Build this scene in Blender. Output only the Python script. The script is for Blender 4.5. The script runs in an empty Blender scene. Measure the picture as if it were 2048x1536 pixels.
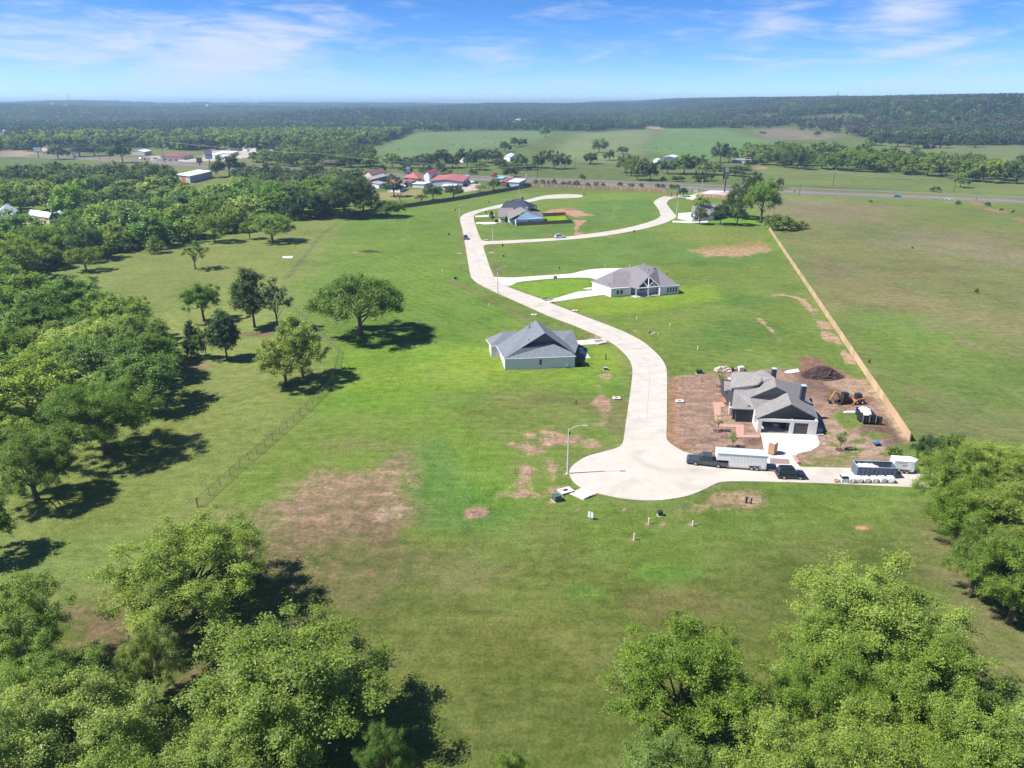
import bpy, math, random
import numpy as np
from mathutils import Vector, Matrix
from mathutils.geometry import tessellate_polygon

R = math.radians
scene = bpy.context.scene
COL = scene.collection
random.seed(7)

# ---------------------------------------------------------------- camera
CAM_H, PITCH, FPX = 57.0, R(21.5), 1422.0        # camera height, pitch down, focal length in photo pixels (photo 2048 x 1536)
cam_d = bpy.data.cameras.new("camera")
cam_d.sensor_width = 36.0
cam_d.lens = 36.0 * FPX / 2048.0
cam_d.clip_start, cam_d.clip_end = 0.5, 40000.0
cam = bpy.data.objects.new("camera", cam_d)
COL.objects.link(cam)
cam.location = (0, 0, CAM_H)
cam.rotation_euler = (math.pi / 2 - PITCH, 0, 0)
scene.camera = cam

# ---------------------------------------------------------------- sky and sun
SUN_EL, SUN_PHI = R(52), R(7)                    # sun stands to the left (-X), a touch towards the camera
world = bpy.data.worlds.new("World")
scene.world = world
world.use_nodes = True
SKY_STRENGTH = 0.105
EXPOSURE = 0.85
SUN_STRENGTH = 4.6

def build_world():
    nt = world.node_tree; N = nt.nodes; L = nt.links
    N.clear()
    out = N.new("ShaderNodeOutputWorld"); bg = N.new("ShaderNodeBackground")
    sky = N.new("ShaderNodeTexSky"); sky.sky_type = 'NISHITA'; sky.sun_disc = False
    sky.sun_elevation = SUN_EL; sky.sun_rotation = R(270) - SUN_PHI
    sky.air_density = 0.42; sky.dust_density = 0.0; sky.ozone_density = 3.0; sky.altitude = 150
    hs = N.new("ShaderNodeHueSaturation"); hs.inputs["Saturation"].default_value = 1.28; hs.inputs["Hue"].default_value = 0.503
    L.new(sky.outputs[0], hs.inputs["Color"])
    tint = N.new("ShaderNodeMix"); tint.data_type = 'RGBA'; tint.blend_type = 'MULTIPLY'; tint.inputs[0].default_value = 1.0
    tint.inputs[7].default_value = (0.98, 0.95, 0.98, 1)
    L.new(hs.outputs[0], tint.inputs[6])
    # cirrus, laid out by azimuth and elevation
    tc = N.new("ShaderNodeTexCoord"); sp = N.new("ShaderNodeSeparateXYZ"); L.new(tc.outputs["Generated"], sp.inputs[0])
    def mth(op, a, b=None, c=None):
        n = N.new("ShaderNodeMath"); n.operation = op
        for i, v in enumerate((a, b, c)):
            if v is None: continue
            if isinstance(v, (int, float)): n.inputs[i].default_value = v
            else: L.new(v, n.inputs[i])
        return n.outputs[0]
    az = mth('ARCTAN2', sp.outputs[0], sp.outputs[1]); el = mth('ARCSINE', sp.outputs[2])
    def noise(sx, sy, scale, det, dist, rough=0.6, skew=0.0, off=0.0):
        c = N.new("ShaderNodeCombineXYZ")
        L.new(mth('ADD', mth('MULTIPLY', az, sx), mth('MULTIPLY', el, skew)), c.inputs[0]); L.new(mth('MULTIPLY', el, sy), c.inputs[1]); c.inputs[2].default_value = off
        n = N.new("ShaderNodeTexNoise"); n.inputs["Scale"].default_value = scale; n.inputs["Detail"].default_value = det
        n.inputs["Distortion"].default_value = dist; n.inputs["Roughness"].default_value = rough
        L.new(c.outputs[0], n.inputs["Vector"]); return n.outputs["Fac"]
    n1 = noise(3.0, 14.0, 2.2, 9, 1.6, 0.62, 3.0)
    n2 = noise(7.0, 40.0, 2.0, 8, 0.9, 0.6, 6.0, 3.3)
    wisp = mth('ADD', mth('MULTIPLY', n1, 0.52), mth('MULTIPLY', n2, 0.48))
    tot = None
    def ang(px, py):
        u, v = (px - 1024) / FPX, (768 - py) / FPX
        d = Vector((u, math.cos(PITCH) + v * math.sin(PITCH), -math.sin(PITCH) + v * math.cos(PITCH))).normalized()
        return math.atan2(d.x, d.y), math.asin(d.z)
    # (pixel centre, half width px, half height px, tilt, strength)
    for px, py, wx, wy, tilt, s in ((470, 110, 150, 48, -0.18, 1.1), (180, 85, 190, 34, -0.08, 0.75), (390, 150, 190, 22, 0.10, 0.65), (540, 90, 90, 60, 0.3, 0.35),
                                    (1540, 55, 60, 38, -0.25, 0.62), (1820, 20, 75, 34, -0.2, 0.8), (1850, 95, 120, 14, -0.18, 0.7), (1570, 135, 80, 10, -0.15, 0.5),
                                    (985, 118, 75, 20, 0.1, 0.5), (1185, 115, 28, 6, -0.2, 0.55), (1950, 130, 160, 30, -0.1, 0.35), (330, 175, 300, 22, 0, 0.35),
                                    (1060, 175, 160, 22, 0, 0.25), (60, 30, 60, 30, 0, 0.3)):
        a0, e0 = ang(px, py); da, de = wx / FPX, wy / FPX
        ca, sa = math.cos(tilt), math.sin(tilt)
        X = mth('SUBTRACT', az, a0); Y = mth('SUBTRACT', el, e0)
        U = mth('ADD', mth('MULTIPLY', X, ca / da), mth('MULTIPLY', Y, -sa / da))
        V = mth('ADD', mth('MULTIPLY', X, sa / de), mth('MULTIPLY', Y, ca / de))
        g = mth('EXPONENT', mth('MULTIPLY', mth('ADD', mth('MULTIPLY', U, U), mth('MULTIPLY', V, V)), -0.8))
        g = mth('MULTIPLY', g, s)
        tot = g if tot is None else mth('MAXIMUM', tot, g)
    tot = mth('ADD', mth('MULTIPLY', tot, 0.8), 0.10)
    mr = N.new("ShaderNodeMapRange"); mr.interpolation_type = 'SMOOTHSTEP'; mr.clamp = True
    L.new(mth('ADD', wisp, mth('MULTIPLY', tot, 0.42)), mr.inputs["Value"])
    mr.inputs["From Min"].default_value = 0.50; mr.inputs["From Max"].default_value = 0.95
    mr.inputs["To Min"].default_value = 0.0; mr.inputs["To Max"].default_value = 0.85
    cl = N.new("ShaderNodeMix"); cl.data_type = 'RGBA'
    L.new(mr.outputs[0], cl.inputs[0]); L.new(tint.outputs[2], cl.inputs[6]); cl.inputs[7].default_value = (4.2, 4.5, 5.2, 1)
    L.new(cl.outputs[2], bg.inputs["Color"]); bg.inputs["Strength"].default_value = SKY_STRENGTH
    L.new(bg.outputs[0], out.inputs["Surface"])
build_world()

sun_d = bpy.data.lights.new("sun", 'SUN')
sun_d.energy = SUN_STRENGTH; sun_d.angle = R(0.55); sun_d.color = (1.0, 0.955, 0.88)
sun = bpy.data.objects.new("sun", sun_d); COL.objects.link(sun)
to_sun = Vector((-math.cos(SUN_PHI) * math.cos(SUN_EL), -math.sin(SUN_PHI) * math.cos(SUN_EL), math.sin(SUN_EL)))
sun.rotation_euler = to_sun.to_track_quat('Z', 'Y').to_euler()
sun.location = (0, 0, 300)

vs = scene.view_settings
scene.display_settings.display_device = 'sRGB'
vs.view_transform = 'Standard'; vs.look = 'None'; vs.gamma = 1.0; vs.use_curve_mapping = False; vs.exposure = EXPOSURE
scene.render.engine = 'CYCLES'
cy = scene.cycles
cy.max_bounces = 6; cy.diffuse_bounces = 3; cy.glossy_bounces = 2; cy.transmission_bounces = 3; cy.transparent_max_bounces = 12; cy.volume_bounces = 0
cy.use_denoising = True
cy.use_adaptive_sampling = True; cy.adaptive_threshold = 0.012
cy.sample_clamp_indirect = 6.0
cy.caustics_reflective = False; cy.caustics_refractive = False

# ---------------------------------------------------------------- pixel -> place
CT, ST = math.cos(PITCH), math.sin(PITCH)
def ray(px, py):
    u, v = (px - 1024.0) / FPX, (768.0 - py) / FPX
    return Vector((u, CT + v * ST, -ST + v * CT))
def P(px, py, z=0.0):
    d = ray(px, py); t = (z - CAM_H) / d.z
    return Vector((d.x * t, d.y * t, z))
def atY(px, py, y):
    d = ray(px, py); t = y / d.y
    return Vector((d.x * t, y, CAM_H + d.z * t))
def onplane(px, py, a, b, c):
    n = (b - a).cross(c - a); o = Vector((0, 0, CAM_H)); d = ray(px, py)
    t = n.dot(a - o) / n.dot(d)
    return o + d * t
def sm(t): 
    t = np.clip(t, 0.0, 1.0); return t * t * (3 - 2 * t)
# lattice value noise, numpy
_rs = np.random.RandomState(11); _tab = _rs.rand(256, 256)
def vnoise(x, y):
    x = np.asarray(x, float); y = np.asarray(y, float)
    xi = np.floor(x).astype(int); yi = np.floor(y).astype(int); fx = sm(x - xi); fy = sm(y - yi)
    a = _tab[xi & 255, yi & 255]; b = _tab[(xi + 1) & 255, yi & 255]; c = _tab[xi & 255, (yi + 1) & 255]; d = _tab[(xi + 1) & 255, (yi + 1) & 255]
    return (a * (1 - fx) + b * fx) * (1 - fy) + (c * (1 - fx) + d * fx) * fy
def fbm(x, y, o=4):
    s = 0; a = 0.5; t = 0
    for k in range(o):
        s = s + a * vnoise(np.asarray(x) * 2 ** k + 17 * k, np.asarray(y) * 2 ** k + 31 * k); t += a; a *= 0.5
    return s / t
def hgt(x, y):
    x = np.asarray(x, float); y = np.asarray(y, float)
    D = np.hypot(x, y)
    far = sm((D - 1500) / 3200) * (36 + 80 * (fbm(x / 1000 + 5, y / 1300 + 9, 3) - 0.5))
    hill = 60 * sm((y - 1080) / 850) * sm((x - 300) / 900) * (0.86 + 0.28 * fbm(x / 500, y / 500, 3))
    bump = 17 * np.exp(-((x + 560) / 330) ** 2 - ((y - 2700) / 500) ** 2)
    h = np.maximum(far + bump, hill + 0.35 * far)
    return np.where(y > 300, h, 0.0)
def G(px, py, n=12):
    """ground point under a pixel, hills included"""
    z = 0.0
    d = ray(px, py)
    t = 200.0; step = 6.0
    if py > 330: return P(px, py)
    while t < 9000:
        p = d * t
        if CAM_H + p.z <= float(hgt(p.x, p.y)): break
        t += step; step = max(6.0, t * 0.01)
    p = d * t
    return Vector((p.x, p.y, float(hgt(p.x, p.y))))
def pix(x, y, z):
    dx, dy, dz = x, y, np.asarray(z) - CAM_H
    f = dy * CT - dz * ST; up = dy * ST + dz * CT
    return 1024 + FPX * dx / f, 768 - FPX * up / f

# ---------------------------------------------------------------- materials
MATS = {}
def mat(name, rgb, rough=0.8, var=0.12, scale=3.0, bump=0.0, metal=0.0, spec=None, detail=4, stretch=None, rgb2=None, coord="Object"):
    if name in MATS: return MATS[name]
    m = bpy.data.materials.new(name); m.use_nodes = True
    nt = m.node_tree; N = nt.nodes; L = nt.links; b = N["Principled BSDF"]
    b.inputs["Roughness"].default_value = rough; b.inputs["Metallic"].default_value = metal
    if spec is not None: b.inputs["Specular IOR Level"].default_value = spec
    if var > 0 or rgb2:
        tc = N.new("ShaderNodeTexCoord"); nz = N.new("ShaderNodeTexNoise")
        nz.inputs["Scale"].default_value = scale; nz.inputs["Detail"].default_value = detail; nz.inputs["Roughness"].default_value = 0.65
        if stretch:
            mp = N.new("ShaderNodeMapping"); mp.inputs["Scale"].default_value = stretch
            L.new(tc.outputs[coord], mp.inputs[0]); L.new(mp.outputs[0], nz.inputs["Vector"])
        else: L.new(tc.outputs[coord], nz.inputs["Vector"])
        cr = N.new("ShaderNodeValToRGB"); cr.color_ramp.elements[0].position = 0.3; cr.color_ramp.elements[1].position = 0.7
        lo = rgb if rgb2 else tuple(c * (1 - var) for c in rgb); hi = rgb2 if rgb2 else tuple(min(1, c * (1 + var)) for c in rgb)
        cr.color_ramp.elements[0].color = (*lo, 1); cr.color_ramp.elements[1].color = (*hi, 1)
        L.new(nz.outputs["Fac"], cr.inputs[0]); L.new(cr.outputs[0], b.inputs["Base Color"])
        if bump:
            bp = N.new("ShaderNodeBump"); bp.inputs["Strength"].default_value = 1.0; bp.inputs["Distance"].default_value = bump
            L.new(nz.outputs["Fac"], bp.inputs["Height"]); L.new(bp.outputs[0], b.inputs["Normal"])
    else: b.inputs["Base Color"].default_value = (*rgb, 1)
    MATS[name] = m
    return m

# ---------------------------------------------------------------- mesh helpers
class MB:
    def __init__(s): s.v = []; s.f = []; s.mi = []; s.m = 0
    def poly(s, pts):
        b = len(s.v); s.v += [tuple(p) for p in pts]; s.f.append(tuple(range(b, b + len(pts)))); s.mi.append(s.m); return s
    def box(s, c, d, rz=0.0, tilt=None):
        hx, hy, hz = d[0] / 2, d[1] / 2, d[2] / 2
        M = Matrix.Rotation(rz, 3, 'Z')
        if tilt: M = M @ Matrix.Rotation(tilt[0], 3, 'X') @ Matrix.Rotation(tilt[1], 3, 'Y')
        b = len(s.v); C = Vector(c)
        for z in (-hz, hz):
            for x, y in ((-hx, -hy), (hx, -hy), (hx, hy), (-hx, hy)): s.v.append(tuple(C + M @ Vector((x, y, z))))
        for q in ((0, 3, 2, 1), (4, 5, 6, 7), (0, 1, 5, 4), (1, 2, 6, 5), (2, 3, 7, 6), (3, 0, 4, 7)):
            s.f.append(tuple(b + i for i in q)); s.mi.append(s.m)
        return s
    def hexa(s, bot, top):
        """eight-cornered solid: four bottom points, four top points, both anticlockwise"""
        b = len(s.v); s.v += [tuple(p) for p in bot] + [tuple(p) for p in top]
        for q in ((0, 3, 2, 1), (4, 5, 6, 7), (0, 1, 5, 4), (1, 2, 6, 5), (2, 3, 7, 6), (3, 0, 4, 7)):
            s.f.append(tuple(b + i for i in q)); s.mi.append(s.m)
        return s
    def prism(s, pts, z0, z1):
        n = len(pts); b = len(s.v)
        s.v += [(p[0], p[1], z0) for p in pts] + [(p[0], p[1], z1) for p in pts]
        for t in tessellate_polygon([[Vector((p[0], p[1], 0)) for p in pts]]):
            a, c, d = t
            A, B, C_ = pts[a], pts[c], pts[d]
            cr = (B[0] - A[0]) * (C_[1] - A[1]) - (B[1] - A[1]) * (C_[0] - A[0])
            if cr < 0: c, d = d, c
            s.f.append((b + n + a, b + n + c, b + n + d)); s.mi.append(s.m)
        area = sum(pts[i][0] * pts[(i + 1) % n][1] - pts[(i + 1) % n][0] * pts[i][1] for i in range(n))
        for i in range(n):
            j = (i + 1) % n
            q = (b + i, b + j, b + n + j, b + n + i)
            s.f.append(q if area > 0 else q[::-1]); s.mi.append(s.m)
        return s
    def extrude_side(s, prof, x0, x1, axis='y', inset=None):
        """profile (a, z) swept along the other horizontal axis from x0 to x1; inset: per-vertex shrink of the sweep"""
        n = len(prof); b = len(s.v)
        for k, e in enumerate((x0, x1)):
            for i, (a, z) in enumerate(prof):
                q = e - (inset[i] if inset else 0) * (1 if e > 0 else -1)
                s.v.append((a, q, z) if axis == 'y' else (q, a, z))
        for i in range(n):
            j = (i + 1) % n; s.f.append((b + i, b + j, b + n + j, b + n + i)); s.mi.append(s.m)
        for base, rev in ((b, True), (b + n, False)):
            for t in tessellate_polygon([[Vector((a, z, 0)) for a, z in prof]]):
                s.f.append(tuple(base + i for i in (t if rev else t[::-1]))); s.mi.append(s.m)
        return s
    def tube(s, pts, rad, n=6, cap=True):
        pts = [Vector(p) for p in pts]
        if isinstance(rad, (int, float)): rad = [rad] * len(pts)
        b = len(s.v); ref = None
        for i, p in enumerate(pts):
            d = (pts[min(i + 1, len(pts) - 1)] - pts[max(i - 1, 0)])
            d = d.normalized() if d.length > 1e-9 else Vector((0, 0, 1))
            if ref is None: ref = Vector((1, 0, 0)) if abs(d.x) < 0.8 else Vector((0, 1, 0))
            u = (ref - d * ref.dot(d)).normalized(); w = d.cross(u); ref = u
            for k in range(n):
                a = 2 * math.pi * k / n; s.v.append(tuple(p + (u * math.cos(a) + w * math.sin(a)) * rad[i]))
        for i in range(len(pts) - 1):
            for k in range(n):
                k2 = (k + 1) % n; s.f.append((b + i * n + k, b + i * n + k2, b + (i + 1) * n + k2, b + (i + 1) * n + k)); s.mi.append(s.m)
        if cap:
            s.f.append(tuple(b + k for k in reversed(range(n)))); s.mi.append(s.m)
            e = b + (len(pts) - 1) * n; s.f.append(tuple(e + k for k in range(n))); s.mi.append(s.m)
        return s
    def wheel(s, c, r, w, n=16, axis='y'):
        d = Vector((0, w / 2, 0)) if axis == 'y' else Vector((w / 2, 0, 0))
        c = Vector(c); return s.tube([c - d, c - d * 0.7, c + d * 0.7, c + d], [r * 0.9, r, r, r * 0.9], n)
    def ball(s, c, r, nu=10, nv=6, sq=(1, 1, 1), jit=0.0, rng=random):
        b = len(s.v); c = Vector(c)
        for i in range(1, nv):
            th = math.pi * i / nv
            for k in range(nu):
                ph = 2 * math.pi * k / nu; j = 1 + (rng.random() - 0.5) * jit
                s.v.append((c.x + r * sq[0] * j * math.sin(th) * math.cos(ph), c.y + r * sq[1] * j * math.sin(th) * math.sin(ph), c.z + r * sq[2] * j * math.cos(th)))
        top = len(s.v); s.v.append((c.x, c.y, c.z + r * sq[2])); s.v.append((c.x, c.y, c.z - r * sq[2]))
        for i in range(nv - 2):
            for k in range(nu):
                k2 = (k + 1) % nu; s.f.append((b + i * nu + k, b + (i + 1) * nu + k, b + (i + 1) * nu + k2, b + i * nu + k2)); s.mi.append(s.m)
        for k in range(nu):
            k2 = (k + 1) % nu
            s.f.append((top, b + k, b + k2)); s.mi.append(s.m)
            s.f.append((top + 1, b + (nv - 2) * nu + k2, b + (nv - 2) * nu + k)); s.mi.append(s.m)
        return s
    def mesh(s, name, mats, off=None, smooth=False):
        me = bpy.data.meshes.new(name)
        v = s.v if off is None else [(a - off[0], b - off[1], c - off[2]) for a, b, c in s.v]
        me.from_pydata(v, [], s.f)
        for m in (mats if isinstance(mats, (list, tuple)) else [mats]): me.materials.append(m)
        if len(me.materials) > 1: me.polygons.foreach_set("material_index", s.mi)
        if smooth: me.polygons.foreach_set("use_smooth", [True] * len(me.polygons))
        me.validate(); me.update()
        return me
    def build(s, name, mats, parent=None, off=None, smooth=False, loc=None, rz=0.0):
        o = bpy.data.objects.new(name, s.mesh(name, mats, off, smooth)); COL.objects.link(o)
        if parent is not None: o.parent = parent
        if loc is not None: o.location = loc
        if rz: o.rotation_euler.z = rz
        return o

def tag(o, label=None, cat=None, group=None, kind=None):
    if label: o["label"] = label
    if cat: o["category"] = cat
    if group: o["group"] = group
    if kind: o["kind"] = kind
    return o
def thing(name, label, cat, loc=(0, 0, 0), rz=0.0, group=None, scale=1.0):
    o = bpy.data.objects.new(name, None); COL.objects.link(o)
    o.location = loc; o.rotation_euler.z = rz; o.empty_display_size = 0.5
    if scale != 1.0: o.scale = (scale,) * 3
    return tag(o, label, cat, group)
KIDS = {}
def dup(root, loc, rz=0.0, scale=None, label=None, group=None):
    if root.name not in KIDS:
        KIDS[root.name] = [(c, [g for g in bpy.data.objects if g.parent is c]) for c in bpy.data.objects if c.parent is root]
    r = root.copy(); COL.objects.link(r); r.location = loc; r.rotation_euler = (0, 0, rz)
    if scale is not None: r.scale = scale if isinstance(scale, (tuple, list)) else (scale,) * 3
    if label: r["label"] = label
    if group: r["group"] = group
    for c, gs in KIDS[root.name]:
        k = c.copy(); COL.objects.link(k); k.parent = r
        for g in gs:
            h = g.copy(); COL.objects.link(h); h.parent = k
    return r
def inst(name, me, parent=None, loc=(0, 0, 0), rz=0.0, scale=None):
    o = bpy.data.objects.new(name, me); COL.objects.link(o); o.parent = parent; o.location = loc; o.rotation_euler.z = rz
    if scale is not None: o.scale = scale if isinstance(scale, (tuple, list)) else (scale,) * 3
    return o
# ================================================================ ground
def axis(fine0, fine1, step, lo, hi, g):
    a = list(np.arange(fine0, fine1 + 1e-6, step)); s = step; x = a[-1]
    while x < hi: s = min(s * g, 260); x += s; a.append(x)
    s = step; x = a[0]; b = []
    while x > lo: s = min(s * g, 260); x -= s; b.append(x)
    return np.array(b[::-1] + a)
gx = axis(-125, 150, 1.0, -9000, 9000, 1.055)
gy = axis(38, 330, 1.0, -200, 12000, 1.028)
GX, GY = np.meshgrid(gx, gy)
gX, gY = GX.ravel(), GY.ravel()

def sdf(poly):
    """signed distance (negative inside) of every ground vertex to a polygon of ground points"""
    p = np.array([(q[0], q[1]) for q in poly]); n = len(p)
    d2 = np.full(gX.shape, 1e18); ins = np.zeros(gX.shape, bool)
    for i in range(n):
        a, b = p[i], p[(i + 1) % n]; e = b - a
        wx, wy = gX - a[0], gY - a[1]
        t = np.clip((wx * e[0] + wy * e[1]) / (e @ e + 1e-12), 0, 1)
        d2 = np.minimum(d2, (wx - t * e[0]) ** 2 + (wy - t * e[1]) ** 2)
        c = ((a[1] <= gY) & (b[1] > gY)) | ((b[1] <= gY) & (a[1] > gY))
        with np.errstate(divide='ignore', invalid='ignore'):
            xc = a[0] + (gY - a[1]) * e[0] / (e[1] if e[1] != 0 else 1e-9)
        ins ^= c & (gX < xc)
    d = np.sqrt(d2); return np.where(ins, -d, d)
NZ1 = fbm(gX / 9, gY / 9, 4) - 0.5; NZ2 = fbm(gX / 38 + 40, gY / 38 + 7, 4) - 0.5; NZ3 = fbm(gX / 3.1 + 3, gY / 3.1 + 8, 3) - 0.5
def region(pts, feather, wob=1.0):
    feather = feather * 1.45; d = sdf([G(*q) for q in pts]) + (NZ1 * 1.7 + NZ3 * 0.8) * feather * wob
    return sm(0.5 - d / (2 * feather))
def blob(px, py, rx, ry, wob=0.8, rot=0.0):
    """soft patch: pixel centre and half sizes, turned into an ellipse lying on the ground"""
    c = G(px, py); ex = (G(px + rx, py) - c).length; ey = max(0.5, (G(px, py - ry) - c).length)
    x, y = gX - c.x, gY - c.y; ca, sa = math.cos(rot), math.sin(rot)
    d = np.hypot((x * ca + y * sa) / ex, (-x * sa + y * ca) / ey)
    return sm((1.25 - d - (NZ1 * 1.3 + NZ3 * 0.8) * wob) / 0.7)
def strip(pts, w, feather, wob=0.5):
    p = [G(*q) for q in pts]; d2 = np.full(gX.shape, 1e18)
    for a, b in zip(p[:-1], p[1:]):
        ex, ey = b.x - a.x, b.y - a.y; wx, wy = gX - a.x, gY - a.y
        t = np.clip((wx * ex + wy * ey) / (ex * ex + ey * ey + 1e-9), 0, 1)
        d2 = np.minimum(d2, (wx - t * ex) ** 2 + (wy - t * ey) ** 2)
    d = np.sqrt(d2) + (NZ1 + NZ3) * feather * wob * 2
    return sm(0.5 - (d - w) / (2 * feather))

col = np.empty((gX.size, 3)); col[:] = (0.098, 0.146, 0.028)
soil = np.zeros(gX.size); soc = np.empty((gX.size, 3)); soc[:] = (0.20, 0.120, 0.082)
def paint(c, m, k=1.0):
    global col
    m = (np.clip(m, 0, 1) * k)[:, None]; col = col * (1 - m) + np.array(c) * m
def earth(c, m, k=1.0):
    global soc, soil
    m = np.clip(m, 0, 1) * k; w = np.clip(m * 3, 0, 1)[:, None]
    soc = soc * (1 - w) + np.array(c) * w; soil = np.maximum(soil, m)

# -- grass colours, region by region
paint((0.082, 0.110, 0.034), sm((gY - 480) / 60))                                                    # beyond the highway
paint((0.060, 0.085, 0.030), sm((np.hypot(gX, gY) - 1500) / 500))
paint((0.072, 0.096, 0.022), region([(300, 1060), (820, 1060), (1900, 1020), (2300, 1900), (-300, 1900), (-300, 1300)], 9))     # low olive meadow
paint((0.126, 0.155, 0.044), region([(-400, 700), (150, 520), (680, 428), (700, 480), (590, 640), (680, 700), (640, 800), (395, 1010), (380, 1160), (-500, 1300)], 4, 0.5))   # meadow left of the chain link
paint((0.118, 0.146, 0.036), region([(150, 900), (420, 800), (560, 800), (400, 1000), (350, 1120), (-100, 1200), (60, 1050)], 8))
paint((0.090, 0.152, 0.026), region([(690, 440), (830, 415), (930, 440), (945, 560), (1080, 640), (960, 690), (700, 690), (640, 600)], 6))
paint((0.095, 0.150, 0.034), region([(560, 600), (700, 470), (760, 440), (700, 560), (640, 650)], 8), 0.7)
paint((0.115, 0.125, 0.048), region([(1535, 400), (2300, 430), (2300, 900), (1830, 880), (1530, 440)], 3, 0.4))                # right pasture
paint((0.165, 0.135, 0.085), blob(1640, 415, 170, 22, 1.2), 0.62); paint((0.160, 0.135, 0.090), blob(1960, 500, 130, 30, 1.3), 0.6)
paint((0.150, 0.125, 0.065), blob(1700, 545, 120, 20, 1.4), 0.6); paint((0.135, 0.118, 0.055), blob(1640, 590, 120, 45, 1.2), 0.55)
paint((0.165, 0.140, 0.075), blob(1800, 595, 90, 14, 1.5), 0.5); paint((0.165, 0.140, 0.075), blob(1950, 640, 110, 22, 1.5), 0.4)
paint((0.090, 0.145, 0.030), blob(1860, 720, 200, 80, 1.0), 0.75); paint((0.085, 0.150, 0.026), blob(1760, 660, 120, 40, 1.2), 0.5)
paint((0.100, 0.150, 0.030), blob(1950, 440, 150, 16, 1.2), 0.6)
paint((0.100, 0.150, 0.032), region([(1335, 560), (1560, 470), (1760, 760), (1340, 745)], 4), 0.8)
paint((0.068, 0.128, 0.028), blob(1480, 665, 110, 26, 1.2), 0.8); paint((0.055, 0.130, 0.026), blob(1440, 600, 100, 12, 1.2), 0.5)
paint((0.074, 0.132, 0.030), region([(980, 500), (1300, 470), (1540, 510), (1500, 530), (1010, 545)], 4), 0.75)
paint((0.070, 0.134, 0.030), region([(1170, 405), (1310, 390), (1310, 440), (1110, 472), (980, 478), (960, 455), (1100, 455)], 4), 0.85)
paint((0.105, 0.155, 0.032), region([(820, 415), (1060, 385), (1330, 385), (1310, 400), (1170, 400), (1000, 405), (930, 425)], 4), 0.8)
# lawns
paint((0.122, 0.200, 0.026), region([(668, 700), (760, 690), (980, 690), (1010, 745), (1160, 735), (1180, 690), (1225, 690), (1258, 725), (1262, 765), (1190, 780), (990, 775), (760, 800), (650, 790)], 3, 0.7), 0.92)
paint((0.150, 0.212, 0.026), region([(880, 695), (985, 690), (1010, 745), (930, 755), (870, 730)], 4), 0.75); paint((0.145, 0.208, 0.026), region([(1190, 690), (1225, 695), (1255, 730), (1200, 745)], 2), 0.6)
paint((0.118, 0.200, 0.022), region([(1012, 572), (1120, 557), (1190, 560), (1190, 575), (1110, 597), (1082, 598)], 1.2, 0.5)); paint((0.142, 0.208, 0.024), region([(1100, 606), (1360, 575), (1420, 570), (1440, 600), (1300, 620), (1170, 632)], 2.5, 0.7), 0.9)
paint((0.135, 0.240, 0.012), region([(1085, 434), (1130, 431), (1136, 441), (1090, 444)], 0.8, 0.2)); paint((0.140, 0.22, 0.02), region([(1350, 437), (1360, 425), (1385, 425), (1390, 436), (1372, 440)], 1.0)); paint((0.105, 0.20, 0.022), region([(1420, 445), (1440, 430), (1530, 436), (1525, 448)], 1.5))
paint((0.082, 0.148, 0.026), region([(1165, 780), (1250, 770), (1240, 870), (1150, 900), (1120, 840)], 5), 0.8)
paint((0.110, 0.138, 0.036), region([(930, 790), (1100, 770), (1230, 800), (1240, 880), (1130, 960), (1000, 960), (980, 860)], 6), 0.7)
# deep green strip beside the dry patch, and other deep patches
paint((0.068, 0.136, 0.030), region([(822, 905), (850, 880), (900, 870), (950, 950), (1000, 1005), (1060, 1020), (1010, 1060), (860, 1060), (820, 1000)], 3.0, 0.8), 0.95)
paint((0.095, 0.190, 0.018), region([(905, 860), (980, 900), (1060, 985), (1010, 1005), (930, 950)], 5), 0.6)
paint((0.060, 0.150, 0.022), blob(1330, 1145, 65, 22), 0.6); paint((0.055, 0.130, 0.022), blob(1165, 1185, 60, 22), 0.55)
paint((0.098, 0.158, 0.030), region([(1200, 1060), (1480, 1040), (1830, 985), (1830, 1010), (1500, 1075), (1250, 1110)], 6), 0.8)
paint((0.075, 0.128, 0.028), region([(1240, 1010), (1430, 975), (1660, 968), (1850, 978), (1850, 992), (1450, 990), (1330, 1025)], 1.5), 0.8)
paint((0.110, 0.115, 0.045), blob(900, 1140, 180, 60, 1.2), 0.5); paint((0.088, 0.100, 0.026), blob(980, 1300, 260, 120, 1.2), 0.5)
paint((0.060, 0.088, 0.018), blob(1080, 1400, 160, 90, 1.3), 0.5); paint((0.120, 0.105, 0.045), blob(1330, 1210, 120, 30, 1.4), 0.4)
paint((0.095, 0.175, 0.022), blob(760, 800, 140, 35, 1.0), 0.7); paint((0.070, 0.150, 0.024), blob(900, 800, 60, 14, 1.0), 0.5)
paint((0.125, 0.120, 0.060), region([(1840, 1010), (1900, 1040), (2048, 1300), (2048, 1420), (1960, 1300), (1850, 1100)], 4), 0.6)
paint((0.120, 0.140, 0.055), region([(1560, 470), (1590, 500), (1770, 750), (1740, 760)], 2), 0.5)
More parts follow.
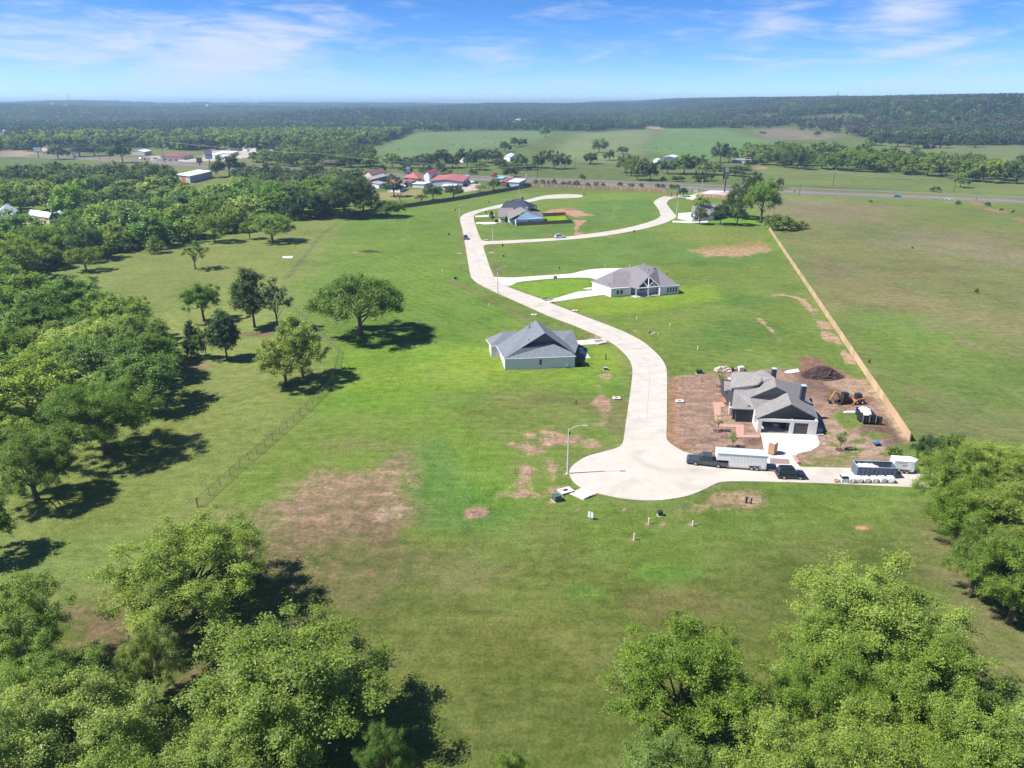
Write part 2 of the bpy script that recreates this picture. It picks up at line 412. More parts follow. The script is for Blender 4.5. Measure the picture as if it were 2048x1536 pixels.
# fields beyond the highway
paint((0.098, 0.152, 0.058), region([(760, 295), (830, 265), (1090, 262), (1100, 275), (900, 310), (760, 318)], 12, 0.4), 0.9)
paint((0.125, 0.155, 0.065), region([(1080, 320), (1150, 268), (1310, 258), (1290, 300), (1240, 330)], 12, 0.4), 0.9)
paint((0.092, 0.158, 0.054), region([(1290, 300), (1325, 258), (1440, 258), (1600, 295), (1500, 310), (1380, 325)], 12, 0.4), 0.9)
paint((0.150, 0.125, 0.088), region([(1510, 262), (1560, 257), (1690, 270), (1650, 280), (1530, 280)], 14, 0.6), 0.9)
paint((0.115, 0.135, 0.055), region([(1700, 285), (2100, 295), (2100, 350), (1900, 320), (1750, 300)], 12), 0.8)
paint((0.110, 0.140, 0.045), region([(1500, 330), (2100, 370), (2100, 392), (1540, 368)], 6, 0.4), 0.8)
paint((0.130, 0.135, 0.050), region([(180, 310), (330, 300), (560, 320), (500, 352), (180, 340)], 8), 0.8)
paint((0.115, 0.140, 0.040), region([(300, 372), (400, 362), (470, 340), (520, 372), (420, 400)], 5), 0.8)
# stripes of mown hay in the far fields, and mower lines on the near lots
for k in range(26):
    a, b = (1100 + k * 8, 322 - k * 1.6), (1180 + k * 7, 266 - k * 0.25); paint((0.150, 0.178, 0.080), strip([a, b], 1.2, 2.0, 0.2), 0.35)
for r_ in range(5): paint((0.145, 0.235, 0.030), strip([(1205 + r_ * 9, 750 - r_ * 2), (1225 + r_ * 8, 730), (1238 + r_ * 3.5, 712), (1222 + r_ * 5, 697)], 0.15, 0.35, 0.3), 0.30)

# -- bare earth
earth((0.235, 0.160, 0.108), region([(480, 1020), (540, 960), (620, 930), (720, 928), (800, 905), (822, 960), (826, 1050), (780, 1075), (690, 1100), (560, 1115), (500, 1075)], 6, 1.1), 0.62)
earth((0.20, 0.140, 0.092), region([(640, 880), (790, 870), (840, 880), (800, 915), (660, 920)], 5, 1.2), 0.48); earth((0.15, 0.108, 0.066), region([(540, 1090), (850, 1060), (760, 1180), (540, 1200)], 8, 1.2), 0.40)
earth((0.27, 0.19, 0.14), blob(780, 1025, 26, 12, 1.2), 0.5)
earth((0.25, 0.165, 0.125), blob(955, 1026, 27, 10, 0.4), 0.95)
earth((0.255, 0.172, 0.128), region([(1335, 752), (1460, 745), (1600, 735), (1690, 745), (1750, 780), (1815, 880), (1800, 925), (1700, 936), (1600, 930), (1380, 905), (1336, 880)], 1.2, 0.8), 0.92)
earth((0.25, 0.145, 0.092), region([(1334, 752), (1354, 752), (1352, 875), (1372, 905), (1336, 882)], 0.8, 0.4), 0.9); earth((0.30, 0.19, 0.13), strip([(1357, 755), (1359, 790), (1354, 830), (1353, 880)], 0.25, 0.3), 0.95)
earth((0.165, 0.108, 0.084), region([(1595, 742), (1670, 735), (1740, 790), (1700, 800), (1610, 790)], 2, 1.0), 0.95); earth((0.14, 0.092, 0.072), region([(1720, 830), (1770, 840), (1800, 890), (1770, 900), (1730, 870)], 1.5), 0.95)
earth((0.30, 0.21, 0.145), region([(1650, 765), (1735, 752), (1750, 790), (1700, 785)], 1.2, 1.2), 0.9); earth((0.30, 0.215, 0.16), region([(1600, 870), (1640, 830), (1660, 830), (1700, 870), (1760, 880), (1740, 925), (1640, 905)], 2.5, 1.2), 0.9)
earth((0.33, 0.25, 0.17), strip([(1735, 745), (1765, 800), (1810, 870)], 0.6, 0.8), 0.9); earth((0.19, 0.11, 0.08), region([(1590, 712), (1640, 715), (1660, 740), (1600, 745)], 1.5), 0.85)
for c, m, k in (((0.105, 0.145, 0.03), region([(1665, 820), (1725, 822), (1735, 850), (1690, 868), (1670, 850)], 1.0, 1.2), 0.9), ((0.11, 0.12, 0.035), region([(1600, 915), (1720, 900), (1740, 930), (1620, 932)], 1.0, 1.2), 0.6), ((0.10, 0.135, 0.035), region([(1770, 890), (1820, 890), (1825, 920), (1780, 915)], 1.0, 1.2), 0.85)):
    paint(c, m); soil = soil * (1 - np.clip(m, 0, 1) * k)
EDGE_L = [(1250, 860), (1262.7, 769), (1265, 744), (1256.8, 716.8), (1226, 688), (1174, 662), (1097, 632), (1030, 602), (962.5, 570.8), (940, 546), (931, 493), (920.5, 443), (929, 428), (972, 415.7)]; EDGE_R = [(1334, 786), (1333.8, 745.5), (1319, 713), (1284, 682.5), (1224.6, 654), (1142, 622.4), (1079, 597), (1018.6, 575.2), (986, 551.4), (969, 502)]; EDGE_C = [(1446, 964), (1407, 980), (1341, 998.6), (1267, 1000), (1192, 986), (1141, 955), (1144, 933), (1177, 912), (1236, 895), (1250, 860)]
for q in (EDGE_L, EDGE_R, EDGE_C): earth((0.235, 0.175, 0.110), strip(q, 0.25, 0.9, 1.2), 0.62); paint((0.115, 0.120, 0.046), strip(q, 2.2, 1.6, 0.9), 0.35)
rl = random.Random(31)
for _ in range(34):                                                          # wheel ruts and scraped streaks on the building lot
    x, y = rl.uniform(1375, 1760), rl.uniform(760, 915); dx, dy = rl.uniform(15, 60) * rl.choice((-1, 1)), rl.uniform(-12, 12); cc = rl.choice(((0.28, 0.19, 0.14), (0.25, 0.15, 0.105), (0.11, 0.072, 0.054), (0.30, 0.22, 0.16)))
    d_ = strip([(x, y), (x + dx / 2, y + dy / 2 + rl.uniform(-4, 4)), (x + dx, y + dy)], rl.uniform(0.1, 0.5), rl.uniform(0.3, 0.8), 0.9); w_ = (d_ * 0.7 * (soil > 0.5))[:, None]; soc = soc * (1 - w_) + np.array(cc) * w_
for _ in range(26):                                                          # weeds coming up through it
    m = blob(rl.uniform(1590, 1800), rl.uniform(860, 930), rl.uniform(5, 22), rl.uniform(2, 7), 1.4); paint((0.10, 0.13, 0.035), m); soil = soil * (1 - np.clip(m, 0, 1) * 0.75)
# red earth on the empty lot in front of the far house, dirt by the fenced yard, streaks along the fence
earth((0.36, 0.225, 0.145), region([(1378, 500), (1400, 492), (1500, 490), (1520, 470), (1534, 500), (1500, 512), (1400, 518)], 3.4, 1.7), 0.58); earth((0.25, 0.165, 0.075), region([(1300, 478), (1380, 450), (1500, 455), (1530, 490), (1400, 500)], 5, 1.5), 0.30)
earth((0.36, 0.21, 0.14), region([(1085, 425), (1105, 418), (1160, 421), (1175, 430), (1150, 435), (1140, 430)], 1.2, 1.0), 0.85); earth((0.36, 0.21, 0.14), region([(1150, 440), (1172, 440), (1160, 452), (1155, 462), (1175, 470), (1150, 472), (1148, 455)], 1.2, 1.0), 0.8)
earth((0.28, 0.11, 0.06), blob(1095, 469, 8, 3, 0.5), 0.8); earth((0.34, 0.2, 0.13), strip([(1185, 469), (1225, 474)], 1.0, 1.0), 0.8)
for q in ([(1535, 592), (1570, 590), (1605, 598), (1625, 620)], [(1605, 600), (1640, 650), (1660, 690)], [(1628, 618), (1655, 660), (1680, 695)], [(1512, 632), (1535, 655), (1560, 680)], [(1675, 690), (1690, 705), (1700, 725)]):
    earth((0.32, 0.225, 0.15), strip(q, 0.6, 1.1, 1.4), 0.75)
for q in ([(1020, 885), (1060, 900), (1050, 940), (1035, 985)], [(1060, 870), (1100, 862), (1090, 880)], [(1110, 882), (1175, 880)], [(1025, 990), (1085, 990), (1110, 985)], [(1195, 770), (1215, 840), (1185, 890)], [(1105, 930), (1120, 985)]):
    earth((0.30, 0.20, 0.14), strip(q, 1.1, 1.7, 1.5), 0.72)
earth((0.27, 0.185, 0.12), region([(1340, 1022), (1430, 985), (1525, 985), (1520, 1010), (1420, 1015), (1370, 1032)], 1.6, 1.4), 0.55)
earth((0.34, 0.18, 0.11), blob(1724, 1055, 17, 4, 0.6), 0.9)
for x, y, r in ((1297, 1047, 7), (1385, 1048, 9), (1268, 1078, 7), (1319, 1030, 7), (1321, 1047, 9), (1245, 1020, 6), (1104, 1005, 6), (1110, 1017, 8), (1155, 1018, 8), (1136, 948, 8), (1498, 1000, 16), (1030, 945, 4), (1212, 752, 14), (1270, 662, 8), (1190, 660, 10)):
    earth((0.30, 0.21, 0.15), blob(x, y, r, r * 0.45, 0.7), 0.75)
earth((0.15, 0.10, 0.065), region([(120, 1225), (230, 1185), (330, 1230), (420, 1320), (380, 1400), (260, 1330), (160, 1280)], 4, 1.2), 0.55)
earth((0.21, 0.15, 0.10), blob(380, 735, 50, 10), 0.5); earth((0.16, 0.11, 0.075), blob(520, 668, 60, 8), 0.55); earth((0.12, 0.09, 0.06), blob(970, 1395, 55, 22, 1.0), 0.22)
earth((0.30, 0.16, 0.08), blob(716, 505, 14, 2.5), 0.7); earth((0.17, 0.115, 0.07), region([(1846, 1015), (1880, 1030), (1930, 1100), (2020, 1250), (1990, 1270), (1880, 1100)], 3, 1.4), 0.4)
earth((0.24, 0.165, 0.09), strip([(1945, 404), (2000, 425), (2060, 443), (2150, 470)], 2.0, 0.6, 0.2), 1.0)          # ranch track
earth((0.29, 0.19, 0.11), blob(1650, 1300, 5, 3), 0.3)
for q in ([(1010, 800), (1150, 800), (1230, 845), (1240, 880)], [(985, 490), (1000, 545)], [(1170, 640), (1240, 668), (1310, 720), (1330, 750)], [(900, 560), (960, 590), (1080, 650), (1150, 680)], [(1240, 800), (1225, 885), (1150, 930)]):
    paint((0.120, 0.108, 0.050), strip(q, 1.6, 1.6, 0.8), 0.55)
# old road verges, tracks
TRK = (0.085, 0.095, 0.045)
for q in ([(690, 432), (640, 470), (600, 520), (570, 558)], [(694, 432), (646, 470), (606, 520), (575, 558)]): paint(TRK, strip(q, 0.35, 0.5, 0.4), 0.9)
for q in ([(1233, 410), (1220, 440)], [(1240, 410), (1227, 440)], [(820, 470), (805, 480), (815, 440)], [(1010, 870), (905, 830)]): paint((0.135, 0.165, 0.055), strip(q, 0.4, 0.6, 0.4), 0.7)
paint((0.145, 0.130, 0.088), strip([(-200, 300), (100, 312), (300, 322), (500, 336), (700, 347), (920, 356), (1180, 365), (1300, 372), (1540, 381), (1788, 393), (2300, 415)], 15, 5, 0.3), 0.9)
earth((0.42, 0.37, 0.31), region([(1385, 388), (1420, 380), (1470, 378), (1480, 388), (1440, 392), (1400, 393)], 1.5, 0.3), 0.95); earth((0.55, 0.48, 0.42), region([(1370, 397), (1380, 390), (1400, 392), (1385, 400)], 1.0, 0.3), 1.0)
earth((0.42, 0.37, 0.32), region([(425, 300), (470, 292), (520, 298), (530, 312), (440, 322), (400, 322)], 4, 0.5), 0.95); earth((0.42, 0.38, 0.34), region([(300, 312), (400, 318), (380, 326), (290, 322)], 3, 0.4), 0.95)
earth((0.32, 0.24, 0.16), region([(0, 300), (60, 300), (90, 310), (0, 316)], 4), 0.7); earth((0.38, 0.28, 0.18), region([(278, 376), (345, 366), (350, 370), (285, 380)], 1.5, 0.3), 0.9)
earth((0.28, 0.22, 0.12), region([(745, 385), (850, 376), (850, 395), (760, 405)], 3), 0.5); earth((0.42, 0.36, 0.30), region([(920, 372), (960, 366), (960, 380), (925, 385)], 2), 0.8)
earth((0.36, 0.20, 0.12), region([(1195, 368), (1330, 376), (1330, 380), (1195, 372)], 2), 0.5); earth((0.34, 0.22, 0.14), blob(1035, 246, 32, 4), 0.9); earth((0.33, 0.22, 0.14), blob(1305, 256, 20, 3), 0.8); earth((0.36, 0.2, 0.13), blob(1515, 335, 22, 3), 0.8)
earth((0.25, 0.2, 0.14), region([(505, 345), (545, 350), (500, 368), (470, 368)], 3), 0.6); earth((0.34, 0.28, 0.21), blob(600, 396, 20, 3), 0.7); earth((0.30, 0.24, 0.19), blob(60, 442, 70, 6), 0.7)
# mower stripes and faint wheel lines
for ang_, per, mk in ((1.12, 3.3, region([(1335, 560), (1560, 470), (1760, 760), (1340, 745)], 4)), (0.62, 3.6, region([(690, 440), (830, 415), (930, 440), (945, 560), (1080, 640), (960, 690), (700, 690), (640, 600)], 6)), (0.75, 3.0, region([(395, 1010), (680, 700), (590, 640), (150, 540), (330, 700), (340, 860), (-100, 1160)], 5)), (1.5, 4.0, region([(980, 500), (1300, 470), (1540, 510), (1500, 530), (1010, 545)], 4)), (1.3, 3.2, region([(1240, 1010), (1500, 980), (1850, 985), (1830, 1100), (1500, 1200), (1000, 1300), (700, 1200), (1100, 1060)], 6))):
    ss = (gX * math.cos(ang_) + gY * math.sin(ang_) + NZ2 * 6) / per
    col *= (1 + 0.085 * mk * np.sin(2 * math.pi * ss) * sm(0.5 + 2.2 * (fbm(gX / 16 + 9, gY / 16 + 4, 2) - 0.5)))[:, None]
col *= 1.25 * (1 + 0.34 * NZ2 + 0.18 * NZ1)[:, None]; soc *= 1.0
col[:, 0] *= 1 + 0.22 * (fbm(gX / 21 + 77, gY / 21 + 3, 4) - 0.5)

gz = hgt(gX, gY)
gm = bpy.data.meshes.new("ground")
ny, nx = GX.shape
V = np.stack([gX, gY, gz], 1).astype(np.float32)
ii = (np.arange(ny - 1)[:, None] * nx + np.arange(nx - 1)[None, :]).ravel()
F = np.stack([ii, ii + 1, ii + nx + 1, ii + nx], 1).astype(np.int32)
def fill_mesh(me, V, F, k):
    me.vertices.add(len(V)); me.vertices.foreach_set("co", V.astype(np.float32).ravel())
    me.loops.add(F.size); me.loops.foreach_set("vertex_index", F.astype(np.int32).ravel())
    me.polygons.add(len(F)); me.polygons.foreach_set("loop_start", np.arange(0, F.size, k, dtype=np.int32))
    me.update(calc_edges=True)
fill_mesh(gm, V, F, 4)
gm.polygons.foreach_set("use_smooth", np.ones(len(F), bool))
def attr_col(me, name, c):
    a = me.attributes.new(name, 'FLOAT_COLOR', 'POINT'); a.data.foreach_set("color", np.concatenate([np.clip(c, 0, 1), np.ones((len(c), 1))], 1).astype(np.float32).ravel())
def attr_f(me, name, f):
    a = me.attributes.new(name, 'FLOAT', 'POINT'); a.data.foreach_set("value", np.asarray(f, np.float32))
attr_col(gm, "grass", col); attr_col(gm, "earth", soc); attr_f(gm, "bare", soil)

def ground_material():
    m = bpy.data.materials.new("ground"); m.use_nodes = True
    nt = m.node_tree; N = nt.nodes; L = nt.links; b = N["Principled BSDF"]
    b.inputs["Roughness"].default_value = 0.95; b.inputs["Specular IOR Level"].default_value = 0.02
    def A(n):
        a = N.new("ShaderNodeAttribute"); a.attribute_name = n; return a
    tc = N.new("ShaderNodeTexCoord")
    def noise(s, d=4, r=0.65, st=None, dist=0.0):
        n = N.new("ShaderNodeTexNoise"); n.inputs["Scale"].default_value = s; n.inputs["Detail"].default_value = d; n.inputs["Roughness"].default_value = r; n.inputs["Distortion"].default_value = dist
        if st:
            mp = N.new("ShaderNodeMapping"); mp.inputs["Scale"].default_value = st[:3]; mp.inputs["Rotation"].default_value = (0, 0, st[3]); L.new(tc.outputs["Object"], mp.inputs[0]); L.new(mp.outputs[0], n.inputs["Vector"])
        else: L.new(tc.outputs["Object"], n.inputs["Vector"])
        return n.outputs["Fac"]
    def mth(op, a, c, e=None):
        n = N.new("ShaderNodeMath"); n.operation = op
        for i, v in enumerate((a, c, e)):
            if v is None: continue
            if isinstance(v, (int, float)): n.inputs[i].default_value = v
            else: L.new(v, n.inputs[i])
        return n.outputs[0]
    def mr(v, a, c, lo, hi):
        n = N.new("ShaderNodeMapRange"); L.new(v, n.inputs["Value"])
        for k, q in (("From Min", a), ("From Max", c), ("To Min", lo), ("To Max", hi)): n.inputs[k].default_value = q
        return n.outputs[0]
    fine = noise(2.6, 5, 0.75); mid = noise(0.55, 5, 0.7); streak = noise(0.5, 4, 0.6, (0.35, 1.6, 1, 0.2)); big = noise(0.09, 4, 0.6)
    g = N.new("ShaderNodeMix"); g.data_type = 'RGBA'; g.blend_type = 'MULTIPLY'; g.inputs[0].default_value = 1
    L.new(A("grass").outputs["Color"], g.inputs[6])
    br = mth('MULTIPLY', mth('MULTIPLY', mr(fine, 0.35, 0.65, 0.68, 1.32), mr(mid, 0.32, 0.68, 0.78, 1.22)), mth('MULTIPLY', mr(streak, 0.3, 0.7, 0.85, 1.15), mr(big, 0.3, 0.7, 0.86, 1.14)))
    cb = N.new("ShaderNodeCombineColor")
    L.new(mth('MULTIPLY', br, mr(mid, 0.3, 0.7, 0.93, 1.08)), cb.inputs[0]); L.new(br, cb.inputs[1]); L.new(mth('MULTIPLY', br, mr(fine, 0.3, 0.7, 1.1, 0.9)), cb.inputs[2])
    L.new(cb.outputs[0], g.inputs[7])
    # small dry tufts
    dry = N.new("ShaderNodeMix"); dry.data_type = 'RGBA'; L.new(g.outputs[2], dry.inputs[6]); dry.inputs[7].default_value = (0.165, 0.140, 0.075, 1)
    L.new(mr(mth('ADD', mth('MULTIPLY', noise(1.1, 5, 0.8), 0.6), mth('MULTIPLY', big, 0.4)), 0.50, 0.64, 0.0, 0.55), dry.inputs[0])
    e = N.new("ShaderNodeMix"); e.data_type = 'RGBA'; e.blend_type = 'MULTIPLY'; e.inputs[0].default_value = 1
    L.new(A("earth").outputs["Color"], e.inputs[6]); eb = mth('MULTIPLY', mth('MULTIPLY', mr(noise(1.7, 6, 0.78), 0.32, 0.68, 0.55, 1.45), mr(mid, 0.32, 0.68, 0.74, 1.26)), mr(noise(0.22, 5, 0.7, (1.0, 2.2, 1, 0.5), 1.2), 0.35, 0.65, 0.78, 1.24))
    ec = N.new("ShaderNodeCombineColor"); [L.new(eb, ec.inputs[i]) for i in range(3)]; L.new(ec.outputs[0], e.inputs[7])
    mx = N.new("ShaderNodeMix"); mx.data_type = 'RGBA'; L.new(dry.outputs[2], mx.inputs[6]); L.new(e.outputs[2], mx.inputs[7])
    edge = mth('ADD', mth('MULTIPLY', A("bare").outputs["Fac"], 1.12), mth('MULTIPLY', mth('SUBTRACT', mth('ADD', mth('MULTIPLY', noise(1.9, 6, 0.8), 0.65), mth('MULTIPLY', mid, 0.35)), 0.5), 2.9))
    k = mth('MULTIPLY', mr(edge, 0.30, 0.70, 0, 1), mr(A("bare").outputs["Fac"], 0.02, 0.15, 0, 1))
    L.new(k, mx.inputs[0]); L.new(mx.outputs[2], b.inputs["Base Color"])
    bp = N.new("ShaderNodeBump"); bp.inputs["Strength"].default_value = 0.75; bp.inputs["Distance"].default_value = 0.16
    L.new(mth('ADD', fine, mth('MULTIPLY', mid, 0.8)), bp.inputs["Height"]); L.new(bp.outputs[0], b.inputs["Normal"])
    return m
gm.materials.append(ground_material())
ground = bpy.data.objects.new("ground", gm); COL.objects.link(ground)
tag(ground, "open green meadows, lots and pasture running out to low wooded hills", "ground", kind="structure")

# ================================================================ roads
def concrete(name, rgb, joint=None):
    m = mat(name, rgb, 0.85, 0.07, 0.35, 0.0, detail=6)
    nt = m.node_tree; N = nt.nodes; L = nt.links; b = N["Principled BSDF"]
    src = b.inputs["Base Color"].links[0].from_socket
    tc = N.new("ShaderNodeTexCoord"); n = N.new("ShaderNodeTexNoise"); n.inputs["Scale"].default_value = 6; n.inputs["Detail"].default_value = 5; L.new(tc.outputs["Object"], n.inputs["Vector"])
    n2 = N.new("ShaderNodeTexNoise"); n2.inputs["Scale"].default_value = 0.12; n2.inputs["Detail"].default_value = 6; n2.inputs["Distortion"].default_value = 1.5; L.new(tc.outputs["Object"], n2.inputs["Vector"])
    r = N.new("ShaderNodeMapRange"); r.inputs["From Min"].default_value = 0.3; r.inputs["From Max"].default_value = 0.7; r.inputs["To Min"].default_value = 0.93; r.inputs["To Max"].default_value = 1.05; L.new(n.outputs["Fac"], r.inputs["Value"])
    r2 = N.new("ShaderNodeMapRange"); r2.inputs["From Min"].default_value = 0.5; r2.inputs["From Max"].default_value = 0.72; r2.inputs["To Min"].default_value = 1.0; r2.inputs["To Max"].default_value = 0.80; L.new(n2.outputs["Fac"], r2.inputs["Value"])
    mm = N.new("ShaderNodeMath"); mm.operation = 'MULTIPLY'; L.new(r.outputs[0], mm.inputs[0]); L.new(r2.outputs[0], mm.inputs[1])
    x = N.new("ShaderNodeMix"); x.data_type = 'RGBA'; x.blend_type = 'MULTIPLY'; x.inputs[0].default_value = 1; c = N.new("ShaderNodeCombineColor")
    for i in range(3): L.new(mm.outputs[0], c.inputs[i])
    L.new(src, x.inputs[6]); L.new(c.outputs[0], x.inputs[7]); L.new(x.outputs[2], b.inputs["Base Color"])
    return m
M_ROAD = concrete("road_concrete", (0.50, 0.46, 0.405)); M_DRIVE = concrete("new_concrete", (0.60, 0.565, 0.54)); M_CONC = mat("cast_concrete", (0.50, 0.46, 0.42), 0.85, 0.1, 4)
M_ASPH = mat("worn_asphalt", (0.165, 0.145, 0.145), 0.9, 0.12, 0.08); M_PAINT = mat("road_paint", (0.75, 0.74, 0.70), 0.7, 0.05)
def smooth_line(pts, k=4):
    out = []
    n = len(pts)
    for i in range(n - 1):
        p0, p1, p2, p3 = pts[max(i - 1, 0)], pts[i], pts[i + 1], pts[min(i + 2, n - 1)]
        for j in range(k):
            t = j / k
            out.append(tuple(0.5 * (2 * p1[a] + (p2[a] - p0[a]) * t + (2 * p0[a] - 5 * p1[a] + 4 * p2[a] - p3[a]) * t * t + (3 * p1[a] - p0[a] - 3 * p2[a] + p3[a]) * t ** 3) for a in (0, 1)))
    out.append(tuple(pts[-1])); return out
W = lambda pts: [(P(*q).x, P(*q).y) for q in pts]
LEFT = [(1250, 860), (1256.8, 811.5), (1262.7, 769), (1265, 744), (1262.7, 728.6), (1256.8, 716.8), (1243, 701.5), (1226, 688), (1204, 675.5), (1174, 662), (1140, 648), (1097, 632), (1030, 602), (995, 586.5), (962.5, 570.8), (946.7, 559.5), (940, 546), (931, 493), (925.4, 461.6), (920.5, 443), (920.5, 435), (929, 428), (949, 421.5), (972, 415.7), (997.7, 409.8), (1052, 400), (1076, 394), (1095, 390.6), (1115, 389), (1134, 388.6), (1154, 389.3), (1163.7, 390.4), (1166, 392.2), (1160, 394.8), (1140, 396.5), (1105, 397.2), (1083.6, 399), (1066, 403), (997.7, 416.6), (978, 419.8), (958.6, 425.4), (949, 430.3), (947.8, 438), (952.7, 455.7), (960, 475), (965, 480.9), (976, 482.6)]
SIDE_T = [(976, 482.6), (1056, 479), (1111, 476), (1144, 472.3), (1183, 467.2), (1232, 460), (1271, 451.8), (1298, 444), (1312, 438.5), (1320, 433), (1321, 429), (1316.4, 417.7), (1307.6, 406), (1310.5, 401), (1326, 393.2), (1344, 391.5), (1376, 391)]
SIDE_B = [(1378, 396), (1359, 394.6), (1342, 398), (1334, 405), (1336, 411.8), (1351.6, 431.3), (1350.6, 435.2), (1343.8, 440), (1324, 448), (1289, 457.5), (1261.3, 463), (1212.5, 471.3), (1154, 478), (1095, 482.3), (1017, 487), (978, 489), (968.4, 491.6), (967, 495.5), (969, 502)]
RIGHT = [(969, 502), (986, 551.4), (996, 562), (1018.6, 575.2), (1079, 597), (1095, 604), (1142, 622.4), (1174, 635), (1224.6, 654), (1258.5, 668.5), (1284, 682.5), (1302.5, 697), (1319, 713), (1329.5, 728.6), (1333.8, 745.5), (1334, 786), (1333.5, 850), (1333, 872), (1337, 884), (1357, 898), (1376, 906), (1420, 917), (1500, 928), (1560, 932), (1600, 934), (1708, 936.5), (1780, 938.5), (1870, 943)]
CUL = [(1870, 977), (1760, 972), (1675, 968), (1560, 964.5), (1487, 963), (1446, 964), (1431, 968), (1407, 980), (1377, 991.6), (1341, 998.6), (1304, 1001.4), (1267.5, 1000), (1231, 995), (1192, 986), (1165, 977), (1149, 966), (1141, 955), (1138.5, 944), (1144, 933), (1158, 922), (1177, 912), (1206.5, 904), (1236, 895), (1246, 884), (1250, 860)]
outline = smooth_line(W(LEFT), 4)[:-1] + smooth_line(W(SIDE_T), 4) + smooth_line(W(SIDE_B), 4)[:-1] + smooth_line(W(RIGHT), 4) + smooth_line(W(CUL), 4)[:-1]
tag(MB().prism(outline, -0.05, 0.07).build("road", M_ROAD), "pale concrete street winding from the cul-de-sac up to the far gate", "road", kind="structure")
# slab joints across the street every few metres, and one down its middle
def joints():
    Lw = smooth_line(W(LEFT[:25]), 6); Rw = smooth_line(W([(1333.5, 850), (1334, 786), (1333.8, 745.5), (1329.5, 728.6), (1319, 713), (1302.5, 697), (1284, 682.5), (1258.5, 668.5), (1224.6, 654), (1174, 635), (1142, 622.4), (1095, 604), (1079, 597), (1018.6, 575.2), (996, 562), (986, 551.4), (969, 502), (964, 489), (960, 475), (952.7, 455.7), (948, 436)]), 6)
    def even(p, n):
        p = np.array(p); d = np.concatenate([[0], np.cumsum(np.hypot(*np.diff(p, axis=0).T))]); t = np.linspace(0, d[-1], n); return np.stack([np.interp(t, d, p[:, i]) for i in (0, 1)], 1)
    Lw = [q for q in Lw if q[1] < P(0, 437).y]; n = 66; A, B = even(Lw, n), even(Rw, n); mb = MB(); h = 0.035; z = 0.0745
    for a, b in zip(A, B):
        u = (b - a) / np.hypot(*(b - a)); k = np.array([-u[1], u[0]]) * h; mb.poly([(*(a + k + u * 0.15), z), (*(a - k + u * 0.15), z), (*(b - k - u * 0.15), z), (*(b + k - u * 0.15), z)])
    M = (A + B) / 2
    for a, b in zip(M[:-1], M[1:]):
        u = (b - a) / np.hypot(*(b - a)); k = np.array([-u[1], u[0]]) * h; mb.poly([(*(a + k), z + 0.004), (*(a - k), z + 0.004), (*(b - k), z + 0.004), (*(b + k), z + 0.004)])
    tag(mb.build("road_joint", mat("joint_filler", (0.30, 0.27, 0.25), 0.9, 0.1)), "thin dark joints between the slabs of the concrete street", "joint", kind="structure")
joints()
def pave(name, pts, z, m, label, cat, k=3, sharp=False):
    w = W(pts); w = w if sharp else smooth_line(w + [w[0]], k)[:-1]
    return tag(MB().prism(w, -0.05, z).build(name, m), label, cat, kind="structure")
pave("driveway", [(985, 554), (1030, 555), (1080, 551.5), (1140, 547.5), (1160, 543), (1185, 538.5), (1230, 536.5), (1300, 540), (1260, 560), (1200, 562), (1180, 556), (1120, 556.3), (1060, 561.5), (1035, 565), (1019, 572), (1000, 566)], 0.064, M_DRIVE, "wide white driveway curving behind the hip-roofed white house", "driveway")
pave("driveway", [(1092, 603.5), (1108, 597.5), (1155, 583.5), (1200, 580), (1222, 585.8), (1215, 588.5), (1115, 603), (1098, 606.5)], 0.074, M_DRIVE, "short white driveway to the side of the hip-roofed white house", "driveway", sharp=True)
pave("driveway", [(1150, 682), (1190, 678.5), (1206, 677), (1215, 683.5), (1196, 688), (1150, 691.5)], 0.074, M_DRIVE, "short driveway joining the grey-roofed house to the street bend", "driveway", sharp=True)
pave("driveway", [(1521, 866), (1634, 870), (1639, 886), (1637, 893), (1622, 902), (1596, 908), (1587, 916), (1601, 936), (1536, 931), (1527, 895)], 0.076, M_DRIVE, "bright new concrete apron in front of the open garage", "driveway", sharp=True)
pave("driveway", [(1345, 441.5), (1372, 442.5), (1384, 440), (1416, 442), (1416, 445), (1380, 446), (1345, 445)], 0.064, M_DRIVE, "small white driveway under the trees by the far grey house", "driveway", sharp=True)
pave("driveway", [(953, 444.5), (985, 444), (1004, 446.5), (975, 449), (951, 448.6)], 0.064, M_DRIVE, "short driveway of the pale blue gabled house", "driveway", sharp=True)
pave("driveway", [(950, 431.5), (972, 430.5), (990, 430), (988, 433), (972, 434), (950, 434.5)], 0.064, M_DRIVE, "narrow driveway beside the dark-roofed far house", "driveway", sharp=True)
pave("culvert_apron", [(1138, 987.5), (1163, 976.5), (1193, 987), (1167, 1001)], 0.078, M_DRIVE, "short concrete stub crossing the ditch at the cul-de-sac", "apron", sharp=True)
M_PINK = mat("paver_pink", (0.46, 0.27, 0.21), 0.9, 0.12, 2.5); M_BAND = mat("paver_brown", (0.27, 0.20, 0.18), 0.9, 0.12, 2.5)
pave("garden_path", [(1426, 805), (1450, 805), (1450, 814), (1441, 814), (1444, 849), (1488, 850), (1488, 870), (1520, 871), (1520, 875.5), (1472, 875), (1472, 855), (1432, 853)], 0.07, M_PINK, "pink paved zigzag path between the garage and the porch", "path", sharp=True)
pave("paver_band", [(1540, 917), (1578, 919), (1580, 929), (1540, 928)], 0.082, M_BAND, "brown paver strip across the end of the new driveway", "paving", sharp=True)
pave("paver_band", [(1186, 681), (1202, 679), (1210, 682.5), (1193, 685.5)], 0.08, M_BAND, "brown paver strip on the driveway by the street bend", "paving", sharp=True)
pave("paver_band", [(1090, 600), (1100, 597.5), (1108, 600.5), (1098, 603)], 0.08, M_BAND, "brown paver strip on the driveway of the hip-roofed house", "paving", sharp=True)
